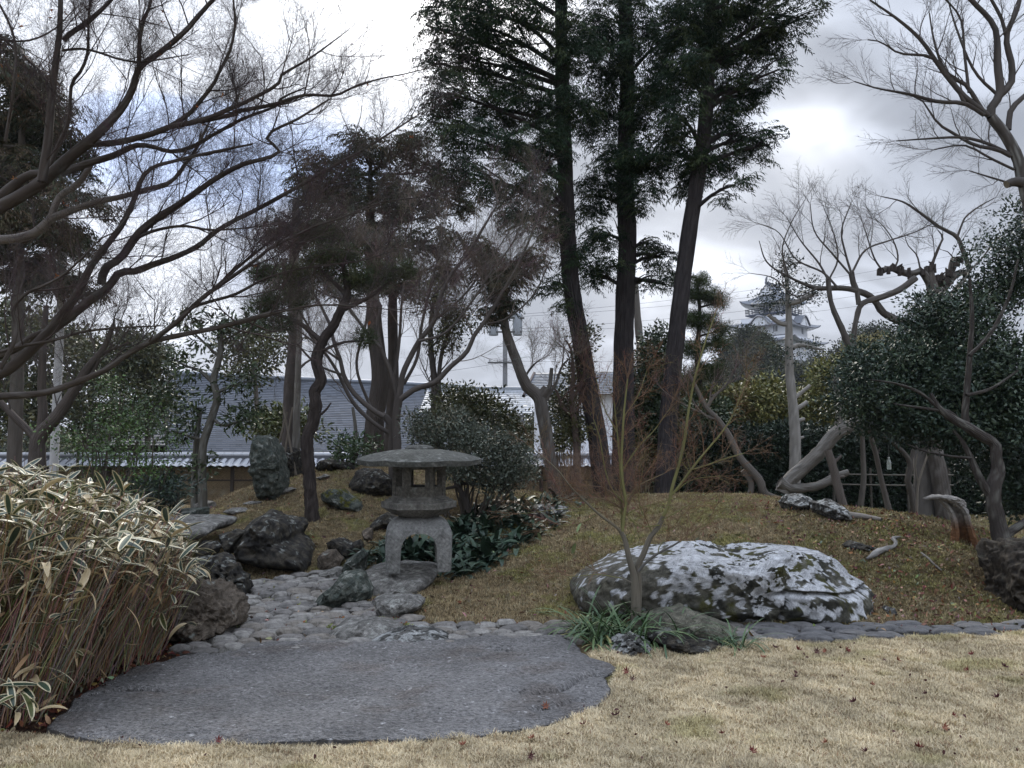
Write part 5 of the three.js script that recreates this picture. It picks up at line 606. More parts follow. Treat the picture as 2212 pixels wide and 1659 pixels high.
// ---------- young green-stemmed maple in front of the boulder ----------
{
  const d = 5.92, gc = [0.155, 0.15, 0.062], bc = [0.13, 0.115, 0.09], g = P(1374, 1350, d), t = thing('young_maple', 'slender young maple with green-yellow stems in front of the lichen boulder', 'tree', V(g.x, H(g.x, -d), -d)), L = [];
  const add = (pts, r, c = gc, dd = 0, skip = 0.1) => L.push({ ...limb(t, 'branch', Ze(pts), d + dd, r.map((e) => e * 0.8), c, M.smoothBark, { sides: 9, rough: 0.06, step: 0.06, vary: 0.25 }), skip });
  limb(t, 'trunk', Ze([[1212, 1560], [1212, 1460], [1212, 1380], [1200, 1150], [1160, 1000], [1125, 850], [1095, 790]]), d, [11, 10, 9, 8, 6.5, 5.5, 4.5], bc, M.smoothBark, { sides: 14, rough: 0.05, step: 0.05 });
  limb(t, 'trunk', Ze([[1226, 1520], [1232, 1400], [1240, 1200], [1235, 1050], [1270, 980], [1300, 900], [1330, 830], [1390, 760], [1430, 670]]), d + 0.02, [7.5, 7, 6.5, 6, 6.5, 6, 5.5, 5, 4.6], bc, M.smoothBark, { sides: 14, rough: 0.05, step: 0.05 });
  add([[1430, 670], [1470, 590], [1500, 450], [1550, 280], [1600, 60], [1625, -120], [1680, -420], [1760, -700], [1850, -950]], [4.8, 4.6, 4.2, 3.6, 3, 2.2, 1.2], gc, 0, 0.2);
  add([[1500, 500], [1580, 400], [1660, 290], [1790, 130], [1900, 0], [1990, -150], [2080, -420]], [3.2, 3, 2.6, 2.1, 1.5, 0.9]); add([[1660, 300], [1760, 270], [1900, 220], [2070, 170]], [2, 1.7, 1.3, 0.8]); add([[1510, 490], [1620, 400], [1700, 370], [1890, 350]], [1.6, 1.4, 1, 0.7]);
  add([[1095, 790], [1040, 740], [930, 660], [800, 540], [700, 440], [590, 300], [420, 150]], [4, 3.6, 3, 2.4, 1.8, 1], [0.14, 0.12, 0.085]);
  add([[1110, 790], [1125, 640], [1135, 560], [1110, 400], [1100, 200], [1110, 30], [1120, -150], [1150, -420]], [4, 4, 4.2, 4, 3.6, 3.2, 2.4, 1.4], gc, -0.05, 0.1); add([[1105, 780], [1100, 600], [1090, 300], [1075, 100], [1060, -60], [1040, -250]], [3.2, 3, 2.8, 2.4, 2, 1.4], gc, 0.1);
  add([[1150, 580], [1190, 480], [1230, 430], [1330, 380], [1440, 330]], [2.6, 2.2, 1.8, 1.4, 0.9], [0.15, 0.12, 0.07]); add([[1120, 560], [1040, 480], [1000, 400], [960, 250], [930, 60], [880, -100]], [2.4, 2.1, 1.8, 1.4, 1]); add([[1115, 640], [1105, 570], [1040, 500], [950, 440], [820, 430]], [2.2, 2, 1.7, 1.3, 0.8], [0.15, 0.10, 0.07]);
  add([[1235, 1110], [1290, 1040], [1380, 970], [1470, 920], [1550, 880], [1560, 870]], [4, 3.6, 3.2, 2.8, 2.4], [0.09, 0.085, 0.075], -0.1, 0.8); add([[1550, 880], [1640, 820], [1750, 740], [1990, 620]], [1.6, 1.4, 1, 0.6]); add([[1390, 960], [1400, 910], [1450, 850]], [1.6, 1.3, 0.8]);
  add([[1180, 1195], [1080, 1150], [950, 1115], [885, 1095]], [1.6, 1.4, 1, 0.7], bc, -0.1, 0.5); add([[1100, 1160], [900, 1130], [750, 1145], [570, 1145]], [1.2, 1.1, 0.8, 0.5], gc, -0.15, 0.6);
  add([[1150, 640], [1080, 590], [980, 540], [830, 520]], [1.9, 1.6, 1.2, 0.8], [0.15, 0.11, 0.07]); add([[1130, 660], [1230, 610], [1400, 560], [1560, 520]], [1.7, 1.4, 1, 0.6]); add([[1400, 740], [1260, 750], [1170, 690], [1080, 600], [920, 560]], [1.8, 1.5, 1.2, 0.8]); add([[1160, 880], [1220, 760], [1150, 670]], [2, 1.6, 1]); add([[1420, 700], [1600, 600], [1760, 500]], [1.6, 1.2, 0.7]); add([[880, 620], [700, 610], [300, 650]], [1.4, 1.1, 0.6]); add([[900, 660], [760, 730], [560, 760]], [1.4, 1.1, 0.6]); add([[1340, 790], [1300, 700], [1240, 560], [1270, 280]], [1.8, 1.5, 1.1, 0.7]); add([[1580, 240], [1650, 330], [1600, 150]], [1.4, 1, 0.7]); add([[1110, 300], [1250, 100], [1350, 0], [1480, -180]], [2, 1.6, 1.2, 0.7]); add([[1060, 0], [960, -200], [900, -420]], [1.6, 1.2, 0.7]); add([[1120, -120], [1230, -280], [1300, -480]], [1.6, 1.2, 0.7]);
  dress(t, L, { seed: 35, sprays: ZIG, col: [0.17, 0.105, 0.065], every: 0.11, len: [0.08, 0.26], size: [0.12, 0.27], up: 0.12, fan: 0.7, levels: 0, rmax: 0.0035 });
}
// ---------- pine with the crooked dark trunk ----------
const DARKBARK = [0.055, 0.045, 0.04];
{
  const g = G(674, 1122), d = -g.z, t = thing('pine_tree', 'crooked pine with black scaly bark standing on the left mound', 'tree', g);
  const T = limb(t, 'trunk', [[676, 1150], [674, 1121], [670, 1055], [666, 1001], [664, 946], [676, 911], [682, 870], [679, 850], [693, 821], [684, 780], [698, 734], [720, 704], [735, 671], [750, 640], [745, 590], [730, 540]], d, [17, 14.5, 13, 12.5, 13, 13, 13, 12, 11.5, 11.5, 10.5, 10, 9, 7.5, 6, 3.5], DARKBARK, M.cedarBark, { rough: 0.32, sides: 26, step: 0.035, stretch: 7, vary: 0.7 });
  const L = [T]; for (const [p, r] of [[[[698, 740], [650, 700], [600, 680], [560, 672]], [6, 5, 4, 2.5]], [[[735, 671], [800, 640], [850, 600]], [6, 4.5, 2.5]], [[[690, 760], [740, 740], [790, 735]], [4, 3, 2]], [[[750, 640], [700, 590], [650, 560]], [5, 4, 2]], [[[672, 905], [700, 890], [715, 870]], [4, 3, 1.5]]]) L.push(limb(t, 'branch', p, d, r, DARKBARK, M.bark, { rough: 0.25 }));
  crown(t, 'needles', [[570, 662, 35, 14, d], [620, 650, 40, 16, d], [650, 590, 50, 25, d], [720, 560, 60, 30, d], [800, 600, 55, 22, d], [850, 585, 40, 18, d], [780, 730, 25, 10, d], [560, 590, 35, 18, d], [690, 510, 50, 22, d], [600, 700, 30, 10, d]], 380, NEEDLE, M.matLeaf, [0.14, 0.24], 45, [[0.035, 0.05, 0.022], [0.05, 0.055, 0.025]], { up: 1, gap: 2, cut: -0.1 });
}
// ---------- the three tall cypresses ----------
{
  const bark = [0.046, 0.041, 0.041], cols = [[0.018, 0.034, 0.018], [0.026, 0.046, 0.022], [0.014, 0.027, 0.016], [0.040, 0.054, 0.024]];
  const make = (name, label, pts, r, d, blobs, limbs, n, seed) => {
    const f = P(pts[0][0], pts[0][1], d), t = thing(name, label, 'tree', V(f.x, H(f.x, f.z), f.z), 'tall cypresses on the mound'), tr = limb(t, 'trunk', pts, d, r, bark, M.cedarBark, { rough: 0.22, sides: 64, step: 0.09, ridged: 6.5, stretch: 0.45, vary: 0.5 });
    const sk = new MB(), rr = rngOf(seed + 5); for (const b of blobs) { const c = P(b[0], b[1], b[4]), path = tr.path; let best = path[0], bd = 1e9; for (const p of path) { const e = Math.hypot(p.x - c.x, (p.y - c.y + 0.25 * Math.hypot(p.x - c.x, p.z - c.z)) * 1.6); if (e < bd) { bd = e; best = p; } } const m = best.clone().lerp(c, 0.55); m.y += 0.1; const pp = smooth([best, m, c.clone().add(V(0, 0.05, 0))], 0.25); tube(sk, pp, taper(pp.length, 0.05, 0.015), 6, bark); for (let j = 0; j < 7; j++) { const q = pp[Math.floor(rnd(rr, 0.3, 1) * (pp.length - 1))], k = b[4] / FOC, e = c.clone().add(V(rnd(rr, -1, 1) * b[2] * k, rnd(rr, -1, 1) * b[3] * k, rnd(rr, -0.8, 0.8))), p2 = smooth([q, q.clone().lerp(e, 0.5).add(V(0, 0.08, 0)), e], 0.3); tube(sk, p2, taper(p2.length, 0.016, 0.005), 4, bark); } } sk.build('branches', M.bark, t, 'stuff');
    for (const [p, w] of limbs) limb(t, 'branch', p, d, w, bark, M.bark);
    crown(t, 'foliage', blobs, n, CYP, M.matLeaf, [0.14, 0.32], seed, cols, { gap: 1.7, cut: -0.07, gap2: 3.3, hang: true });
  };
  const b = (list, d) => list.map(([x, y, rx, ry]) => [x, y, rx, ry, d + (((x * 7 + y * 3) % 10) / 10 - 0.5) * 1.6, 0.9]);
  make('cypress_tree', 'tall leaning cypress, leftmost of the three, its dark crown spreading left', [[1304, 1060], [1298, 1010], [1290, 941], [1271, 836], [1252, 722], [1233, 613], [1228, 541], [1222, 400], [1215, 200], [1212, 0], [1210, -220]], [20, 18.5, 17.5, 17, 16.5, 15.5, 15, 13.5, 12.5, 12, 10], 13.6, b([[960, 15, 60, 40], [1020, 50, 80, 60], [1110, 40, 90, 60], [985, 130, 65, 45], [1080, 145, 90, 55], [965, 205, 52, 32], [1040, 235, 85, 42], [1140, 225, 80, 50], [930, 268, 42, 24], [1010, 300, 75, 32], [1110, 320, 80, 38], [985, 372, 45, 22], [1070, 400, 70, 34], [1160, 400, 60, 42], [1190, 310, 60, 45], [1120, 470, 55, 26], [1195, 490, 42, 40], [1228, 560, 36, 34], [1190, 622, 30, 14], [1240, 100, 70, 70], [1230, 230, 60, 50], [1000, -70, 110, 50], [1180, -70, 110, 60], [1225, 660, 20, 20], [920, 60, 26, 18], [925, 140, 22, 20]], 13.6), [[[[1222, 415], [1180, 450], [1130, 480], [1090, 500]], [7, 6, 4, 2]], [[[1215, 230], [1150, 270], [1080, 300]], [7, 5, 3]]], 3300, 55);
  make('cypress_tree', 'tall straight cypress, middle of the three, trunk bare below the dark crown', [[1342, 1060], [1345, 1020], [1347, 945], [1347, 779], [1351, 636], [1356, 532], [1350, 400], [1355, 200], [1350, 0], [1350, -220]], [23, 21, 19.5, 18.5, 18, 16.5, 15, 14, 12.5, 11], 14.3, b([[1330, 40, 90, 65], [1330, 150, 80, 60], [1300, 255, 70, 50], [1390, 240, 55, 50], [1330, 350, 80, 44], [1285, 430, 58, 44], [1380, 420, 45, 36], [1300, 515, 50, 32], [1315, 580, 40, 24], [1405, 530, 40, 18], [1430, 562, 32, 16], [1418, 610, 34, 15], [1440, 90, 55, 60], [1420, 180, 40, 45], [1340, -80, 120, 60], [1385, 345, 40, 30], [1275, 600, 30, 20]], 14.3), [[[[1354, 560], [1385, 548], [1430, 555]], [6, 4, 2]], [[[1352, 600], [1390, 605], [1440, 615]], [5, 4, 2]]], 2400, 65);
  make('cypress_tree', 'tall bare-trunked cypress, rightmost of the three, leaning to the right', [[1433, 1085], [1437, 1040], [1442, 945], [1451, 827], [1466, 684], [1480, 565], [1490, 494], [1505, 400], [1522, 280], [1530, 150], [1535, 0], [1540, -220]], [21, 18.5, 17, 16.5, 15.8, 15.2, 14.8, 14, 13, 12.5, 12, 10], 12.9, b([[1500, 40, 90, 55], [1600, 35, 68, 44], [1690, 40, 45, 26], [1742, 42, 22, 15], [1560, 115, 66, 44], [1650, 115, 48, 30], [1685, 155, 20, 12], [1480, 150, 50, 48], [1590, 195, 55, 30], [1640, 212, 22, 16], [1468, 255, 48, 46], [1560, 272, 46, 32], [1620, 308, 44, 22], [1664, 318, 18, 12], [1500, 345, 55, 32], [1570, 352, 36, 24], [1588, 405, 16, 16], [1438, 340, 38, 34], [1492, 405, 28, 22], [1540, -80, 120, 60], [1660, -60, 70, 40]], 12.9), [[[[1524, 230], [1560, 200], [1610, 190], [1650, 205]], [7, 5, 4, 2]], [[[1518, 320], [1560, 290], [1620, 300], [1665, 320]], [6, 5, 3, 2]], [[[1530, 130], [1600, 100], [1680, 120]], [6, 4, 2]], [[[1532, 60], [1620, 30], [1700, 35], [1745, 42]], [7, 5, 3, 1.5]]], 2300, 75);
}
// ---------- darker conifers further back ----------
function backTree(name, label, cat, trunk, d, r, bark, blobs, n, geos, size, seed, cols, o = {}) {
  const f = P(trunk[0][0], trunk[0][1], d), t = thing(name, label, cat, V(f.x, H(f.x, f.z), f.z), o.group), path = [P(trunk[0][0], trunk[0][1], d), ...trunk.slice(1).map(([x, y]) => P(x, y, d))]; path[0].y = Math.min(path[0].y, H(f.x, f.z)) - 0.1;
  const pp = smooth(path, 0.2), mb = new MB(); tube(mb, pp, radii(r.map((e) => e * d / FOC), pp.length), o.sides ?? 14, bark, { rough: o.rough ?? 0.12, seed, vary: 0.45, ridged: o.ridged, stretch: o.stretch, patch: o.patch, cap: o.cap }); mb.build('trunk', o.mat ?? M.bark, t);
  const sk = new MB(); const rr = rngOf(seed + 1); for (const b of blobs) { const c = P(b[0], b[1], b[4] ?? d); let best = pp[0], bd = 1e9; for (const p of pp) { const e = p.distanceTo(V(c.x, c.y - 0.3 * Math.abs(p.x - c.x), c.z)); if (e < bd) { bd = e; best = p; } } const m = best.clone().lerp(c, 0.5).addScaledVector(randDir(rr), bd * 0.1), q = smooth([best, m, c], 0.3); tube(sk, q, taper(q.length, 0.035 * (o.br ?? 1), 0.012), 5, bark); const k = (b[4] ?? d) / FOC; for (let j = 0; j < 6; j++) { const e = c.clone().add(V(rnd(rr, -1, 1) * b[2] * k, rnd(rr, -1, 1) * b[3] * k, rnd(rr, -0.5, 0.5) * b[2] * k)), s = q[Math.floor(rnd(rr, 0.4, 1) * (q.length - 1))], w = smooth([s, s.clone().lerp(e, 0.5).addScaledVector(randDir(rr), 0.08), e], 0.3); tube(sk, w, taper(w.length, 0.013 * (o.br ?? 1), 0.005), 4, bark); } }
  if (sk.n) sk.build('branches', M.twig, t, 'stuff');
  crown(t, 'foliage', blobs.map((b) => [b[0], b[1], b[2], b[3], b[4] ?? d, b[5]]), n, geos, o.leafMat ?? M.matLeaf, size, seed + 2, cols, { gap: o.gap ?? 0.9, cut: o.cut ?? -0.1, hang: o.hang, up: o.up });
  return { t, pp };
}
const BR = [[0.060, 0.054, 0.030], [0.042, 0.050, 0.028], [0.080, 0.060, 0.038], [0.034, 0.042, 0.026]];
backTree('juniper_tree', 'dense dark brown-green conifer with ragged spiky top behind the bare maple', 'tree', [[806, 1010], [810, 903], [821, 821], [813, 740], [805, 640], [800, 500], [800, 340]], 16.5, [25, 20, 17, 15, 12, 9, 3], [0.07, 0.06, 0.053], [[720, 362, 55, 34], [792, 325, 44, 34], [768, 300, 14, 18], [870, 325, 34, 34], [895, 300, 16, 22], [935, 370, 50, 30], [690, 430, 66, 46], [800, 420, 90, 60], [900, 440, 76, 48], [625, 500, 52, 36], [720, 520, 80, 50], [830, 520, 80, 46], [930, 520, 55, 40], [640, 600, 56, 34], [740, 612, 56, 34], [860, 602, 54, 38], [960, 590, 40, 34], [995, 430, 34, 34], [665, 350, 18, 20], [650, 395, 30, 20]].map((b) => [...b, 15.5 + ((b[0] * 3 + b[1]) % 9) * 0.3, 1.1]), 1500, CYP, [0.22, 0.42], 85, BR, { hang: true, rough: 0.14, ridged: 5, stretch: 0.5, mat: M.cedarBark, sides: 30, br: 1.3, gap: 1.3, cut: 0.06, gap2: 2.6 });
backTree('conifer_tree', 'dark conifer with thick brown-green foliage at the far left edge', 'tree', [[30, 1010], [36, 850], [40, 600], [46, 350], [50, 120]], 13.5, [16, 13, 11, 8, 3], [0.08, 0.07, 0.06], [[30, 180, 55, 56], [95, 200, 50, 50], [40, 280, 70, 56], [125, 285, 48, 44], [60, 380, 80, 56], [150, 350, 36, 44], [80, 480, 86, 46], [60, 580, 86, 50], [150, 520, 46, 36], [160, 615, 46, 30], [10, 110, 30, 40], [175, 420, 22, 30], [-30, 300, 70, 90], [-40, 480, 70, 80]].map((b) => [...b, 13 + ((b[0] * 3 + b[1]) % 9) * 0.3, 1.0]), 2000, CYP, [0.2, 0.4], 95, BR, { hang: true, gap: 1.6, cut: -0.04, gap2: 2.8 });
const OLV = [[0.055, 0.062, 0.024], [0.075, 0.080, 0.030], [0.035, 0.045, 0.020], [0.09, 0.085, 0.035]];
[['hazy olive-green broadleaf tree low at the far left', [[40, 1000], [45, 850], [50, 720]], [[40, 700, 70, 46], [110, 745, 60, 40], [30, 800, 60, 40], [90, 850, 60, 40], [30, 900, 60, 34]], 24], ['olive-green broadleaf tree behind the forked trunk', [[190, 1000], [195, 900], [200, 780]], [[170, 745, 50, 30], [230, 770, 50, 34], [180, 830, 60, 36], [260, 835, 44, 30], [150, 900, 60, 34], [230, 905, 50, 30]], 28], ['olive-green tree at the left end of the slate roof', [[318, 1000], [320, 900], [322, 790]], [[300, 745, 42, 24], [350, 768, 40, 22], [300, 800, 40, 26], [332, 840, 26, 24], [310, 890, 40, 26]], 30], ['thin-leaved tree in front of the slate roof ridge', [[560, 990], [556, 900], [548, 790]], [[520, 740, 34, 18], [570, 760, 34, 16], [590, 722, 30, 18], [500, 778, 24, 12], [540, 800, 30, 12]], 27]].forEach(([l, tr, bl, d], i) => backTree('broadleaf_tree', l, 'tree', tr, d, [7, 6, 4], [0.10, 0.088, 0.075], bl.map((b) => [...b, d, 1.6]), i === 3 ? 100 : 300, SMALL, [0.45, 0.8], 105 + i * 9, OLV, { gap: 0.6, cut: -0.02, gap2: 1.2, br: 1.4, leafMat: M.leaf }));
// ---------- other trunks of the left and middle ground ----------
function bareTrunk(name, label, parts, d, col, o = {}) { const b = P(parts[0][0][0][0], parts[0][0][0][1], d), t = thing(name, label, o.cat ?? 'tree', V(b.x, H(b.x, -d), -d)); const L = parts.map(([pts, r, dd, cap], i) => limb(t, i === 0 ? 'trunk' : 'branch', pts, d + (dd ?? 0), r, o.cols?.[i] ?? col, o.mat ?? M.bark, { rough: o.rough ?? 0.14, sides: 16, cap, patch: o.patch, ridged: o.ridged, stretch: o.stretch, vary: o.vary })); return { t, L }; }
{
  const { t, L } = bareTrunk('forked_tree', 'forked dark tree behind the bamboo grass at far left', [[[[78, 1060], [80, 1014], [84, 946], [123, 899], [164, 837], [191, 793], [224, 752], [245, 700]], [19, 17, 15, 13, 11, 9, 6, 4]], [[[82, 960], [92, 900], [90, 848], [93, 739], [100, 660]], [11, 9, 8, 7, 5]], [[[82, 955], [68, 938], [30, 900], [0, 868], [-50, 820]], [8, 7, 6, 5]], [[[164, 837], [205, 800], [215, 770], [280, 740]], [5, 4, 3, 2]]], 9, [0.075, 0.063, 0.055]);
  dress(t, L, { seed: 125, sprays: SPRAYS, col: [0.075, 0.065, 0.058], every: 0.28, len: [0.4, 1.0], size: [0.3, 0.6], skip: 0.4, up: 0.1, levels: 1, rmax: 0.012 });
}
{
  const { t, L } = bareTrunk('camellia_tree', 'twin-trunked evergreen with sparse glossy leaf tufts before the slate roof', [[[[438, 1105], [439, 959], [450, 924], [469, 858], [461, 823], [475, 766], [475, 705]], [10, 9, 8.5, 8, 7.5, 6.5, 5]], [[[420, 1105], [420, 1040], [426, 932], [432, 880]], [7.5, 7, 6, 5], 0.15], [[[465, 850], [490, 838], [515, 830], [545, 822]], [4, 3.5, 2.5, 1.5]], [[[462, 830], [430, 800], [400, 790], [370, 772]], [4, 3.5, 2.5, 1.6]], [[[456, 900], [480, 920], [500, 915], [540, 905]], [4, 3.5, 3, 1.8]], [[[440, 950], [400, 940], [370, 930]], [3, 2.5, 1.6]], [[[475, 740], [520, 715], [560, 690]], [3, 2.5, 1.5]], [[[472, 770], [430, 730], [400, 700]], [3, 2.5, 1.5]]], 11, [0.105, 0.098, 0.082], { patch: [0.18, 0.18, 0.165] });
  crown(t, 'leaves', [[545, 815, 22, 14, 11], [505, 820, 22, 14, 11], [530, 880, 24, 14, 11], [510, 910, 22, 16, 11], [545, 905, 18, 12, 11], [385, 780, 28, 16, 11], [420, 795, 20, 12, 11], [375, 925, 30, 16, 11], [410, 900, 24, 16, 11], [440, 1000, 20, 12, 11], [555, 690, 26, 16, 11], [500, 720, 24, 14, 11], [400, 695, 26, 16, 11], [440, 735, 20, 12, 11], [350, 860, 30, 20, 11], [475, 700, 26, 20, 11], [470, 850, 16, 12, 11], [400, 860, 22, 14, 11]], 210, HANGLEAF, M.leaf, [0.13, 0.21], 135, [[0.040, 0.062, 0.025], [0.055, 0.075, 0.028], [0.03, 0.045, 0.022]], { gap: 0 });
}
bareTrunk('cedar_tree', 'straight shaggy-barked trunk left of the pine', [[[[618, 1050], [622, 958], [627, 821], [635, 723], [632, 644], [635, 560], [640, 430]], [14, 13, 12, 11, 10.5, 10, 7]]], 13.2, [0.10, 0.085, 0.075], { mat: M.cedarBark, ridged: 4, rough: 0.15 });
bareTrunk('slim_tree', 'slimmer grey trunk standing against the shaggy trunk', [[[[642, 1050], [640, 958], [643, 821], [648, 700], [652, 640]], [9, 8, 7, 6, 4]], [[[643, 800], [665, 780], [690, 772]], [3, 2.5, 1.5]]], 12.9, [0.15, 0.138, 0.12], { patch: [0.22, 0.21, 0.19] });
for (const [k, a, b] of [['leftmost', [582, 975], [620, 890]], ['middle', [606, 985], [632, 880]], ['rightmost', [640, 985], [612, 880]]]) { const mb = new MB(), p = P(...a, 12.4), q = P(...b, 12.7); p.y = Math.min(p.y, H(p.x, p.z) + 0.02); tube(mb, smooth([p, p.clone().lerp(q, 0.5), q], 0.2), taper(smooth([p, p.clone().lerp(q, 0.5), q], 0.2).length, 0.022, 0.018), 8, [0.17, 0.145, 0.115], { rough: 0.1, seed: a[0] }); tag(mb.build('support_stake', M.bark), k + ' of three slanting wooden stakes propping the trunks left of the pine', 'stake', 'stakes propping the trunks'); }
{ const { t, L } = bareTrunk('bare_tree', 'dark bare double trunk behind the maple, right of the lantern roof', [[[[938, 1000], [938, 892], [938, 821], [930, 740], [935, 660], [960, 580]], [9, 8, 7.5, 6, 4.5, 3]], [[[950, 1000], [955, 900], [948, 820], [960, 740], [990, 680]], [6, 5.5, 5, 4, 2.5]]], 16, [0.085, 0.075, 0.068]); dress(t, L, { seed: 145, sprays: SPRAYS, col: [0.085, 0.07, 0.062], every: 0.4, len: [0.6, 1.4], size: [0.5, 0.9], skip: 0.45, up: 0.12, levels: 1 }); crown(t, 'leaves', [[985, 690, 40, 40, 16], [960, 740, 30, 26, 16], [930, 640, 40, 30, 16]], 90, SMALL, M.leaf, [0.22, 0.36], 146, OLV); }
bareTrunk('cypress_tree', 'shadowed thick trunk close right of the conifer trunk', [[[[842, 1030], [845, 930], [850, 800], [848, 700], [850, 560]], [15, 13, 11, 10, 6]]], 17.5, [0.075, 0.065, 0.058], { mat: M.cedarBark, ridged: 5 });
bareTrunk('slim_tree', 'thin pale sapling trunk between the pine and the lantern', [[[[765, 1030], [764, 985], [768, 930], [762, 880]], [5, 4.5, 4, 3]], [[[766, 950], [740, 960], [726, 950]], [2.2, 2, 1]]], 13.5, [0.16, 0.15, 0.13]);
// ---------- leaning tree right of the utility pole ----------
{
  const { t, L } = bareTrunk('leaning_tree', 'leaning crooked tree with a cut stub before the white house', [[[[1204, 1100], [1200, 1065], [1191, 1014], [1175, 913], [1163, 857], [1138, 833], [1110, 764], [1094, 720], [1084, 671], [1066, 631], [1040, 580], [1010, 540], [985, 500]], [15, 14, 13.5, 14, 14, 12.5, 11, 10, 9, 8, 6, 5, 3]], [[[1163, 862], [1174, 850], [1182, 838]], [11, 12, 10], 0, [0.12, 0.10, 0.08]], [[[1180, 865], [1188, 830], [1192, 795]], [5, 4.5, 4], 0, [0.12, 0.1, 0.08]], [[[1182, 860], [1200, 830], [1215, 790], [1235, 770]], [4, 3, 2.5, 1.5]], [[[1085, 680], [1060, 640], [1075, 600], [1100, 570]], [5, 4, 3, 2]], [[[1131, 820], [1150, 790], [1170, 775]], [2.5, 2, 1.2]]], 12.5, [0.085, 0.075, 0.066], { rough: 0.2, patch: [0.14, 0.135, 0.12] });
  crown(t, 'foliage', [[1078, 620, 32, 40, 12.5], [1060, 570, 40, 34, 12.5], [1100, 660, 18, 26, 12.5], [1110, 590, 34, 30, 12.5], [1030, 530, 34, 26, 12.5], [1055, 680, 18, 18, 12.5], [1150, 560, 30, 22, 12.5]], 230, CYP, M.matLeaf, [0.2, 0.34], 155, BR, { hang: true }); dress(t, L.slice(3), { seed: 156, sprays: FINE, col: [0.13, 0.105, 0.085], every: 0.25, len: [0.3, 0.8], size: [0.25, 0.5], up: 0.2 });
}
// ---------- trees of the right side ----------
const GREY = [0.14, 0.128, 0.112], PALE = [0.235, 0.222, 0.20], DKB = [0.05, 0.043, 0.038];
const GLOSS = [[0.022, 0.040, 0.024], [0.030, 0.050, 0.028], [0.018, 0.032, 0.022], [0.042, 0.062, 0.032]], GLOSS2 = [[0.030, 0.048, 0.032], [0.042, 0.058, 0.036], [0.022, 0.036, 0.026]];
{
  const d = 13.4, { t, L } = bareTrunk('pale_tree', 'pale smooth-barked tree with lopped stubs standing before the castle', [[[[1716, 1090], [1717, 1050], [1718, 945], [1713, 874], [1706, 803], [1704, 684], [1702, 640], [1699, 600]], [12, 12, 11.5, 10, 9, 8.5, 6, 4]], [[[1704, 655], [1722, 652], [1738, 644], [1762, 632]], [5.5, 6, 5, 3], -0.1], [[[1703, 700], [1690, 700], [1672, 690], [1660, 680]], [5, 5, 4.5, 4], 0, [0.25, 0.2, 0.16]], [[[1712, 752], [1728, 745], [1752, 750], [1780, 756]], [5, 4.5, 3.5, 2]], [[[1716, 885], [1730, 878], [1744, 868]], [5.5, 5, 4.5], 0, [0.42, 0.36, 0.28]], [[[1717, 912], [1728, 908], [1738, 905]], [5, 4.5, 4], 0, [0.42, 0.36, 0.28]], [[[1714, 862], [1735, 845], [1750, 832]], [5, 4, 3.5], 0, [0.42, 0.36, 0.28]], [[[1718, 950], [1728, 946], [1736, 944]], [4, 3.6, 3], 0, [0.35, 0.3, 0.24]], [[[1702, 640], [1700, 600], [1692, 570], [1696, 540]], [3, 2.5, 1.8, 1]]], d, PALE, { mat: M.smoothBark, patch: [0.31, 0.295, 0.27], rough: 0.10, vary: 0.35 });
  crown(t, 'leaves', [[1752, 622, 36, 12, d], [1700, 575, 26, 30, d], [1730, 640, 44, 10, d], [1665, 660, 30, 12, d], [1690, 625, 44, 12, d], [1650, 645, 30, 8, d], [1745, 750, 24, 10, d], [1690, 760, 30, 14, d]], 78, SMALL, M.leaf, [0.14, 0.24], 205, GLOSS2, { gap: 0 });
}
{
  const { t } = bareTrunk('leaning_limb_tree', 'thick pale leaning limb with a lopped lower arm on the right mound', [[[[1690, 1065], [1703, 1040], [1738, 1008], [1772, 975], [1807, 935], [1841, 917], [1880, 890]], [15, 14.5, 14, 14, 14, 13, 9]], [[[1814, 920], [1814, 890], [1807, 851], [1806, 820], [1812, 790]], [10, 8, 7, 6, 4], 0.05], [[[1684, 1042], [1710, 1055], [1738, 1054], [1772, 1048], [1803, 1031], [1832, 1020]], [13, 11, 9.5, 9, 8, 6.5], -0.05, [0.22, 0.13, 0.08]], [[[1716, 1090], [1716, 1062], [1706, 1040]], [12, 12, 11], 0.02]], 12.4, GREY, { mat: M.bark, patch: [0.21, 0.198, 0.178], rough: 0.24, vary: 0.7 });
}
bareTrunk('propping_tree', 'dark gnarled trunk propping the leaning limb from below', [[[[1828, 1118], [1820, 1088], [1805, 1030], [1797, 1000], [1788, 972]], [10, 9, 8.5, 8.5, 8]], [[[1800, 1000], [1812, 990], [1818, 984]], [4, 3, 2.5], 0, [0.2, 0.17, 0.14]], [[[1806, 1035], [1816, 1030], [1824, 1030]], [4, 3.5, 3], 0, [0.2, 0.17, 0.14]]], 12.1, [0.15, 0.13, 0.115], { rough: 0.22 });
{
  const { t, L } = bareTrunk('crooked_tree', 'dark crooked tree leaning up to the left from the right mound', [[[[1690, 1080], [1668, 1074], [1650, 1064], [1641, 1038], [1599, 989], [1575, 941], [1550, 905], [1527, 882], [1510, 850], [1499, 828], [1486, 800]], [6, 8, 9, 8, 7.5, 7, 6, 5.5, 5, 4, 2.5]], [[[1617, 1078], [1624, 1050], [1616, 1030], [1604, 1016]], [6.5, 6, 6, 5], 0.05, [0.2, 0.17, 0.14]], [[[1527, 882], [1540, 860], [1570, 830], [1590, 790]], [4, 3, 2, 1.3]], [[[1550, 905], [1528, 900], [1505, 880], [1490, 850]], [4, 3, 2, 1.4]]], 12.6, [0.13, 0.115, 0.10], { rough: 0.2 });
  dress(t, L.slice(2), { seed: 215, sprays: FINE, col: [0.13, 0.11, 0.095], every: 0.3, len: [0.3, 0.8], size: [0.25, 0.5], up: 0.1 });
}
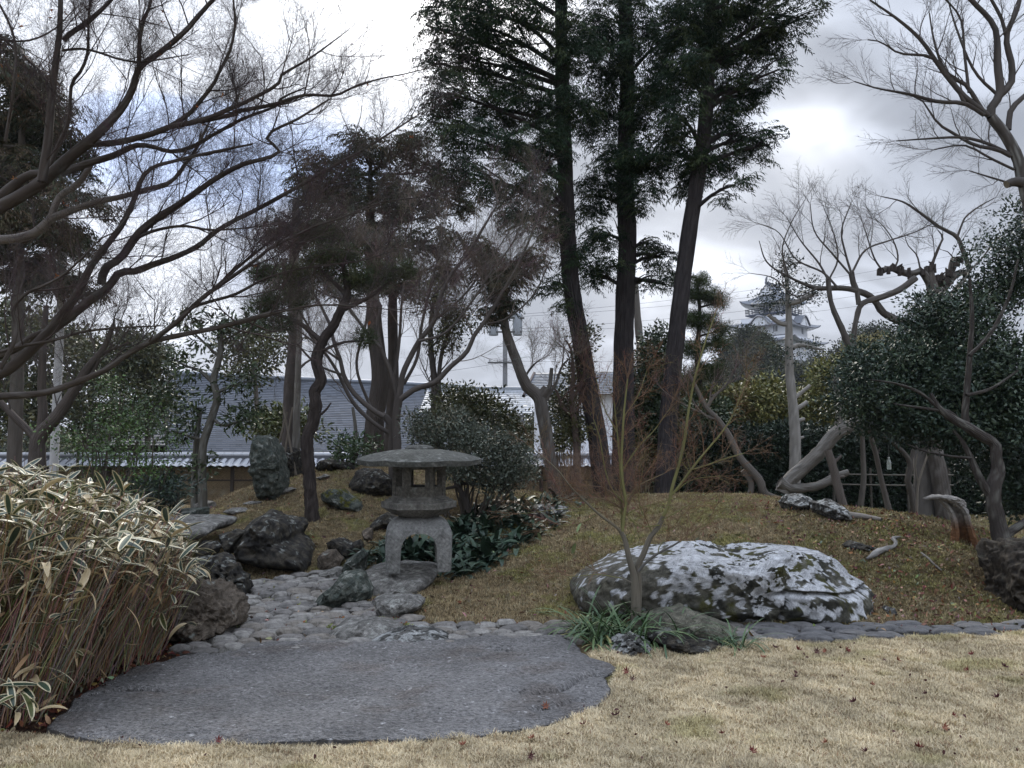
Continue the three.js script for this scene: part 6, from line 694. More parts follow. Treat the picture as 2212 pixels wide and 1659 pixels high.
bareTrunk('slim_tree', 'upright slim grey trunk right of the prop trunk', [[[[1858, 1128], [1860, 1090], [1866, 1030], [1864, 975], [1862, 920]], [6.5, 6, 5.5, 5, 4]]], 12.6, GREY, { rough: 0.14 });
bareTrunk('slim_tree', 'slanting slim grey trunk left of the hanging bottle', [[[[1930, 1150], [1918, 1093], [1901, 1024], [1893, 985], [1881, 941], [1872, 900]], [7, 6.5, 5.5, 5, 5, 3]], [[[1893, 985], [1898, 975], [1902, 968]], [2.5, 2, 1.5]]], 11.4, [0.15, 0.135, 0.12], { rough: 0.14 });
bareTrunk('slim_tree', 'dark twisting slim trunk just right of the hanging bottle', [[[[1985, 1140], [1974, 1093], [1968, 1060], [1961, 1040], [1967, 1003], [1958, 985], [1936, 962], [1905, 940]], [7.5, 7, 6.5, 6.5, 6, 5, 4, 2.5]], [[[1967, 1003], [1974, 960], [1972, 920]], [4, 3.5, 2.5]]], 12.0, [0.10, 0.09, 0.08], { rough: 0.16 });
bareTrunk('sapling', 'thin pale stick-like sapling against the two thick grey trunks', [[[[1980, 1130], [1981, 1090], [1984, 1045], [1998, 1000], [2012, 962]], [2.8, 2.6, 2.4, 2, 1.6]], [[[1984, 1045], [1978, 1010], [1982, 980]], [1.6, 1.3, 1]]], 11.8, [0.26, 0.23, 0.19], { rough: 0.05 });
bareTrunk('old_tree', 'left of two thick grey trunks in the shade of the evergreen', [[[[2003, 1140], [2000, 1093], [1996, 1020], [1994, 962], [1993, 900]], [24, 21, 20, 19, 17]]], 13.2, [0.13, 0.12, 0.108], { rough: 0.12, ridged: 4 });
{
  const d = 12.9, { t, L } = bareTrunk('pollard_tree', 'big pollarded tree with knobbly cut arms above the evergreen', [[[[2048, 1140], [2038, 1085], [2026, 1010], [2016, 962], [2018, 880], [2024, 780], [2022, 700], [2018, 646], [2010, 600], [2006, 575]], [20, 17, 16, 15, 14, 14, 13, 13, 13, 9]], [[[2010, 612], [1990, 586], [1968, 592], [1943, 586], [1925, 580], [1906, 584]], [9, 8, 7, 7.5, 6, 7], 0, [0.07, 0.058, 0.05]], [[[2018, 620], [2036, 606], [2048, 598], [2058, 575], [2060, 562], [2072, 560]], [9, 8, 8, 8, 9, 6], 0.1, [0.1, 0.08, 0.065]], [[[2030, 640], [2050, 610], [2070, 590], [2093, 586], [2090, 565], [2083, 550], [2068, 513], [2028, 489], [1984, 457], [1951, 436], [1903, 424]], [8, 7, 7, 5, 4.5, 4, 3.5, 3, 2.3, 1.6, 1]], [[[2068, 513], [2078, 485], [2085, 470], [2117, 445], [2148, 428]], [2.5, 2, 1.8, 1.4, 0.9]], [[[2012, 580], [2016, 565], [2030, 530], [2037, 512], [2026, 497]], [3.6, 3, 2.8, 2, 1]], [[[2040, 650], [2065, 625], [2085, 600], [2092, 588]], [5, 5, 4.5, 4]], [[[1978, 600], [1943, 626], [1891, 646], [1862, 656], [1850, 690], [1844, 730], [1846, 774], [1850, 830]], [7, 7, 6.5, 6, 5, 6, 6.5, 6], -0.2], [[[2010, 720], [1984, 707], [1943, 694], [1907, 674], [1883, 642], [1843, 626], [1810, 622], [1765, 622], [1704, 598], [1656, 565], [1640, 520]], [10, 9, 8, 7, 6.5, 6, 5, 3, 2.2, 1.5, 0.8], 0.2], [[[1850, 630], [1842, 605], [1839, 588]], [6.5, 6, 6], 0.2, [0.1, 0.08, 0.065]], [[[1855, 658], [1853, 640], [1852, 630]], [5, 5, 5], -0.2, [0.12, 0.1, 0.08]], [[[1846, 774], [1818, 708], [1799, 665], [1793, 640], [1789, 603]], [8, 7, 6, 5, 5.5], -0.2, [0.1, 0.08, 0.065]]], d, [0.085, 0.075, 0.066], { rough: 0.28, patch: [0.14, 0.13, 0.118] });
  const add = (pts, r) => limb(t, 'branch', pts, d, r, [0.12, 0.108, 0.098], M.bark, { sides: 6 }), S = [add([[1839, 590], [1826, 545], [1818, 500], [1838, 440]], [2.6, 2.2, 1.6, 1]), add([[1841, 588], [1870, 540], [1920, 520], [1980, 500], [2020, 480]], [2.6, 2.2, 1.6, 1]), add([[1836, 592], [1800, 550], [1760, 500], [1750, 440]], [2.4, 2, 1.4, 0.9]), add([[1810, 622], [1780, 590], [1720, 560], [1680, 500], [1630, 480]], [2.6, 2.2, 1.6, 1.1, 0.7]), add([[1765, 622], [1720, 640], [1670, 600], [1620, 590]], [2, 1.7, 1.2, 0.7]), add([[1789, 604], [1770, 570], [1730, 520], [1700, 470]], [2.4, 2, 1.4, 0.9]), add([[1791, 604], [1810, 560], [1800, 500], [1780, 450]], [2.2, 1.8, 1.2, 0.8]), add([[1906, 584], [1890, 560], [1870, 500], [1860, 470]], [2.2, 1.8, 1.2, 0.8]), add([[1930, 584], [1940, 560], [1930, 520], [1900, 480], [1880, 470]], [2.2, 1.8, 1.4, 1, 0.7]), add([[1988, 580], [1980, 550], [1962, 530], [1955, 510]], [2, 1.6, 1.1, 0.7]), add([[2062, 562], [2050, 545], [2036, 540]], [1.6, 1.2, 0.7]), add([[1704, 598], [1690, 540], [1710, 480], [1740, 430]], [2, 1.6, 1.1, 0.7]), add([[2093, 586], [2120, 560], [2150, 520], [2180, 500]], [2.2, 1.8, 1.2, 0.8])];
  dress(t, S.concat(L.slice(3, 6)).map((e) => ({ ...e, skip: 0.15 })), { seed: 225, sprays: FINE, col: [0.10, 0.088, 0.08], every: 0.32, len: [0.3, 0.8], size: [0.3, 0.55], up: 0.1, fan: 0.6, levels: 0, rmax: 0.009 });
  const kn = new MB(), r = rngOf(5); for (const [x, y] of [[1990, 582], [1968, 588], [1943, 582], [1925, 578], [1906, 582], [2012, 575], [2006, 572], [2048, 592], [2060, 564], [2072, 560], [2030, 600], [2046, 604]]) for (let k = 0; k < 3; k++) { const c = P(x + rnd(r, -9, 9), y + rnd(r, -8, 4), d - 0.05), e = c.clone().add(V(rnd(r, -0.07, 0.07), rnd(r, 0.01, 0.06), rnd(r, -0.06, 0.06))); tube(kn, [c.clone().add(V(0, -0.1, 0)), c, e], [0.035, 0.03, 0.01], 6, [0.05, 0.042, 0.037]); } kn.build('cut_knobs', M.bark, t, 'stuff');
}
// evergreen with dark glossy leaves, its crooked trunk at the right edge
{
  const g = G(2163, 1172), d = -g.z, t = thing('evergreen_tree', 'large glossy evergreen with a dark crooked trunk at the right edge', 'tree', g), L = [];
  const add = (n, p, r, dd = 0, cap) => L.push(limb(t, n, p, d + dd, r, DKB, M.bark, { rough: 0.2, sides: 14, cap, patch: [0.12, 0.115, 0.10], step: 0.06 }));
  add('trunk', [[2165, 1190], [2163, 1165], [2155, 1125], [2146, 1085], [2146, 1052], [2155, 1020], [2152, 985], [2149, 960], [2119, 941], [2085, 920], [2060, 906], [2029, 882], [2010, 850]], [20, 18, 15, 15, 15, 14, 11, 11, 11, 10, 9, 6, 4]);
  add('branch', [[2140, 1070], [2122, 1043], [2106, 1010], [2098, 990], [2080, 955], [2060, 930]], [10, 8.5, 7.5, 6, 4, 3]); add('branch', [[2090, 922], [2085, 895], [2088, 854], [2095, 768], [2100, 690], [2095, 600]], [7, 6.5, 6, 5, 4, 2.5], 0.1); add('branch', [[2160, 1168], [2185, 1148], [2212, 1130], [2260, 1100]], [10, 9, 8, 6]);
  add('branch', [[2075, 912], [2050, 890], [2010, 884], [1980, 880], [1930, 872]], [5, 4, 3.5, 2.5, 1.5]); add('branch', [[2030, 884], [1990, 850], [1940, 830], [1880, 820]], [4, 3.5, 2.5, 1.5]); add('branch', [[2095, 768], [2140, 720], [2180, 640], [2200, 560]], [4.5, 4, 3, 2]); add('branch', [[2088, 854], [2140, 840], [2200, 800]], [4, 3, 2]); add('branch', [[2098, 990], [2050, 985], [2000, 975], [1960, 960]], [3, 2.5, 2, 1.2], -0.2);
  crown(t, 'foliage', [[1880, 800, 55, 44, 10.6], [1850, 865, 46, 34, 10.6], [1935, 770, 66, 44, 10.4], [1945, 850, 80, 50, 10.2], [2030, 800, 90, 60, 9.8], [2040, 728, 60, 42, 10], [2100, 850, 100, 60, 9.4], [1990, 915, 80, 32, 9.8], [2130, 930, 90, 46, 9.2], [2150, 780, 80, 66, 9.4], [2190, 1010, 50, 60, 9.4], [2010, 690, 46, 26, 10.2], [2080, 672, 50, 34, 10], [2190, 880, 60, 60, 9.2], [1905, 905, 50, 24, 10.4], [2200, 1080, 34, 40, 9.2]].map((b) => [...b, 1.1]), 1900, SMALL, M.leaf, [0.17, 0.29], 235, GLOSS, { gap: 1.2, cut: -0.12 });
  crown(t, 'foliage', [[2170, 610, 50, 40, 9.4], [2160, 540, 46, 36, 9.4], [2205, 500, 36, 44, 9.3], [2200, 620, 40, 40, 9.3], [2120, 640, 44, 22, 9.8], [2060, 640, 40, 22, 10], [1990, 655, 30, 16, 10.2], [2215, 560, 40, 50, 9.2], [2130, 600, 20, 24, 9.6], [2190, 450, 26, 16, 9.3]].map((b) => [...b, 0.7]), 230, SMALL, M.leaf, [0.15, 0.25], 236, GLOSS, { gap: 1.8, cut: 0.06 });
}
// cloud-pruned pine behind the right cypress
backTree('cloud_pruned_pine', 'cloud-pruned dark pine behind the rightmost cypress', 'tree', [[1515, 960], [1512, 860], [1506, 760], [1512, 680], [1505, 600]], 19, [9, 8, 7, 5, 3], DKB, [[1495, 640, 36, 18], [1512, 608, 22, 14], [1480, 690, 28, 16], [1522, 700, 36, 22], [1546, 742, 26, 18], [1495, 755, 36, 20], [1522, 805, 38, 22], [1480, 830, 28, 22], [1552, 655, 16, 14], [1535, 640, 22, 14], [1560, 715, 14, 14], [1470, 600, 20, 14], [1500, 860, 44, 26], [1545, 800, 20, 16]].map((b) => [...b, 19, 0.6]), 900, NEEDLE, [0.16, 0.27], 245, [[0.040, 0.058, 0.022], [0.055, 0.07, 0.026], [0.028, 0.040, 0.018]], { gap: 0, up: 1 });
backTree('cedar_tree', 'pale bare trunk seen between the middle and right cypresses', 'tree', [[1392, 1000], [1388, 850], [1385, 774], [1378, 690], [1375, 640], [1372, 600]], 18, [11, 10, 9.5, 9, 8, 5], [0.16, 0.145, 0.128], [], 0, SMALL, [0.1, 0.2], 255, OLV, { rough: 0.2 });
// rounded shrubs
function shrub(name, label, foot, d, blobs, n, geos, size, seed, cols, o = {}) {
  const b = P(foot[0], foot[1], d), t = thing(name, label, o.cat ?? 'shrub', V(b.x, H(b.x, b.z), b.z)), mb = new MB(), r = rngOf(seed + 3);
  for (const q of blobs) for (let k = 0; k < 3; k++) { const c = P(q[0] + rnd(r, -0.6, 0.6) * q[2], q[1] + rnd(r, -0.6, 0.6) * q[3], q[4] ?? d), a = V(lerp(b.x, c.x, 0.35) + rnd(r, -0.1, 0.1), 0, c.z); a.y = H(a.x, a.z) - 0.05; if (c.y < a.y) continue; const m = a.clone().lerp(c, 0.5).addScaledVector(randDir(r), 0.1), p = smooth([a, m, c], 0.2); tube(mb, p, taper(p.length, 0.02, 0.006), 5, [0.08, 0.068, 0.056]); } if (mb.n) mb.build('stems', M.twig, t, 'stuff');
  crown(t, 'foliage', blobs.map((q) => [q[0], q[1], q[2], q[3], q[4] ?? d, q[5] ?? 0.8]), n, geos, o.mat ?? M.leaf, size, seed, cols, { gap: o.gap ?? 1.2, cut: o.cut ?? -0.25, floor: 0.02, up: o.up }); return t;
}
{ const t = shrub('evergreen_shrub', 'round grey-green small-leaved shrub right of the lantern firebox', [1010, 1075], 10.4, [[955, 935, 56, 36], [1035, 955, 66, 44], [1100, 985, 46, 40], [1005, 1010, 60, 26], [1075, 1030, 50, 24], [905, 912, 30, 18], [985, 905, 30, 14], [1130, 1020, 26, 22]], 560, SMALL, [0.13, 0.24], 265, [[0.060, 0.072, 0.050], [0.080, 0.092, 0.066], [0.045, 0.055, 0.038], [0.075, 0.068, 0.042]], { gap: 1.8, cut: -0.02 }); limb(t, 'trunk', [[1010, 1100], [1003, 1075], [990, 1052], [985, 1030], [1000, 1010]], 10.2, [7, 6.5, 6, 5, 3], DKB, M.bark, { rough: 0.2 }); limb(t, 'branch', [[988, 1050], [965, 1055], [940, 1058]], 10.1, [4, 3, 2], DKB, M.bark); limb(t, 'branch', [[990, 1045], [1020, 1045], [1060, 1050]], 10.3, [4, 3.5, 2], DKB, M.bark); }
shrub('evergreen_shrub', 'olive-leaved shrub in front of the tiled house', [1020, 980], 15.5, [[985, 868, 46, 26], [1040, 880, 40, 24], [960, 905, 30, 18], [1085, 905, 34, 24], [1010, 905, 40, 20], [1110, 940, 30, 30]], 260, SMALL, [0.24, 0.4], 275, OLV, { gap: 0.8 });
shrub('evergreen_shrub', 'sparse olive shrub between the leaning tree and the left cypress', [1235, 1000], 14, [[1215, 880, 34, 40], [1245, 800, 20, 30], [1235, 930, 36, 34], [1260, 740, 14, 24], [1200, 950, 20, 22]], 170, SMALL, [0.2, 0.34], 276, OLV, { gap: 0.8 });
shrub('evergreen_shrub', 'dark green shrub filling the gap between the middle and right cypresses', [1400, 1010], 16.5, [[1395, 840, 44, 40], [1400, 920, 50, 60], [1410, 780, 26, 30], [1400, 990, 50, 36], [1420, 740, 14, 20]], 620, SMALL, [0.26, 0.42], 277, [[0.030, 0.050, 0.020], [0.045, 0.065, 0.024], [0.022, 0.036, 0.018]], { gap: 0.8 });
shrub('evergreen_shrub', 'dark leafy shrub behind the rightmost cypress trunk', [1490, 1020], 16, [[1490, 900, 34, 36], [1500, 960, 50, 40], [1470, 1000, 40, 36], [1540, 900, 30, 24], [1525, 1000, 40, 30]], 520, BROAD, [0.22, 0.36], 278, [[0.030, 0.048, 0.020], [0.04, 0.06, 0.022]], { gap: 0.8 });
shrub('nandina_shrub', 'bright green loose leafy shrub behind the bamboo grass', [250, 1060], 8.7, [[255, 840, 24, 26], [195, 928, 42, 28], [285, 895, 44, 36], [245, 985, 60, 34], [320, 955, 44, 40], [330, 1040, 44, 26], [230, 880, 30, 22], [350, 1005, 30, 20], [170, 950, 30, 18]], 150, SMALL, [0.11, 0.19], 285, [[0.060, 0.110, 0.022], [0.045, 0.080, 0.024], [0.035, 0.055, 0.025], [0.05, 0.09, 0.02]], { gap: 1.5, cut: -0.1 });
shrub('camellia_shrub', 'little glossy shrub with pale leaf glints at the slab bridge left end', [330, 1110], 9.0, [[335, 1075, 40, 24], [310, 1050, 30, 20], [370, 1050, 28, 16], [300, 1100, 30, 18]], 110, BROAD, [0.13, 0.2], 286, GLOSS2, { gap: 0 });
shrub('small_sapling', 'small leafy sapling between the pine and the sapling trunk', [745, 1000], 13.4, [[735, 958, 22, 10], [765, 975, 20, 16], [790, 960, 14, 14], [750, 990, 22, 10]], 46, BROAD, [0.16, 0.24], 287, [[0.04, 0.07, 0.025], [0.05, 0.08, 0.03]], { gap: 0 });
shrub('pale_leaved_shrub', 'yellow-green leafy shrub behind the standing stone', [600, 985], 14, [[570, 915, 36, 14], [605, 905, 30, 14], [640, 900, 20, 16], [660, 930, 20, 12], [620, 935, 30, 12]], 100, BROAD, [0.2, 0.32], 288, [[0.11, 0.12, 0.04], [0.075, 0.09, 0.035]], { gap: 0 });
// red-brown twiggy shrubs behind the mound
for (const [l, xs, d, n, seed, top] of [['red-brown twiggy bare shrub between the leaning tree and the left cypress', [1105, 1250], 11.8, 70, 295, 935], ['red-brown twiggy bare shrub in front of the cypress trunks', [1225, 1420], 11.0, 70, 296, 950]]) {
  const r = rngOf(seed), m = (xs[0] + xs[1]) / 2, b = P(m, 1080, d), t = thing('twiggy_shrub', l, 'shrub', V(b.x, H(b.x, b.z), b.z)), lists = [[], [], []]; for (let k = 0; k < n; k++) { const x = rnd(r, xs[0], xs[1]), p = P(x, 1080, d + rnd(r, -0.5, 0.6)); p.y = H(p.x, p.z) + rnd(r, 0, 0.35); const h = (1062 - top) * d / FOC * rnd(r, 0.4, 0.85); lists[k % 3].push([p, V(rnd(r, -0.6, 0.6) + (x - m) / 300, 1, rnd(r, -0.4, 0.4)).normalize(), h, r() * 6.28, mix3([0.15, 0.085, 0.06], [0.15, 0.115, 0.085], r())]); } lists.forEach((q, i) => instanced('twigs', SPRAYS[i], M.twig, q, t));
}
{ const { t, L } = bareTrunk('thorny_tree', 'thin twisting reddish-barked tree between the leaning tree and cypress', [[[[1248, 1060], [1246, 980], [1240, 900], [1235, 860], [1238, 800], [1232, 750], [1222, 735]], [9, 8, 7, 6, 5, 3.5, 2]], [[[1240, 900], [1215, 880], [1205, 850], [1190, 830]], [4, 3.5, 3, 2]], [[[1236, 860], [1255, 830], [1262, 790], [1250, 760]], [4, 3, 2.5, 1.5]]], 13.4, [0.105, 0.08, 0.068], { rough: 0.2 }); dress(t, L, { seed: 297, sprays: FINE, col: [0.13, 0.085, 0.07], every: 0.3, len: [0.3, 0.8], size: [0.3, 0.5], up: 0.1, skip: 0.35 }); }
// dark hedge along the back, a bamboo rail fence in front of it
{
  const r = rngOf(305), t = thing('clipped_hedge', 'long dark evergreen hedge along the back of the right lawn', 'hedge', V(P(1860, 1100, 15.4).x, 0, -15.4)), lists = [[], [], []]; const xa = P(1455, 1000, 15.4).x, xb = 15;
  for (let k = 0; k < 5200; k++) { const x = rnd(r, xa, xb), face = r() < 0.75, z = -(face ? 14.7 + 0.35 * r() : rnd(r, 14.7, 16.3)), top = 1.62 + 0.1 * n3(x * 0.8, 2, 1), y = H(x, z) + (face ? rnd(r, 0.0, top) : top - 0.25 * r() * r()), e = rnd(r, 0.6, 1.35); if (Math.hypot(y - 1.6, 0) > 9) continue; lists[k % 3].push([V(x, y, z), randDir(r, 0.3), rnd(r, 0.18, 0.28), r() * 6.28, [0.022 * e, 0.036 * e, 0.020 * e]]); }
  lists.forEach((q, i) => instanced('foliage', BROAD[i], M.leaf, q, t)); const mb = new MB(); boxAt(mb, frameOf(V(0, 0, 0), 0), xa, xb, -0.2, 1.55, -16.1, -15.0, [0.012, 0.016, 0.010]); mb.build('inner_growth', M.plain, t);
  const f = thing('bamboo_fence', 'weathered bamboo rail fence in front of the dark hedge', 'fence', V(P(1900, 1060, 14.5).x, 0, -14.5)); for (const y of [1024, 1046]) { const m2 = new MB(), p = P(1790, y, 14.5), q = P(2060, y + 2, 14.5); tube(m2, smooth([p, p.clone().lerp(q, 0.5).add(V(0, -0.01, 0)), q], 0.3), taper(smooth([p, p.clone().lerp(q, 0.5), q], 0.3).length, 0.016, 0.016), 7, [0.13, 0.12, 0.10]); m2.build('rail', M.smoothBark, f); } for (const x of [1800, 1880, 1960, 2050]) { const m2 = new MB(), p = P(x, 1020, 14.56); tube(m2, [V(p.x, H(p.x, p.z) - 0.1, p.z), V(p.x, p.y + 0.08, p.z)], [0.03, 0.028], 8, [0.10, 0.09, 0.075], { cap: [0.15, 0.13, 0.1] }); m2.build('post', M.bark, f); }
}
{ const b = P(1565, 1010, 15), mb = new MB(); tube(mb, [V(b.x, H(b.x, b.z) - 0.1, b.z), V(b.x, P(1565, 1000, 15).y, b.z), V(b.x, P(1565, 985, 15).y, b.z)], [0.21, 0.19, 0.18], 16, [0.16, 0.14, 0.115], { rough: 0.1, seed: 2, vary: 0.4, cap: [0.2, 0.17, 0.13] }); tag(mb.build('cut_stump', M.bark), 'pale cut stump before the hedge, right of the rightmost cypress', 'stump'); }
// bamboo thicket and wooded castle hill
shrub('bamboo_thicket', 'yellow-green bamboo thicket rising behind the dark hedge', [1640, 960], 19, [[1580, 880, 50, 34], [1640, 865, 50, 40], [1690, 880, 40, 40], [1550, 920, 40, 30], [1620, 920, 60, 30], [1700, 930, 40, 30], [1770, 880, 40, 50], [1790, 820, 30, 34], [1745, 930, 40, 26]], 1100, SMALL, [0.3, 0.5], 315, [[0.16, 0.155, 0.045], [0.12, 0.125, 0.04], [0.20, 0.18, 0.06], [0.08, 0.09, 0.03]], { cat: 'bamboo', gap: 0.7, cut: -0.2 });
[['rounded dark tree left of the castle keep', [1612, 790], 110, [[1612, 752, 48, 36], [1640, 775, 40, 24], [1590, 782, 34, 22]]], ['dark trees on the hill below the castle', [1680, 830], 105, [[1660, 812, 60, 20], [1720, 822, 50, 20], [1600, 820, 60, 22], [1560, 840, 50, 22], [1640, 845, 70, 24], [1720, 850, 60, 24], [1780, 840, 60, 30]]], ['olive trees at the right end of the castle hill', [1880, 780], 120, [[1875, 725, 40, 18], [1850, 755, 50, 26], [1910, 750, 60, 30], [1980, 770, 70, 34], [1800, 790, 40, 26], [2060, 790, 80, 36]]], ['pale golden tree on the hill right of the keep', [1885, 760], 100, [[1888, 742, 20, 12], [1870, 752, 20, 10]]]].forEach(([l, f, d, bl], i) => shrub('hill_tree', l, f, d, bl.map((q) => [...q, d + ((q[0] * 7) % 10) - 5, 6]), [420, 700, 520, 40][i], HILLT, [1.0, 1.9], 325 + i, i === 3 ? [[0.16, 0.14, 0.05]] : [[0.030, 0.038, 0.018], [0.045, 0.052, 0.022], [0.024, 0.030, 0.016], [0.06, 0.06, 0.026]], { cat: 'trees', gap: 0.12, cut: -0.3, mat: M.matLeaf }));
{ // far wooded slopes of the hill, too far to tell apart
  const r = rngOf(335), lists = [[], []]; for (let k = 0; k < 2600; k++) { const x = rnd(r, -70, 190), z = -rnd(r, 62, 152), y = H(x, z); const q = proj(V(x, y, z)); if (q[0] > 1560 && q[0] < 1800 && q[1] < 800) continue; lists[k % 2].push([V(x, y + rnd(r, 0.2, 2.4), z), randDir(r, 0.6), rnd(r, 1.3, 2.4), r() * 6.28, [[0.030, 0.038, 0.018], [0.05, 0.055, 0.024], [0.024, 0.03, 0.016], [0.07, 0.066, 0.03]][k % 4]]); } lists.forEach((q, i) => { const m = instanced('far_wood', HILLT[i], M.matLeaf, q); m.userData.label = 'distant wooded slope seen between the trunks'; m.userData.category = 'wood'; });
}
// broken hollow stump, small stump, driftwood, bottle
{
  const g = G(2088, 1175), d = -g.z, t = thing('hollow_stump', 'broken hollow stump with a grey bent-over top on the right slope', 'stump', g), path = limbPts([[2094, 1200], [2084, 1170], [2080, 1140], [2072, 1112], [2060, 1092], [2046, 1082]], d, 0.02), rad = radii([27, 24, 19, 16, 18, 14].map((e) => e * d / FOC), path.length), mb = new MB();
  for (const inner of [0, 1]) { const b0 = mb.n, N = 44; path.forEach((p, k) => { for (let q = 0; q <= N; q++) { const u = q / N, a = lerp(-2.35, 2.35, u) - 1.15 + 0.12 * n3(k * 0.2, 3, 1) * (u - 0.5), ca = Math.sin(a + Math.PI / 2), sa = -Math.cos(a + Math.PI / 2), rr = rad[k] * (inner ? 0.62 : 1 + 0.34 * ridge(ca * 2.6, p.y * 2.2, sa * 2.6, 3)); mb.v(p.x + ca * rr, p.y, p.z + sa * rr, [0.2, 0.18, 0.16], u, k * 0.05); } }); for (let k = 0; k < path.length - 1; k++) for (let q = 0; q < N; q++) { const e = b0 + k * (N + 1) + q; mb.quad(e, e + 1, e + N + 2, e + N + 1); } if (inner) for (let k = 0; k < path.length - 1; k++) for (const q of [0, N]) { const e = b0 + k * (N + 1) + q, f = e - path.length * (N + 1); mb.quad(e, f, f + N + 1, e + N + 1); } }
  { const cp = limbPts([[2078, 1106], [2066, 1086], [2046, 1076], [2026, 1071], [2008, 1073], [1994, 1076]], d - 0.03, 0.015), st = mb.n; tube(mb, cp, radii([9, 12, 11, 9, 7, 2].map((e) => e * d / FOC), cp.length), 30, [0.2, 0.19, 0.17], { rough: 0.6, seed: 14, vary: 0.6, stretch: 11 }); for (let k = st; k < mb.n; k++) { const yc = P(2040, 1078, d).y; mb.p[3 * k + 1] = yc + (mb.p[3 * k + 1] - yc) * 0.62; } }
  const low = P(2076, 1130, d).y; const g2 = mb.geo(), c = g2.attributes.color, p = g2.attributes.position; for (let i = 0; i < c.count; i++) { const w = sstep(low + 0.12, low - 0.08, p.getY(i)), b = 1 + 0.6 * fbm(p.getX(i) * 20, p.getY(i) * 20, p.getZ(i) * 20, 3); c.setXYZ(i, ...mix3([0.22 * b, 0.205 * b, 0.185 * b], [0.13 * b, 0.066 * b, 0.034 * b], w)); } part('trunk', g2, M.bark, t);
}
{ const g = G(1890, 1200), d = -g.z, mb = new MB(), p = smooth(Zf([[965, 1005], [1080, 940], [1190, 900], [1195, 868], [1178, 845], [1235, 826]]).map(([x, y]) => { const q = G(x, y + 8); q.y += 0.035; return q; }), 0.03); tube(mb, p, radii([0.008, 0.03, 0.032, 0.02, 0.018, 0.022, 0.006], p.length), 12, [0.2, 0.19, 0.175], { rough: 0.5, seed: 3, vary: 0.7 }); tag(mb.build('driftwood', M.bark), 'short bent grey piece of dead wood lying on the right slope', 'dead wood'); }
{ const mb = new MB(), p = smooth(Zf([[1400, 975], [1450, 1010], [1500, 1060], [1560, 1110]]).map(([x, y]) => { const q = G(x, y); q.y += 0.015; return q; }), 0.05); tube(mb, p, taper(p.length, 0.014, 0.008), 7, [0.22, 0.2, 0.17], { rough: 0.2, seed: 3 }); tag(mb.build('fallen_stick', M.bark), 'thin pale fallen stick on the leaf litter of the right slope', 'stick'); }
{ const mb = new MB(), p = smooth([[1800, 1112], [1835, 1118], [1870, 1122], [1905, 1128]].map(([x, y]) => { const q = G(x, y); q.y += 0.03; return q; }), 0.08); tube(mb, p, taper(p.length, 0.05, 0.02), 8, [0.2, 0.18, 0.155], { rough: 0.25, seed: 6 }); tag(mb.build('surface_root', M.bark), 'pale exposed root running right from the prop trunk', 'root'); }
{
  const d = 11.6, c = P(1921, 1014, d), t = thing('plastic_bottle', 'clear plastic bottle hanging in the shade among the slim trunks', 'bottle', c), s = d / FOC, g = new THREE.LatheGeometry([[0.001, 0], [3.6, 0], [4.4, 1], [4.4, 4], [4.0, 4.6], [4.4, 5.4], [4.4, 9], [4.0, 9.6], [4.4, 10.4], [4.4, 15], [3.6, 19], [1.8, 22], [1.7, 24]].map(([x, y]) => new THREE.Vector2(x * s, y * s)), 24); g.translate(c.x, c.y, c.z);
  part('body', g, new THREE.MeshPhysicalMaterial({ color: new THREE.Color().setRGB(0.9, 0.95, 0.92), roughness: 0.12, transmission: 0.75, thickness: 0, ior: 1.45 }), t); const cap = new THREE.CylinderGeometry(2 * s, 2 * s, 2.4 * s, 14); cap.translate(c.x, c.y + 25 * s, c.z); part('cap', cap, new THREE.MeshStandardMaterial({ color: 0xd8dcd8, roughness: 0.5 }), t);
  const mb = new MB(); tube(mb, [c.clone().add(V(0, 26 * s, 0)), c.clone().add(V(0.01, 60 * s, 0)), c.clone().add(V(0, 100 * s, 0))], [0.003, 0.003, 0.003], 4, [0.2, 0.2, 0.18]); mb.build('string', M.plain, t);
}
// ---------- strap and broad leaves ----------
function bladeGeo(L, W, bend, segs, fold, edge, mid) {   // a leaf along +z from the origin, arching down; edge colour along the margins when given
  const mb = new MB(), prof = (t) => Math.pow(Math.sin(Math.PI * Math.min(1, 0.06 + t * 0.94)), 0.62) * (t > 0.97 ? 0.25 : 1); let y = 0, z = 0, a = 0;
  const cols = edge ? [-1, -0.62, -0.6, 0, 0.6, 0.62, 1] : [-1, 0, 1];
  for (let k = 0; k <= segs; k++) { const t = k / segs, w = W * 0.5 * prof(t); for (const u of cols) { const c = edge ? (Math.abs(u) > 0.61 || t > 0.94 ? edge : mid) : mid; mb.v(u * w, y + Math.abs(u) * w * fold, z, c, u * 0.02, t * L); } a += bend / segs; y -= Math.sin(a) * L / segs; z += Math.cos(a) * L / segs; }
  const n = cols.length; for (let k = 0; k < segs; k++) for (let i = 0; i < n - 1; i++) { const q = k * n + i; mb.quad(q, q + n, q + n + 1, q + 1); } return mb.geo();
}
function placeLeaf(m, p, yaw, pitch, roll, s) { m.position.copy(p); m.rotation.set(pitch, yaw, roll, 'YXZ'); m.scale.setScalar(s); }
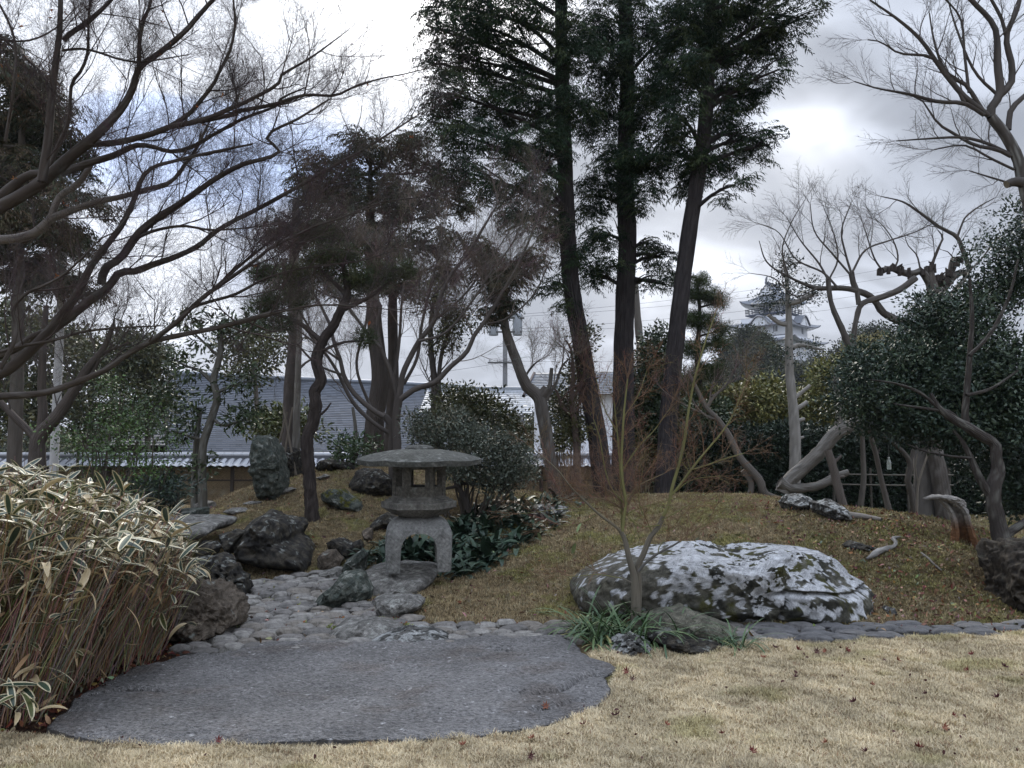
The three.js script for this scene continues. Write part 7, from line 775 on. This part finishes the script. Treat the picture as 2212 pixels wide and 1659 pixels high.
// ---------- variegated bamboo grass at the left ----------
{
  const r = rngOf(405), base = V(-3.1, 0, -4.9), t = thing('bamboo_grass', 'big clump of bamboo grass with cream-edged green leaves at the left', 'bamboo grass', base);
  const sasaM = new THREE.MeshPhysicalMaterial({ vertexColors: true, roughness: 0.5, side: THREE.DoubleSide, transmission: 0.22, thickness: 0 });
  const cream = [0.66, 0.58, 0.38], greens = [[0.032, 0.058, 0.034], [0.042, 0.072, 0.040], [0.026, 0.048, 0.030], [0.085, 0.098, 0.030]], geos = [];
  for (let k = 0; k < 8; k++) geos.push(bladeGeo(0.19, 0.042, 0.12 + 0.2 * (k % 4), 7, 0.3, cream.map((e) => e * (0.9 + 0.05 * (k % 3))), greens[k % 4]));
  for (let k = 0; k < 3; k++) geos.push(bladeGeo(0.175, 0.034, 0.7 + 0.4 * k, 7, 0.5, [0.50, 0.40, 0.24], [0.46, 0.36, 0.20]));
  const foot = [[-700, 1500], [-300, 1480], [60, 1545], [160, 1505], [260, 1462], [385, 1410], [380, 1375], [300, 1340], [-200, 1300]];
  const stems = [], tips = [];
  const hAt = (x, z) => { const q = proj(V(x, 0, z))[0]; return lerp(1.36, 0.80, sstep(80, 390, q)) * (1 + 0.08 * n3(x * 3, 1, z * 3)); };
  let tries = 0; while (stems.length < 6200 && tries++ < 200000) { const x = rnd(r, -5.4, -1.9), z = -rnd(r, 3.75, 6.2), q = proj(V(x, 0, z)); if (!inPoly(q[0], q[1], [[-1600, 1660], [-300, 1640], [95, 1560], [165, 1500], [265, 1462], [345, 1425], [355, 1385], [320, 1335], [-1600, 1300]])) continue; const edge = sstep(150, 420, q[0]), h = hAt(x, z) * rnd(r, 0.62, 1.0), lean = V(rnd(r, 0.02, 0.62) * (1 - 0.25 * edge), 1, rnd(r, -0.1, 0.3)).normalize(), p = V(x, H(x, z) - 0.02, z), c = mix3([0.24, 0.175, 0.11], [0.42, 0.325, 0.21], r()).map((e) => e * rnd(r, 0.55, 1.1)); stems.push([p, lean, [1, h, 1], r() * 6.28, c]); if (r() < 0.19) tips.push([p.clone().addScaledVector(lean, h * 0.99), lean, q[0]]); }
  const st = new MB(); { const pts = []; for (let k = 0; k <= 6; k++) { const u = k / 6; pts.push(V(0.09 * u * u, u, 0.02 * Math.sin(u * 5))); } tube(st, pts, taper(7, 0.0027, 0.0016), 5, [1, 1, 1]); } instanced('stems', st.geo(), M.twig, stems, t);
  const dead = [[], []]; const thin = bladeGeo(0.16, 0.007, 1.0, 4, 0.2, null, [1, 1, 1]), flat = bladeGeo(0.13, 0.018, 0.6, 4, 0.2, null, [1, 1, 1]); for (let k = 0; k < 2600; k++) { const s = stems[Math.floor(r() * stems.length)], u = rnd(r, 0.05, 0.9); dead[k % 2].push([s[0].clone().addScaledVector(s[1], s[2][1] * u), randDir(r, 0.6), rnd(r, 0.6, 1.4), r() * 6.28, mix3([0.24, 0.15, 0.08], [0.42, 0.31, 0.18], r())]); }
  instanced('dead_sheaths', thin, M.grass, dead[0], t); instanced('dead_leaves', flat, M.grass, dead[1].slice(0, 900), t);
  const leaves = []; const fan = (p, lean, n, sc) => { const y0 = r() * 6.28; for (let j = 0; j < n; j++) { const yaw = y0 + j / n * 6.283 + rnd(r, -0.4, 0.4), v = r() < 0.2 ? 8 + Math.floor(r() * 3) : Math.floor(r() * 8); leaves.push([p.clone().add(V(rnd(r, -0.01, 0.01), rnd(r, -0.03, 0.01), rnd(r, -0.01, 0.01))), yaw, rnd(r, -0.95, 0.35), rnd(r, -0.6, 0.6), rnd(r, 0.55, 1.2) * sc, v]); } };
  for (const [p, lean] of tips) fan(p, lean, 3 + Math.floor(r() * 3), 1);
  // side shoots hanging over the bare stems and the skirt by the lawn
  for (let k = 0; k < 330; k++) { const s = stems[Math.floor(r() * stems.length)], p = s[0].clone().addScaledVector(s[1], s[2][1] * (1 - 0.5 * r() * r())); fan(p, s[1], 4, 0.95); }
  for (const [x, y, d] of [[35, 1360, 4.3], [90, 1430, 4.1], [50, 1390, 4.1], [100, 1330, 4.3], [190, 1330, 4.6], [215, 1345, 4.6], [330, 1285, 5.2], [345, 1330, 5.2], [400, 1348, 5.3], [25, 1470, 3.95], [85, 1470, 3.95], [40, 1500, 3.85], [150, 1400, 4.3], [340, 1260, 5.2], [370, 1240, 5.2], [30, 1530, 3.8], [80, 1530, 3.85], [15, 1280, 4.1], [70, 1260, 4.2], [130, 1290, 4.3], [360, 1170, 5.4]]) fan(P(x, y, d), YUP, 4, 1.0);
  const cam = V(0, EYE, 0); leaves.sort((a, b) => a[0].distanceTo(cam) - b[0].distanceTo(cam)); const vis = [], rest = []; for (const l of leaves) { const q = proj(l[0]); (vis.length < 298 && q[0] > -30 && q[1] > 930 ? vis : rest).push(l); }
  for (const [p, yaw, pitch, roll, s, v] of vis) { const m = new THREE.Mesh(geos[v], sasaM); m.name = 'leaf'; placeLeaf(m, p.clone().sub(base), yaw, pitch, roll, s); t.add(shadows(m)); }
  const by = geos.map(() => []), o = new THREE.Object3D(); for (const l of rest) by[l[5]].push(l); by.forEach((list, v) => { if (!list.length) return; const im = new THREE.InstancedMesh(geos[v], sasaM, list.length); list.forEach(([p, yaw, pitch, roll, s], k) => { o.position.copy(p).sub(base); o.rotation.set(pitch, yaw, roll, 'YXZ'); o.scale.setScalar(s); o.updateMatrix(); im.setMatrixAt(k, o.matrix); }); im.name = 'leaves'; im.userData.kind = 'stuff'; t.add(shadows(im)); });
  console.log('sasa leaves', leaves.length, stems.length);
}
// ---------- broad dark leaves beside the lantern ----------
const aspG = [0, 1, 2, 3, 4, 5].map((k) => bladeGeo(0.29, 0.066, 0.5 + 0.3 * k, 6, 0.35, null, [[0.028, 0.050, 0.030], [0.036, 0.062, 0.036], [0.022, 0.040, 0.026], [0.045, 0.068, 0.042], [0.03, 0.055, 0.038], [0.026, 0.044, 0.026]][k]));
function leafBed(name, label, poly, n, seed, sc = 1) {
  const r = rngOf(seed), c = poly.reduce((a, b) => [a[0] + b[0] / poly.length, a[1] + b[1] / poly.length], [0, 0]), base = G(c[0], c[1]), t = thing(name, label, 'plants', base); let x0 = 1e9, x1 = -1e9, y0 = 1e9, y1 = -1e9; for (const [x, y] of poly) { x0 = Math.min(x0, x); x1 = Math.max(x1, x); y0 = Math.min(y0, y); y1 = Math.max(y1, y); }
  const all = []; let k = 0, guard = 0; while (k < n && guard++ < n * 30) { const x = rnd(r, x0, x1), y = rnd(r, y0, y1); if (!inPoly(x, y, poly)) continue; const p = G(x, y), m = 3 + Math.floor(r() * 3), a = r() * 6.28; for (let j = 0; j < m; j++, k++) all.push([p.clone().add(V(rnd(r, -0.03, 0.03), -0.01, rnd(r, -0.03, 0.03))), a + j / m * 6.28 + rnd(r, -0.5, 0.5), -rnd(r, 0.6, 1.45), rnd(r, -0.5, 0.5), rnd(r, 0.65, 1.15) * sc, Math.floor(r() * 6)]); }
  all.sort((a, b) => b[0].z - a[0].z); all.slice(0, 290).forEach(([p, yaw, pitch, roll, s, v]) => { const m = new THREE.Mesh(aspG[v], M.leaf); m.name = 'leaf'; placeLeaf(m, p.clone().sub(base), yaw, pitch, roll, s); t.add(shadows(m)); });
  const rest = all.slice(290), o = new THREE.Object3D(); if (rest.length) aspG.forEach((g, v) => { const l = rest.filter((e) => e[5] === v); if (!l.length) return; const im = new THREE.InstancedMesh(g, M.leaf, l.length); l.forEach(([p, yaw, pitch, roll, s], i) => { o.position.copy(p).sub(base); o.rotation.set(pitch, yaw, roll, 'YXZ'); o.scale.setScalar(s); o.updateMatrix(); im.setMatrixAt(i, o.matrix); }); im.name = 'leaves'; im.userData.kind = 'stuff'; t.add(shadows(im)); });
}
leafBed('broad_leaf_bed', 'bed of dark broad upright leaves spreading right of the lantern', [[965, 1170], [990, 1128], [1040, 1098], [1110, 1082], [1200, 1078], [1265, 1080], [1262, 1092], [1190, 1105], [1215, 1130], [1195, 1150], [1150, 1165], [1110, 1195], [1070, 1225], [1010, 1250], [940, 1255], [935, 1235], [960, 1210]], 900, 415);
leafBed('broad_leaf_clump', 'small clump of dark broad leaves left of the lantern legs', [[765, 1225], [790, 1195], [825, 1175], [850, 1165], [862, 1195], [845, 1225], [800, 1238]], 70, 416, 0.9);
leafBed('broad_leaf_clump', 'shadowed broad leaves seen through the lantern arch', [[850, 1190], [955, 1182], [965, 1212], [862, 1216]], 150, 417, 1.15);
{ const pale = bladeGeo(0.15, 0.05, 0.3, 6, 0.25, null, [0.20, 0.26, 0.12]); for (const [x, y, l] of [[1168, 1170, 'pale green single leaf standing just below the dark leaf bed'], [1192, 1168, 'pale leaf bent over right of the upright pale leaf'], [1072, 1212, 'pale upright leaf at the lower edge of the dark leaf bed'], [1238, 1198, 'pale leaf alone on the mound halfway to the young maple'], [1246, 1152, 'small pale leaf on the mound nearest the young maple stem']]) { const g = G(x, y), m = new THREE.Mesh(pale, M.leaf); m.name = numbered('broad_leaf'); placeLeaf(m, g, x, -1.25, 0.2, 0.9 + 0.25 * n3(x, y, 1)); scene.add(shadows(m)); tag(m, l, 'leaf'); } }
// ---------- strap-leaved clumps at the lawn edge ----------
{
  const geos = []; for (let k = 0; k < 7; k++) geos.push(bladeGeo(0.34, 0.0125, 0.9 + 0.35 * k, 9, 0.35, null, [[0.060, 0.105, 0.042], [0.075, 0.125, 0.050], [0.048, 0.085, 0.040], [0.11, 0.16, 0.066], [0.066, 0.108, 0.06], [0.054, 0.095, 0.036], [0.28, 0.26, 0.11]][k]));
  for (const [l, pts, n, sc, seed] of [['strap-leaved green clump at the foot of the young maple', [[1255, 1375], [1275, 1370], [1300, 1380], [1335, 1378], [1365, 1374], [1290, 1395], [1390, 1372], [1320, 1360], [1345, 1392]], 285, 1.35, 425], ['strap-leaved green clump between the rounded and pitted rocks', [[1400, 1390], [1430, 1392], [1462, 1390], [1385, 1394], [1490, 1386]], 150, 1.15, 426], ['sparse strap-leaved clump right of the rounded rock', [[1540, 1392], [1570, 1398], [1590, 1402], [1520, 1390], [1605, 1404]], 90, 1.0, 427]]) {
    const r = rngOf(seed), base = G(...pts[0]), t = thing('strap_leaf_clump', l, 'plant', base);
    for (let k = 0; k < n; k++) { const q = pts[k % pts.length], p = G(q[0] + rnd(r, -12, 12), q[1] + rnd(r, -8, 6)); const m = new THREE.Mesh(geos[r() < 0.06 ? 6 : Math.floor(r() * 6)], M.leaf); m.name = 'leaf'; placeLeaf(m, p.sub(base), r() * 6.28, -rnd(r, 0.5, 1.4), rnd(r, -0.3, 0.3), rnd(r, 0.6, 1.15) * sc); t.add(shadows(m)); }
  }
}
// ---------- lawn blades, mound tufts, litter ----------
function tuft(seed, n, L, W, flat) { const r = rngOf(seed), mb = new MB(); for (let k = 0; k < n; k++) { const a = r() * 6.28, rad = Math.sqrt(r()) * 0.022, x = Math.cos(a) * rad, z = Math.sin(a) * rad, b = r() * 6.28, tilt = rnd(r, 0.25, flat), l = L * rnd(r, 0.6, 1.3), dx = Math.cos(b) * Math.sin(tilt), dz = Math.sin(b) * Math.sin(tilt), dy = Math.cos(tilt), sx = -Math.sin(b) * W, sz = Math.cos(b) * W, q = rnd(r, 0.75, 1.2), c = [q, q, q]; const i0 = mb.v(x - sx, 0, z - sz, c), i1 = mb.v(x + sx, 0, z + sz, c), mx = x + dx * l * 0.5, mz = z + dz * l * 0.5, my = dy * l * 0.62, i2 = mb.v(mx + sx * 0.8, my, mz + sz * 0.8, c), i3 = mb.v(mx - sx * 0.8, my, mz - sz * 0.8, c), i4 = mb.v(x + dx * l * 1.1, dy * l * 0.85, z + dz * l * 1.1, c); mb.quad(i0, i1, i2, i3); mb.tri(i3, i2, i4); } return mb.geo(); }
const TUFTS = [1, 2, 3].map((s) => tuft(s * 53, 9, 0.034, 0.0013, 1.35)), MOSST = [1, 2].map((s) => tuft(s * 59, 9, 0.026, 0.0016, 1.45));
{
  const r = rngOf(505), lists = [[], [], []], slab = [[104, 1588], [140, 1545], [185, 1502], [270, 1458], [400, 1424], [520, 1402], [700, 1393], [1000, 1386], [1235, 1384], [1266, 1424], [1334, 1448], [1308, 1466], [1318, 1500], [1288, 1532], [1230, 1556], [1160, 1578], [1080, 1590], [950, 1600], [700, 1608], [420, 1612], [230, 1606]];
  let n = 0; while (n < 118000) { const d = 3.0 + 3.0 * Math.pow(r(), 0.8), x = rnd(r, -0.78, 0.78) * d, q = proj(V(x, 0, -d)); if (!inPoly(q[0], q[1], LAWN) || inPoly(q[0], q[1] + 1, slab)) { n += 0.2; continue; } n++; const a = fbm(x * 1.6, 3, d * 1.6, 3), b = n3(x * 9, 1, d * 9), e = rnd(r, 0.7, 1.2) * (1 + 0.4 * a), g = sstep(0.15, 0.5, fbm(x * 1.1 + 9, 1, d * 2, 3) + (d > 5 ? 0.12 : -0.1)); let c = mix3([0.52, 0.42, 0.255], [0.62, 0.53, 0.36], r()); c = mix3(c, [0.30, 0.27, 0.09], 0.5 * g); if (r() < 0.05) c = [0.20, 0.11, 0.06]; lists[Math.floor(r() * 3)].push([V(x, H(x, -d), -d), V(rnd(r, -0.2, 0.2), 1, rnd(r, -0.2, 0.2)).normalize(), rnd(r, 0.7, 1.25) * (1 + 0.25 * b), r() * 6.28, c.map((v) => v * e)]); }
  lists.forEach((l, i) => { const m = instanced('lawn_grass', TUFTS[i], M.grass, l); m.userData.label = 'straw-coloured dormant lawn grass in the foreground'; m.userData.category = 'grass'; });
}
{
  const r = rngOf(515), lists = [[], []]; let n = 0; while (n < 150000) { const d = 5.9 + 11 * Math.pow(r(), 1.25), x = rnd(r, -0.62, 0.78) * d, z = -d, y = H(x, z), q = proj(V(x, y, z)); n += 0.05; if (d < 9.3 && (inPoly(q[0], q[1], PATH) || inPoly(q[0], q[1], PATH_R) || inPoly(q[0], q[1], SASA) || q[0] < 480)) continue; if (q[1] > 1362 && q[0] > 860) continue; const litter = x < -1 ? 0.6 : 0.25; if (r() < litter) { n += 0.4; continue; } n += 0.95; const a = fbm(x * 1.3, 2, z * 1.3, 4) + 0.25 * fbm(x * 5.5, 4, z * 5.5, 3), moss = sstep(-0.02, 0.28, a + (x > 0 ? 0.06 : -0.15)), e = rnd(r, 0.6, 1.3); let c = mix3([0.31, 0.24, 0.135], [0.26, 0.235, 0.092], moss); if (r() < 0.12) c = [0.30, 0.27, 0.17]; if (r() < 0.1) c = [0.12, 0.075, 0.045]; if (x > 3.3 && d < 9.3 && r() < 0.5) c = mix3(c, [0.10, 0.09, 0.035], 0.7); lists[Math.floor(r() * 2)].push([V(x, y, z), V(rnd(r, -0.3, 0.3), 1, rnd(r, -0.3, 0.3)).normalize(), rnd(r, 0.7, 1.3) * (1 + d * 0.03), r() * 6.28, c.map((v) => v * e)]); }
  lists.forEach((l, i) => { const m = instanced('mound_grass', MOSST[i], M.grass, l); m.userData.label = 'short mossy brown grass covering the garden mounds'; m.userData.category = 'grass'; });
}
{ // dead leaves scattered where the trees drop them
  const r = rngOf(525), g = bladeGeo(0.055, 0.02, 0.9, 3, 0.5, null, [1, 1, 1]), g2 = bladeGeo(0.035, 0.02, 0.5, 3, 0.4, null, [1, 1, 1]), a = [[], []]; const put = (x, z, c) => a[r() < 0.5 ? 0 : 1].push([V(x, H(x, z) + 0.012 + 0.015 * r(), z), randDir(r, 0.2), rnd(r, 0.6, 1.2), r() * 6.28, c.map((v) => v * rnd(r, 0.6, 1.3))]);
  for (let k = 0; k < 5200; k++) { const d = rnd(r, 5.9, 10.5), x = rnd(r, 2.6, 0.8 * d); if (r() > sstep(2.4, 3.8, x)) continue; put(x, -d, r() < 0.25 ? [0.30, 0.215, 0.13] : [0.13, 0.075, 0.045]); }
  for (let k = 0; k < 3800; k++) { const d = rnd(r, 6.2, 15), x = rnd(r, -0.55, 0.55) * d; put(x, -d, r() < 0.12 ? [0.34, 0.26, 0.17] : r() < 0.5 ? [0.18, 0.12, 0.075] : [0.13, 0.08, 0.05]); }
  for (let k = 0; k < 2600; k++) { const x = rnd(r, -3.6, -1.8), z = -rnd(r, 3.7, 5.6), q = proj(V(x, 0, z)); if (inPoly(q[0], q[1], SASA)) put(x, z, r() < 0.3 ? [0.32, 0.22, 0.13] : [0.12, 0.045, 0.03]); }
  for (let k = 0; k < 500; k++) { const d = rnd(r, 5.4, 8.5), x = rnd(r, -0.45, 0.75) * d, q = proj(V(x, 0, -d)); if (inPoly(q[0], q[1], PATH) || inPoly(q[0], q[1], PATH_R)) put(x, -d, r() < 0.3 ? [0.36, 0.28, 0.16] : [0.15, 0.065, 0.04]); }
  for (let k = 0; k < 170; k++) { const d = rnd(r, 3.2, 5.7), x = rnd(r, -0.6, 0.75) * d, q = proj(V(x, 0, -d)); if (inPoly(q[0], q[1], LAWN)) { a[1].push([V(x, 0.035, -d), randDir(r, 0.4), rnd(r, 0.4, 0.8), r() * 6.28, [0.075, 0.035, 0.03]]); } }
  [g, g2].forEach((gg, i) => { const m = instanced('leaf_litter', gg, M.matLeaf, a[i]); m.userData.label = 'brown dead leaves scattered over mounds, path and lawn'; m.userData.category = 'leaf litter'; });
  // small green weeds in the joints of the cobbles
  const w = [], wg = sprig(61, 9, 0.7, 0.28, 0.6), ps = [[700, 1362], [715, 1366], [775, 1352], [800, 1362], [830, 1358], [875, 1355], [880, 1362], [655, 1352], [690, 1345], [760, 1372], [520, 1358], [505, 1362], [815, 1345], [860, 1340], [845, 1372], [590, 1300], [640, 1312], [745, 1345]]; for (const [x, y] of ps) for (let k = 0; k < 4; k++) { const p = G(x + rnd(r, -14, 14), y + rnd(r, -5, 5)); w.push([p.add(V(0, 0.01, 0)), YUP, rnd(r, 0.02, 0.04), r() * 6.28, r() < 0.3 ? [0.26, 0.10, 0.05] : [0.22, 0.25, 0.09]]); } const m = instanced('path_weeds', wg, M.matLeaf, w); m.userData.label = 'small pale weeds growing between the cobbles'; m.userData.category = 'weeds';
}
// maple leaves on the lawn
{
  const r = rngOf(535), mk = (col) => { const mb = new MB(); for (let k = -3; k <= 3; k++) { const a = k * 0.72, l = (k === 0 ? 1 : Math.abs(k) === 1 ? 0.92 : Math.abs(k) === 2 ? 0.72 : 0.4) * 0.045, dx = Math.sin(a), dz = -Math.cos(a), w = 0.0075, up = 0.012 * Math.abs(k) * 0.5; const i0 = mb.v(0, 0, 0, col), i1 = mb.v(dx * l * 0.45 - dz * w, up * 0.6, dz * l * 0.45 + dx * w, col), i2 = mb.v(dx * l, up * 1.6 + 0.006, dz * l, col), i3 = mb.v(dx * l * 0.45 + dz * w, up * 0.6, dz * l * 0.45 - dx * w, col); mb.tri(i0, i1, i2); mb.tri(i0, i2, i3); } tube(mb, [V(0, 0, 0), V(0.004, 0.006, 0.03)], [0.0008, 0.0006], 3, col); const g = mb.geo(); g.deleteAttribute('uv'); return g; }, gs = [mk([0.12, 0.03, 0.025]), mk([0.06, 0.022, 0.022]), mk([0.19, 0.075, 0.045])];
  [[1725, 1415], [1766, 1418], [1783, 1418], [1830, 1416], [1720, 1475], [1885, 1492], [1355, 1462], [1365, 1480], [1180, 1540], [2100, 1425], [2170, 1452], [1940, 1438], [2090, 1460], [1846, 1530], [1785, 1620], [1625, 1640], [2155, 1520], [2040, 1585], [1985, 1630], [2000, 1512], [1150, 1610], [1260, 1580], [1145, 1650], [1000, 1625], [2060, 1560], [1675, 1410], [1650, 1432], [470, 1615], [1330, 1560], [1440, 1580], [1560, 1600], [1870, 1640]].forEach(([x, y], i) => { const p = G(x, y), m = new THREE.Mesh(gs[i % 3], M.matLeaf); m.name = numbered('maple_leaf'); m.position.copy(p).add(V(0, 0.035, 0)); m.rotation.set(rnd(r, -0.5, 0.5), r() * 6.28, rnd(r, -0.5, 0.5)); m.scale.setScalar(rnd(r, 0.55, 1.0)); scene.add(shadows(m)); tag(m, 'small curled dark red maple leaf lying on the dry lawn', 'fallen leaf', 'maple leaves fallen on the lawn'); });
}
scene.fog = new THREE.FogExp2(new THREE.Color().setRGB(0.72, 0.76, 0.84), 0.0003);
let tris = 0; scene.traverse((m) => { if (m.isMesh && !m.isInstancedMesh) tris += (m.geometry.index ? m.geometry.index.count : m.geometry.attributes.position.count) / 3; }); console.log('triangles', Math.round(tris));
renderer.render(scene, camera);
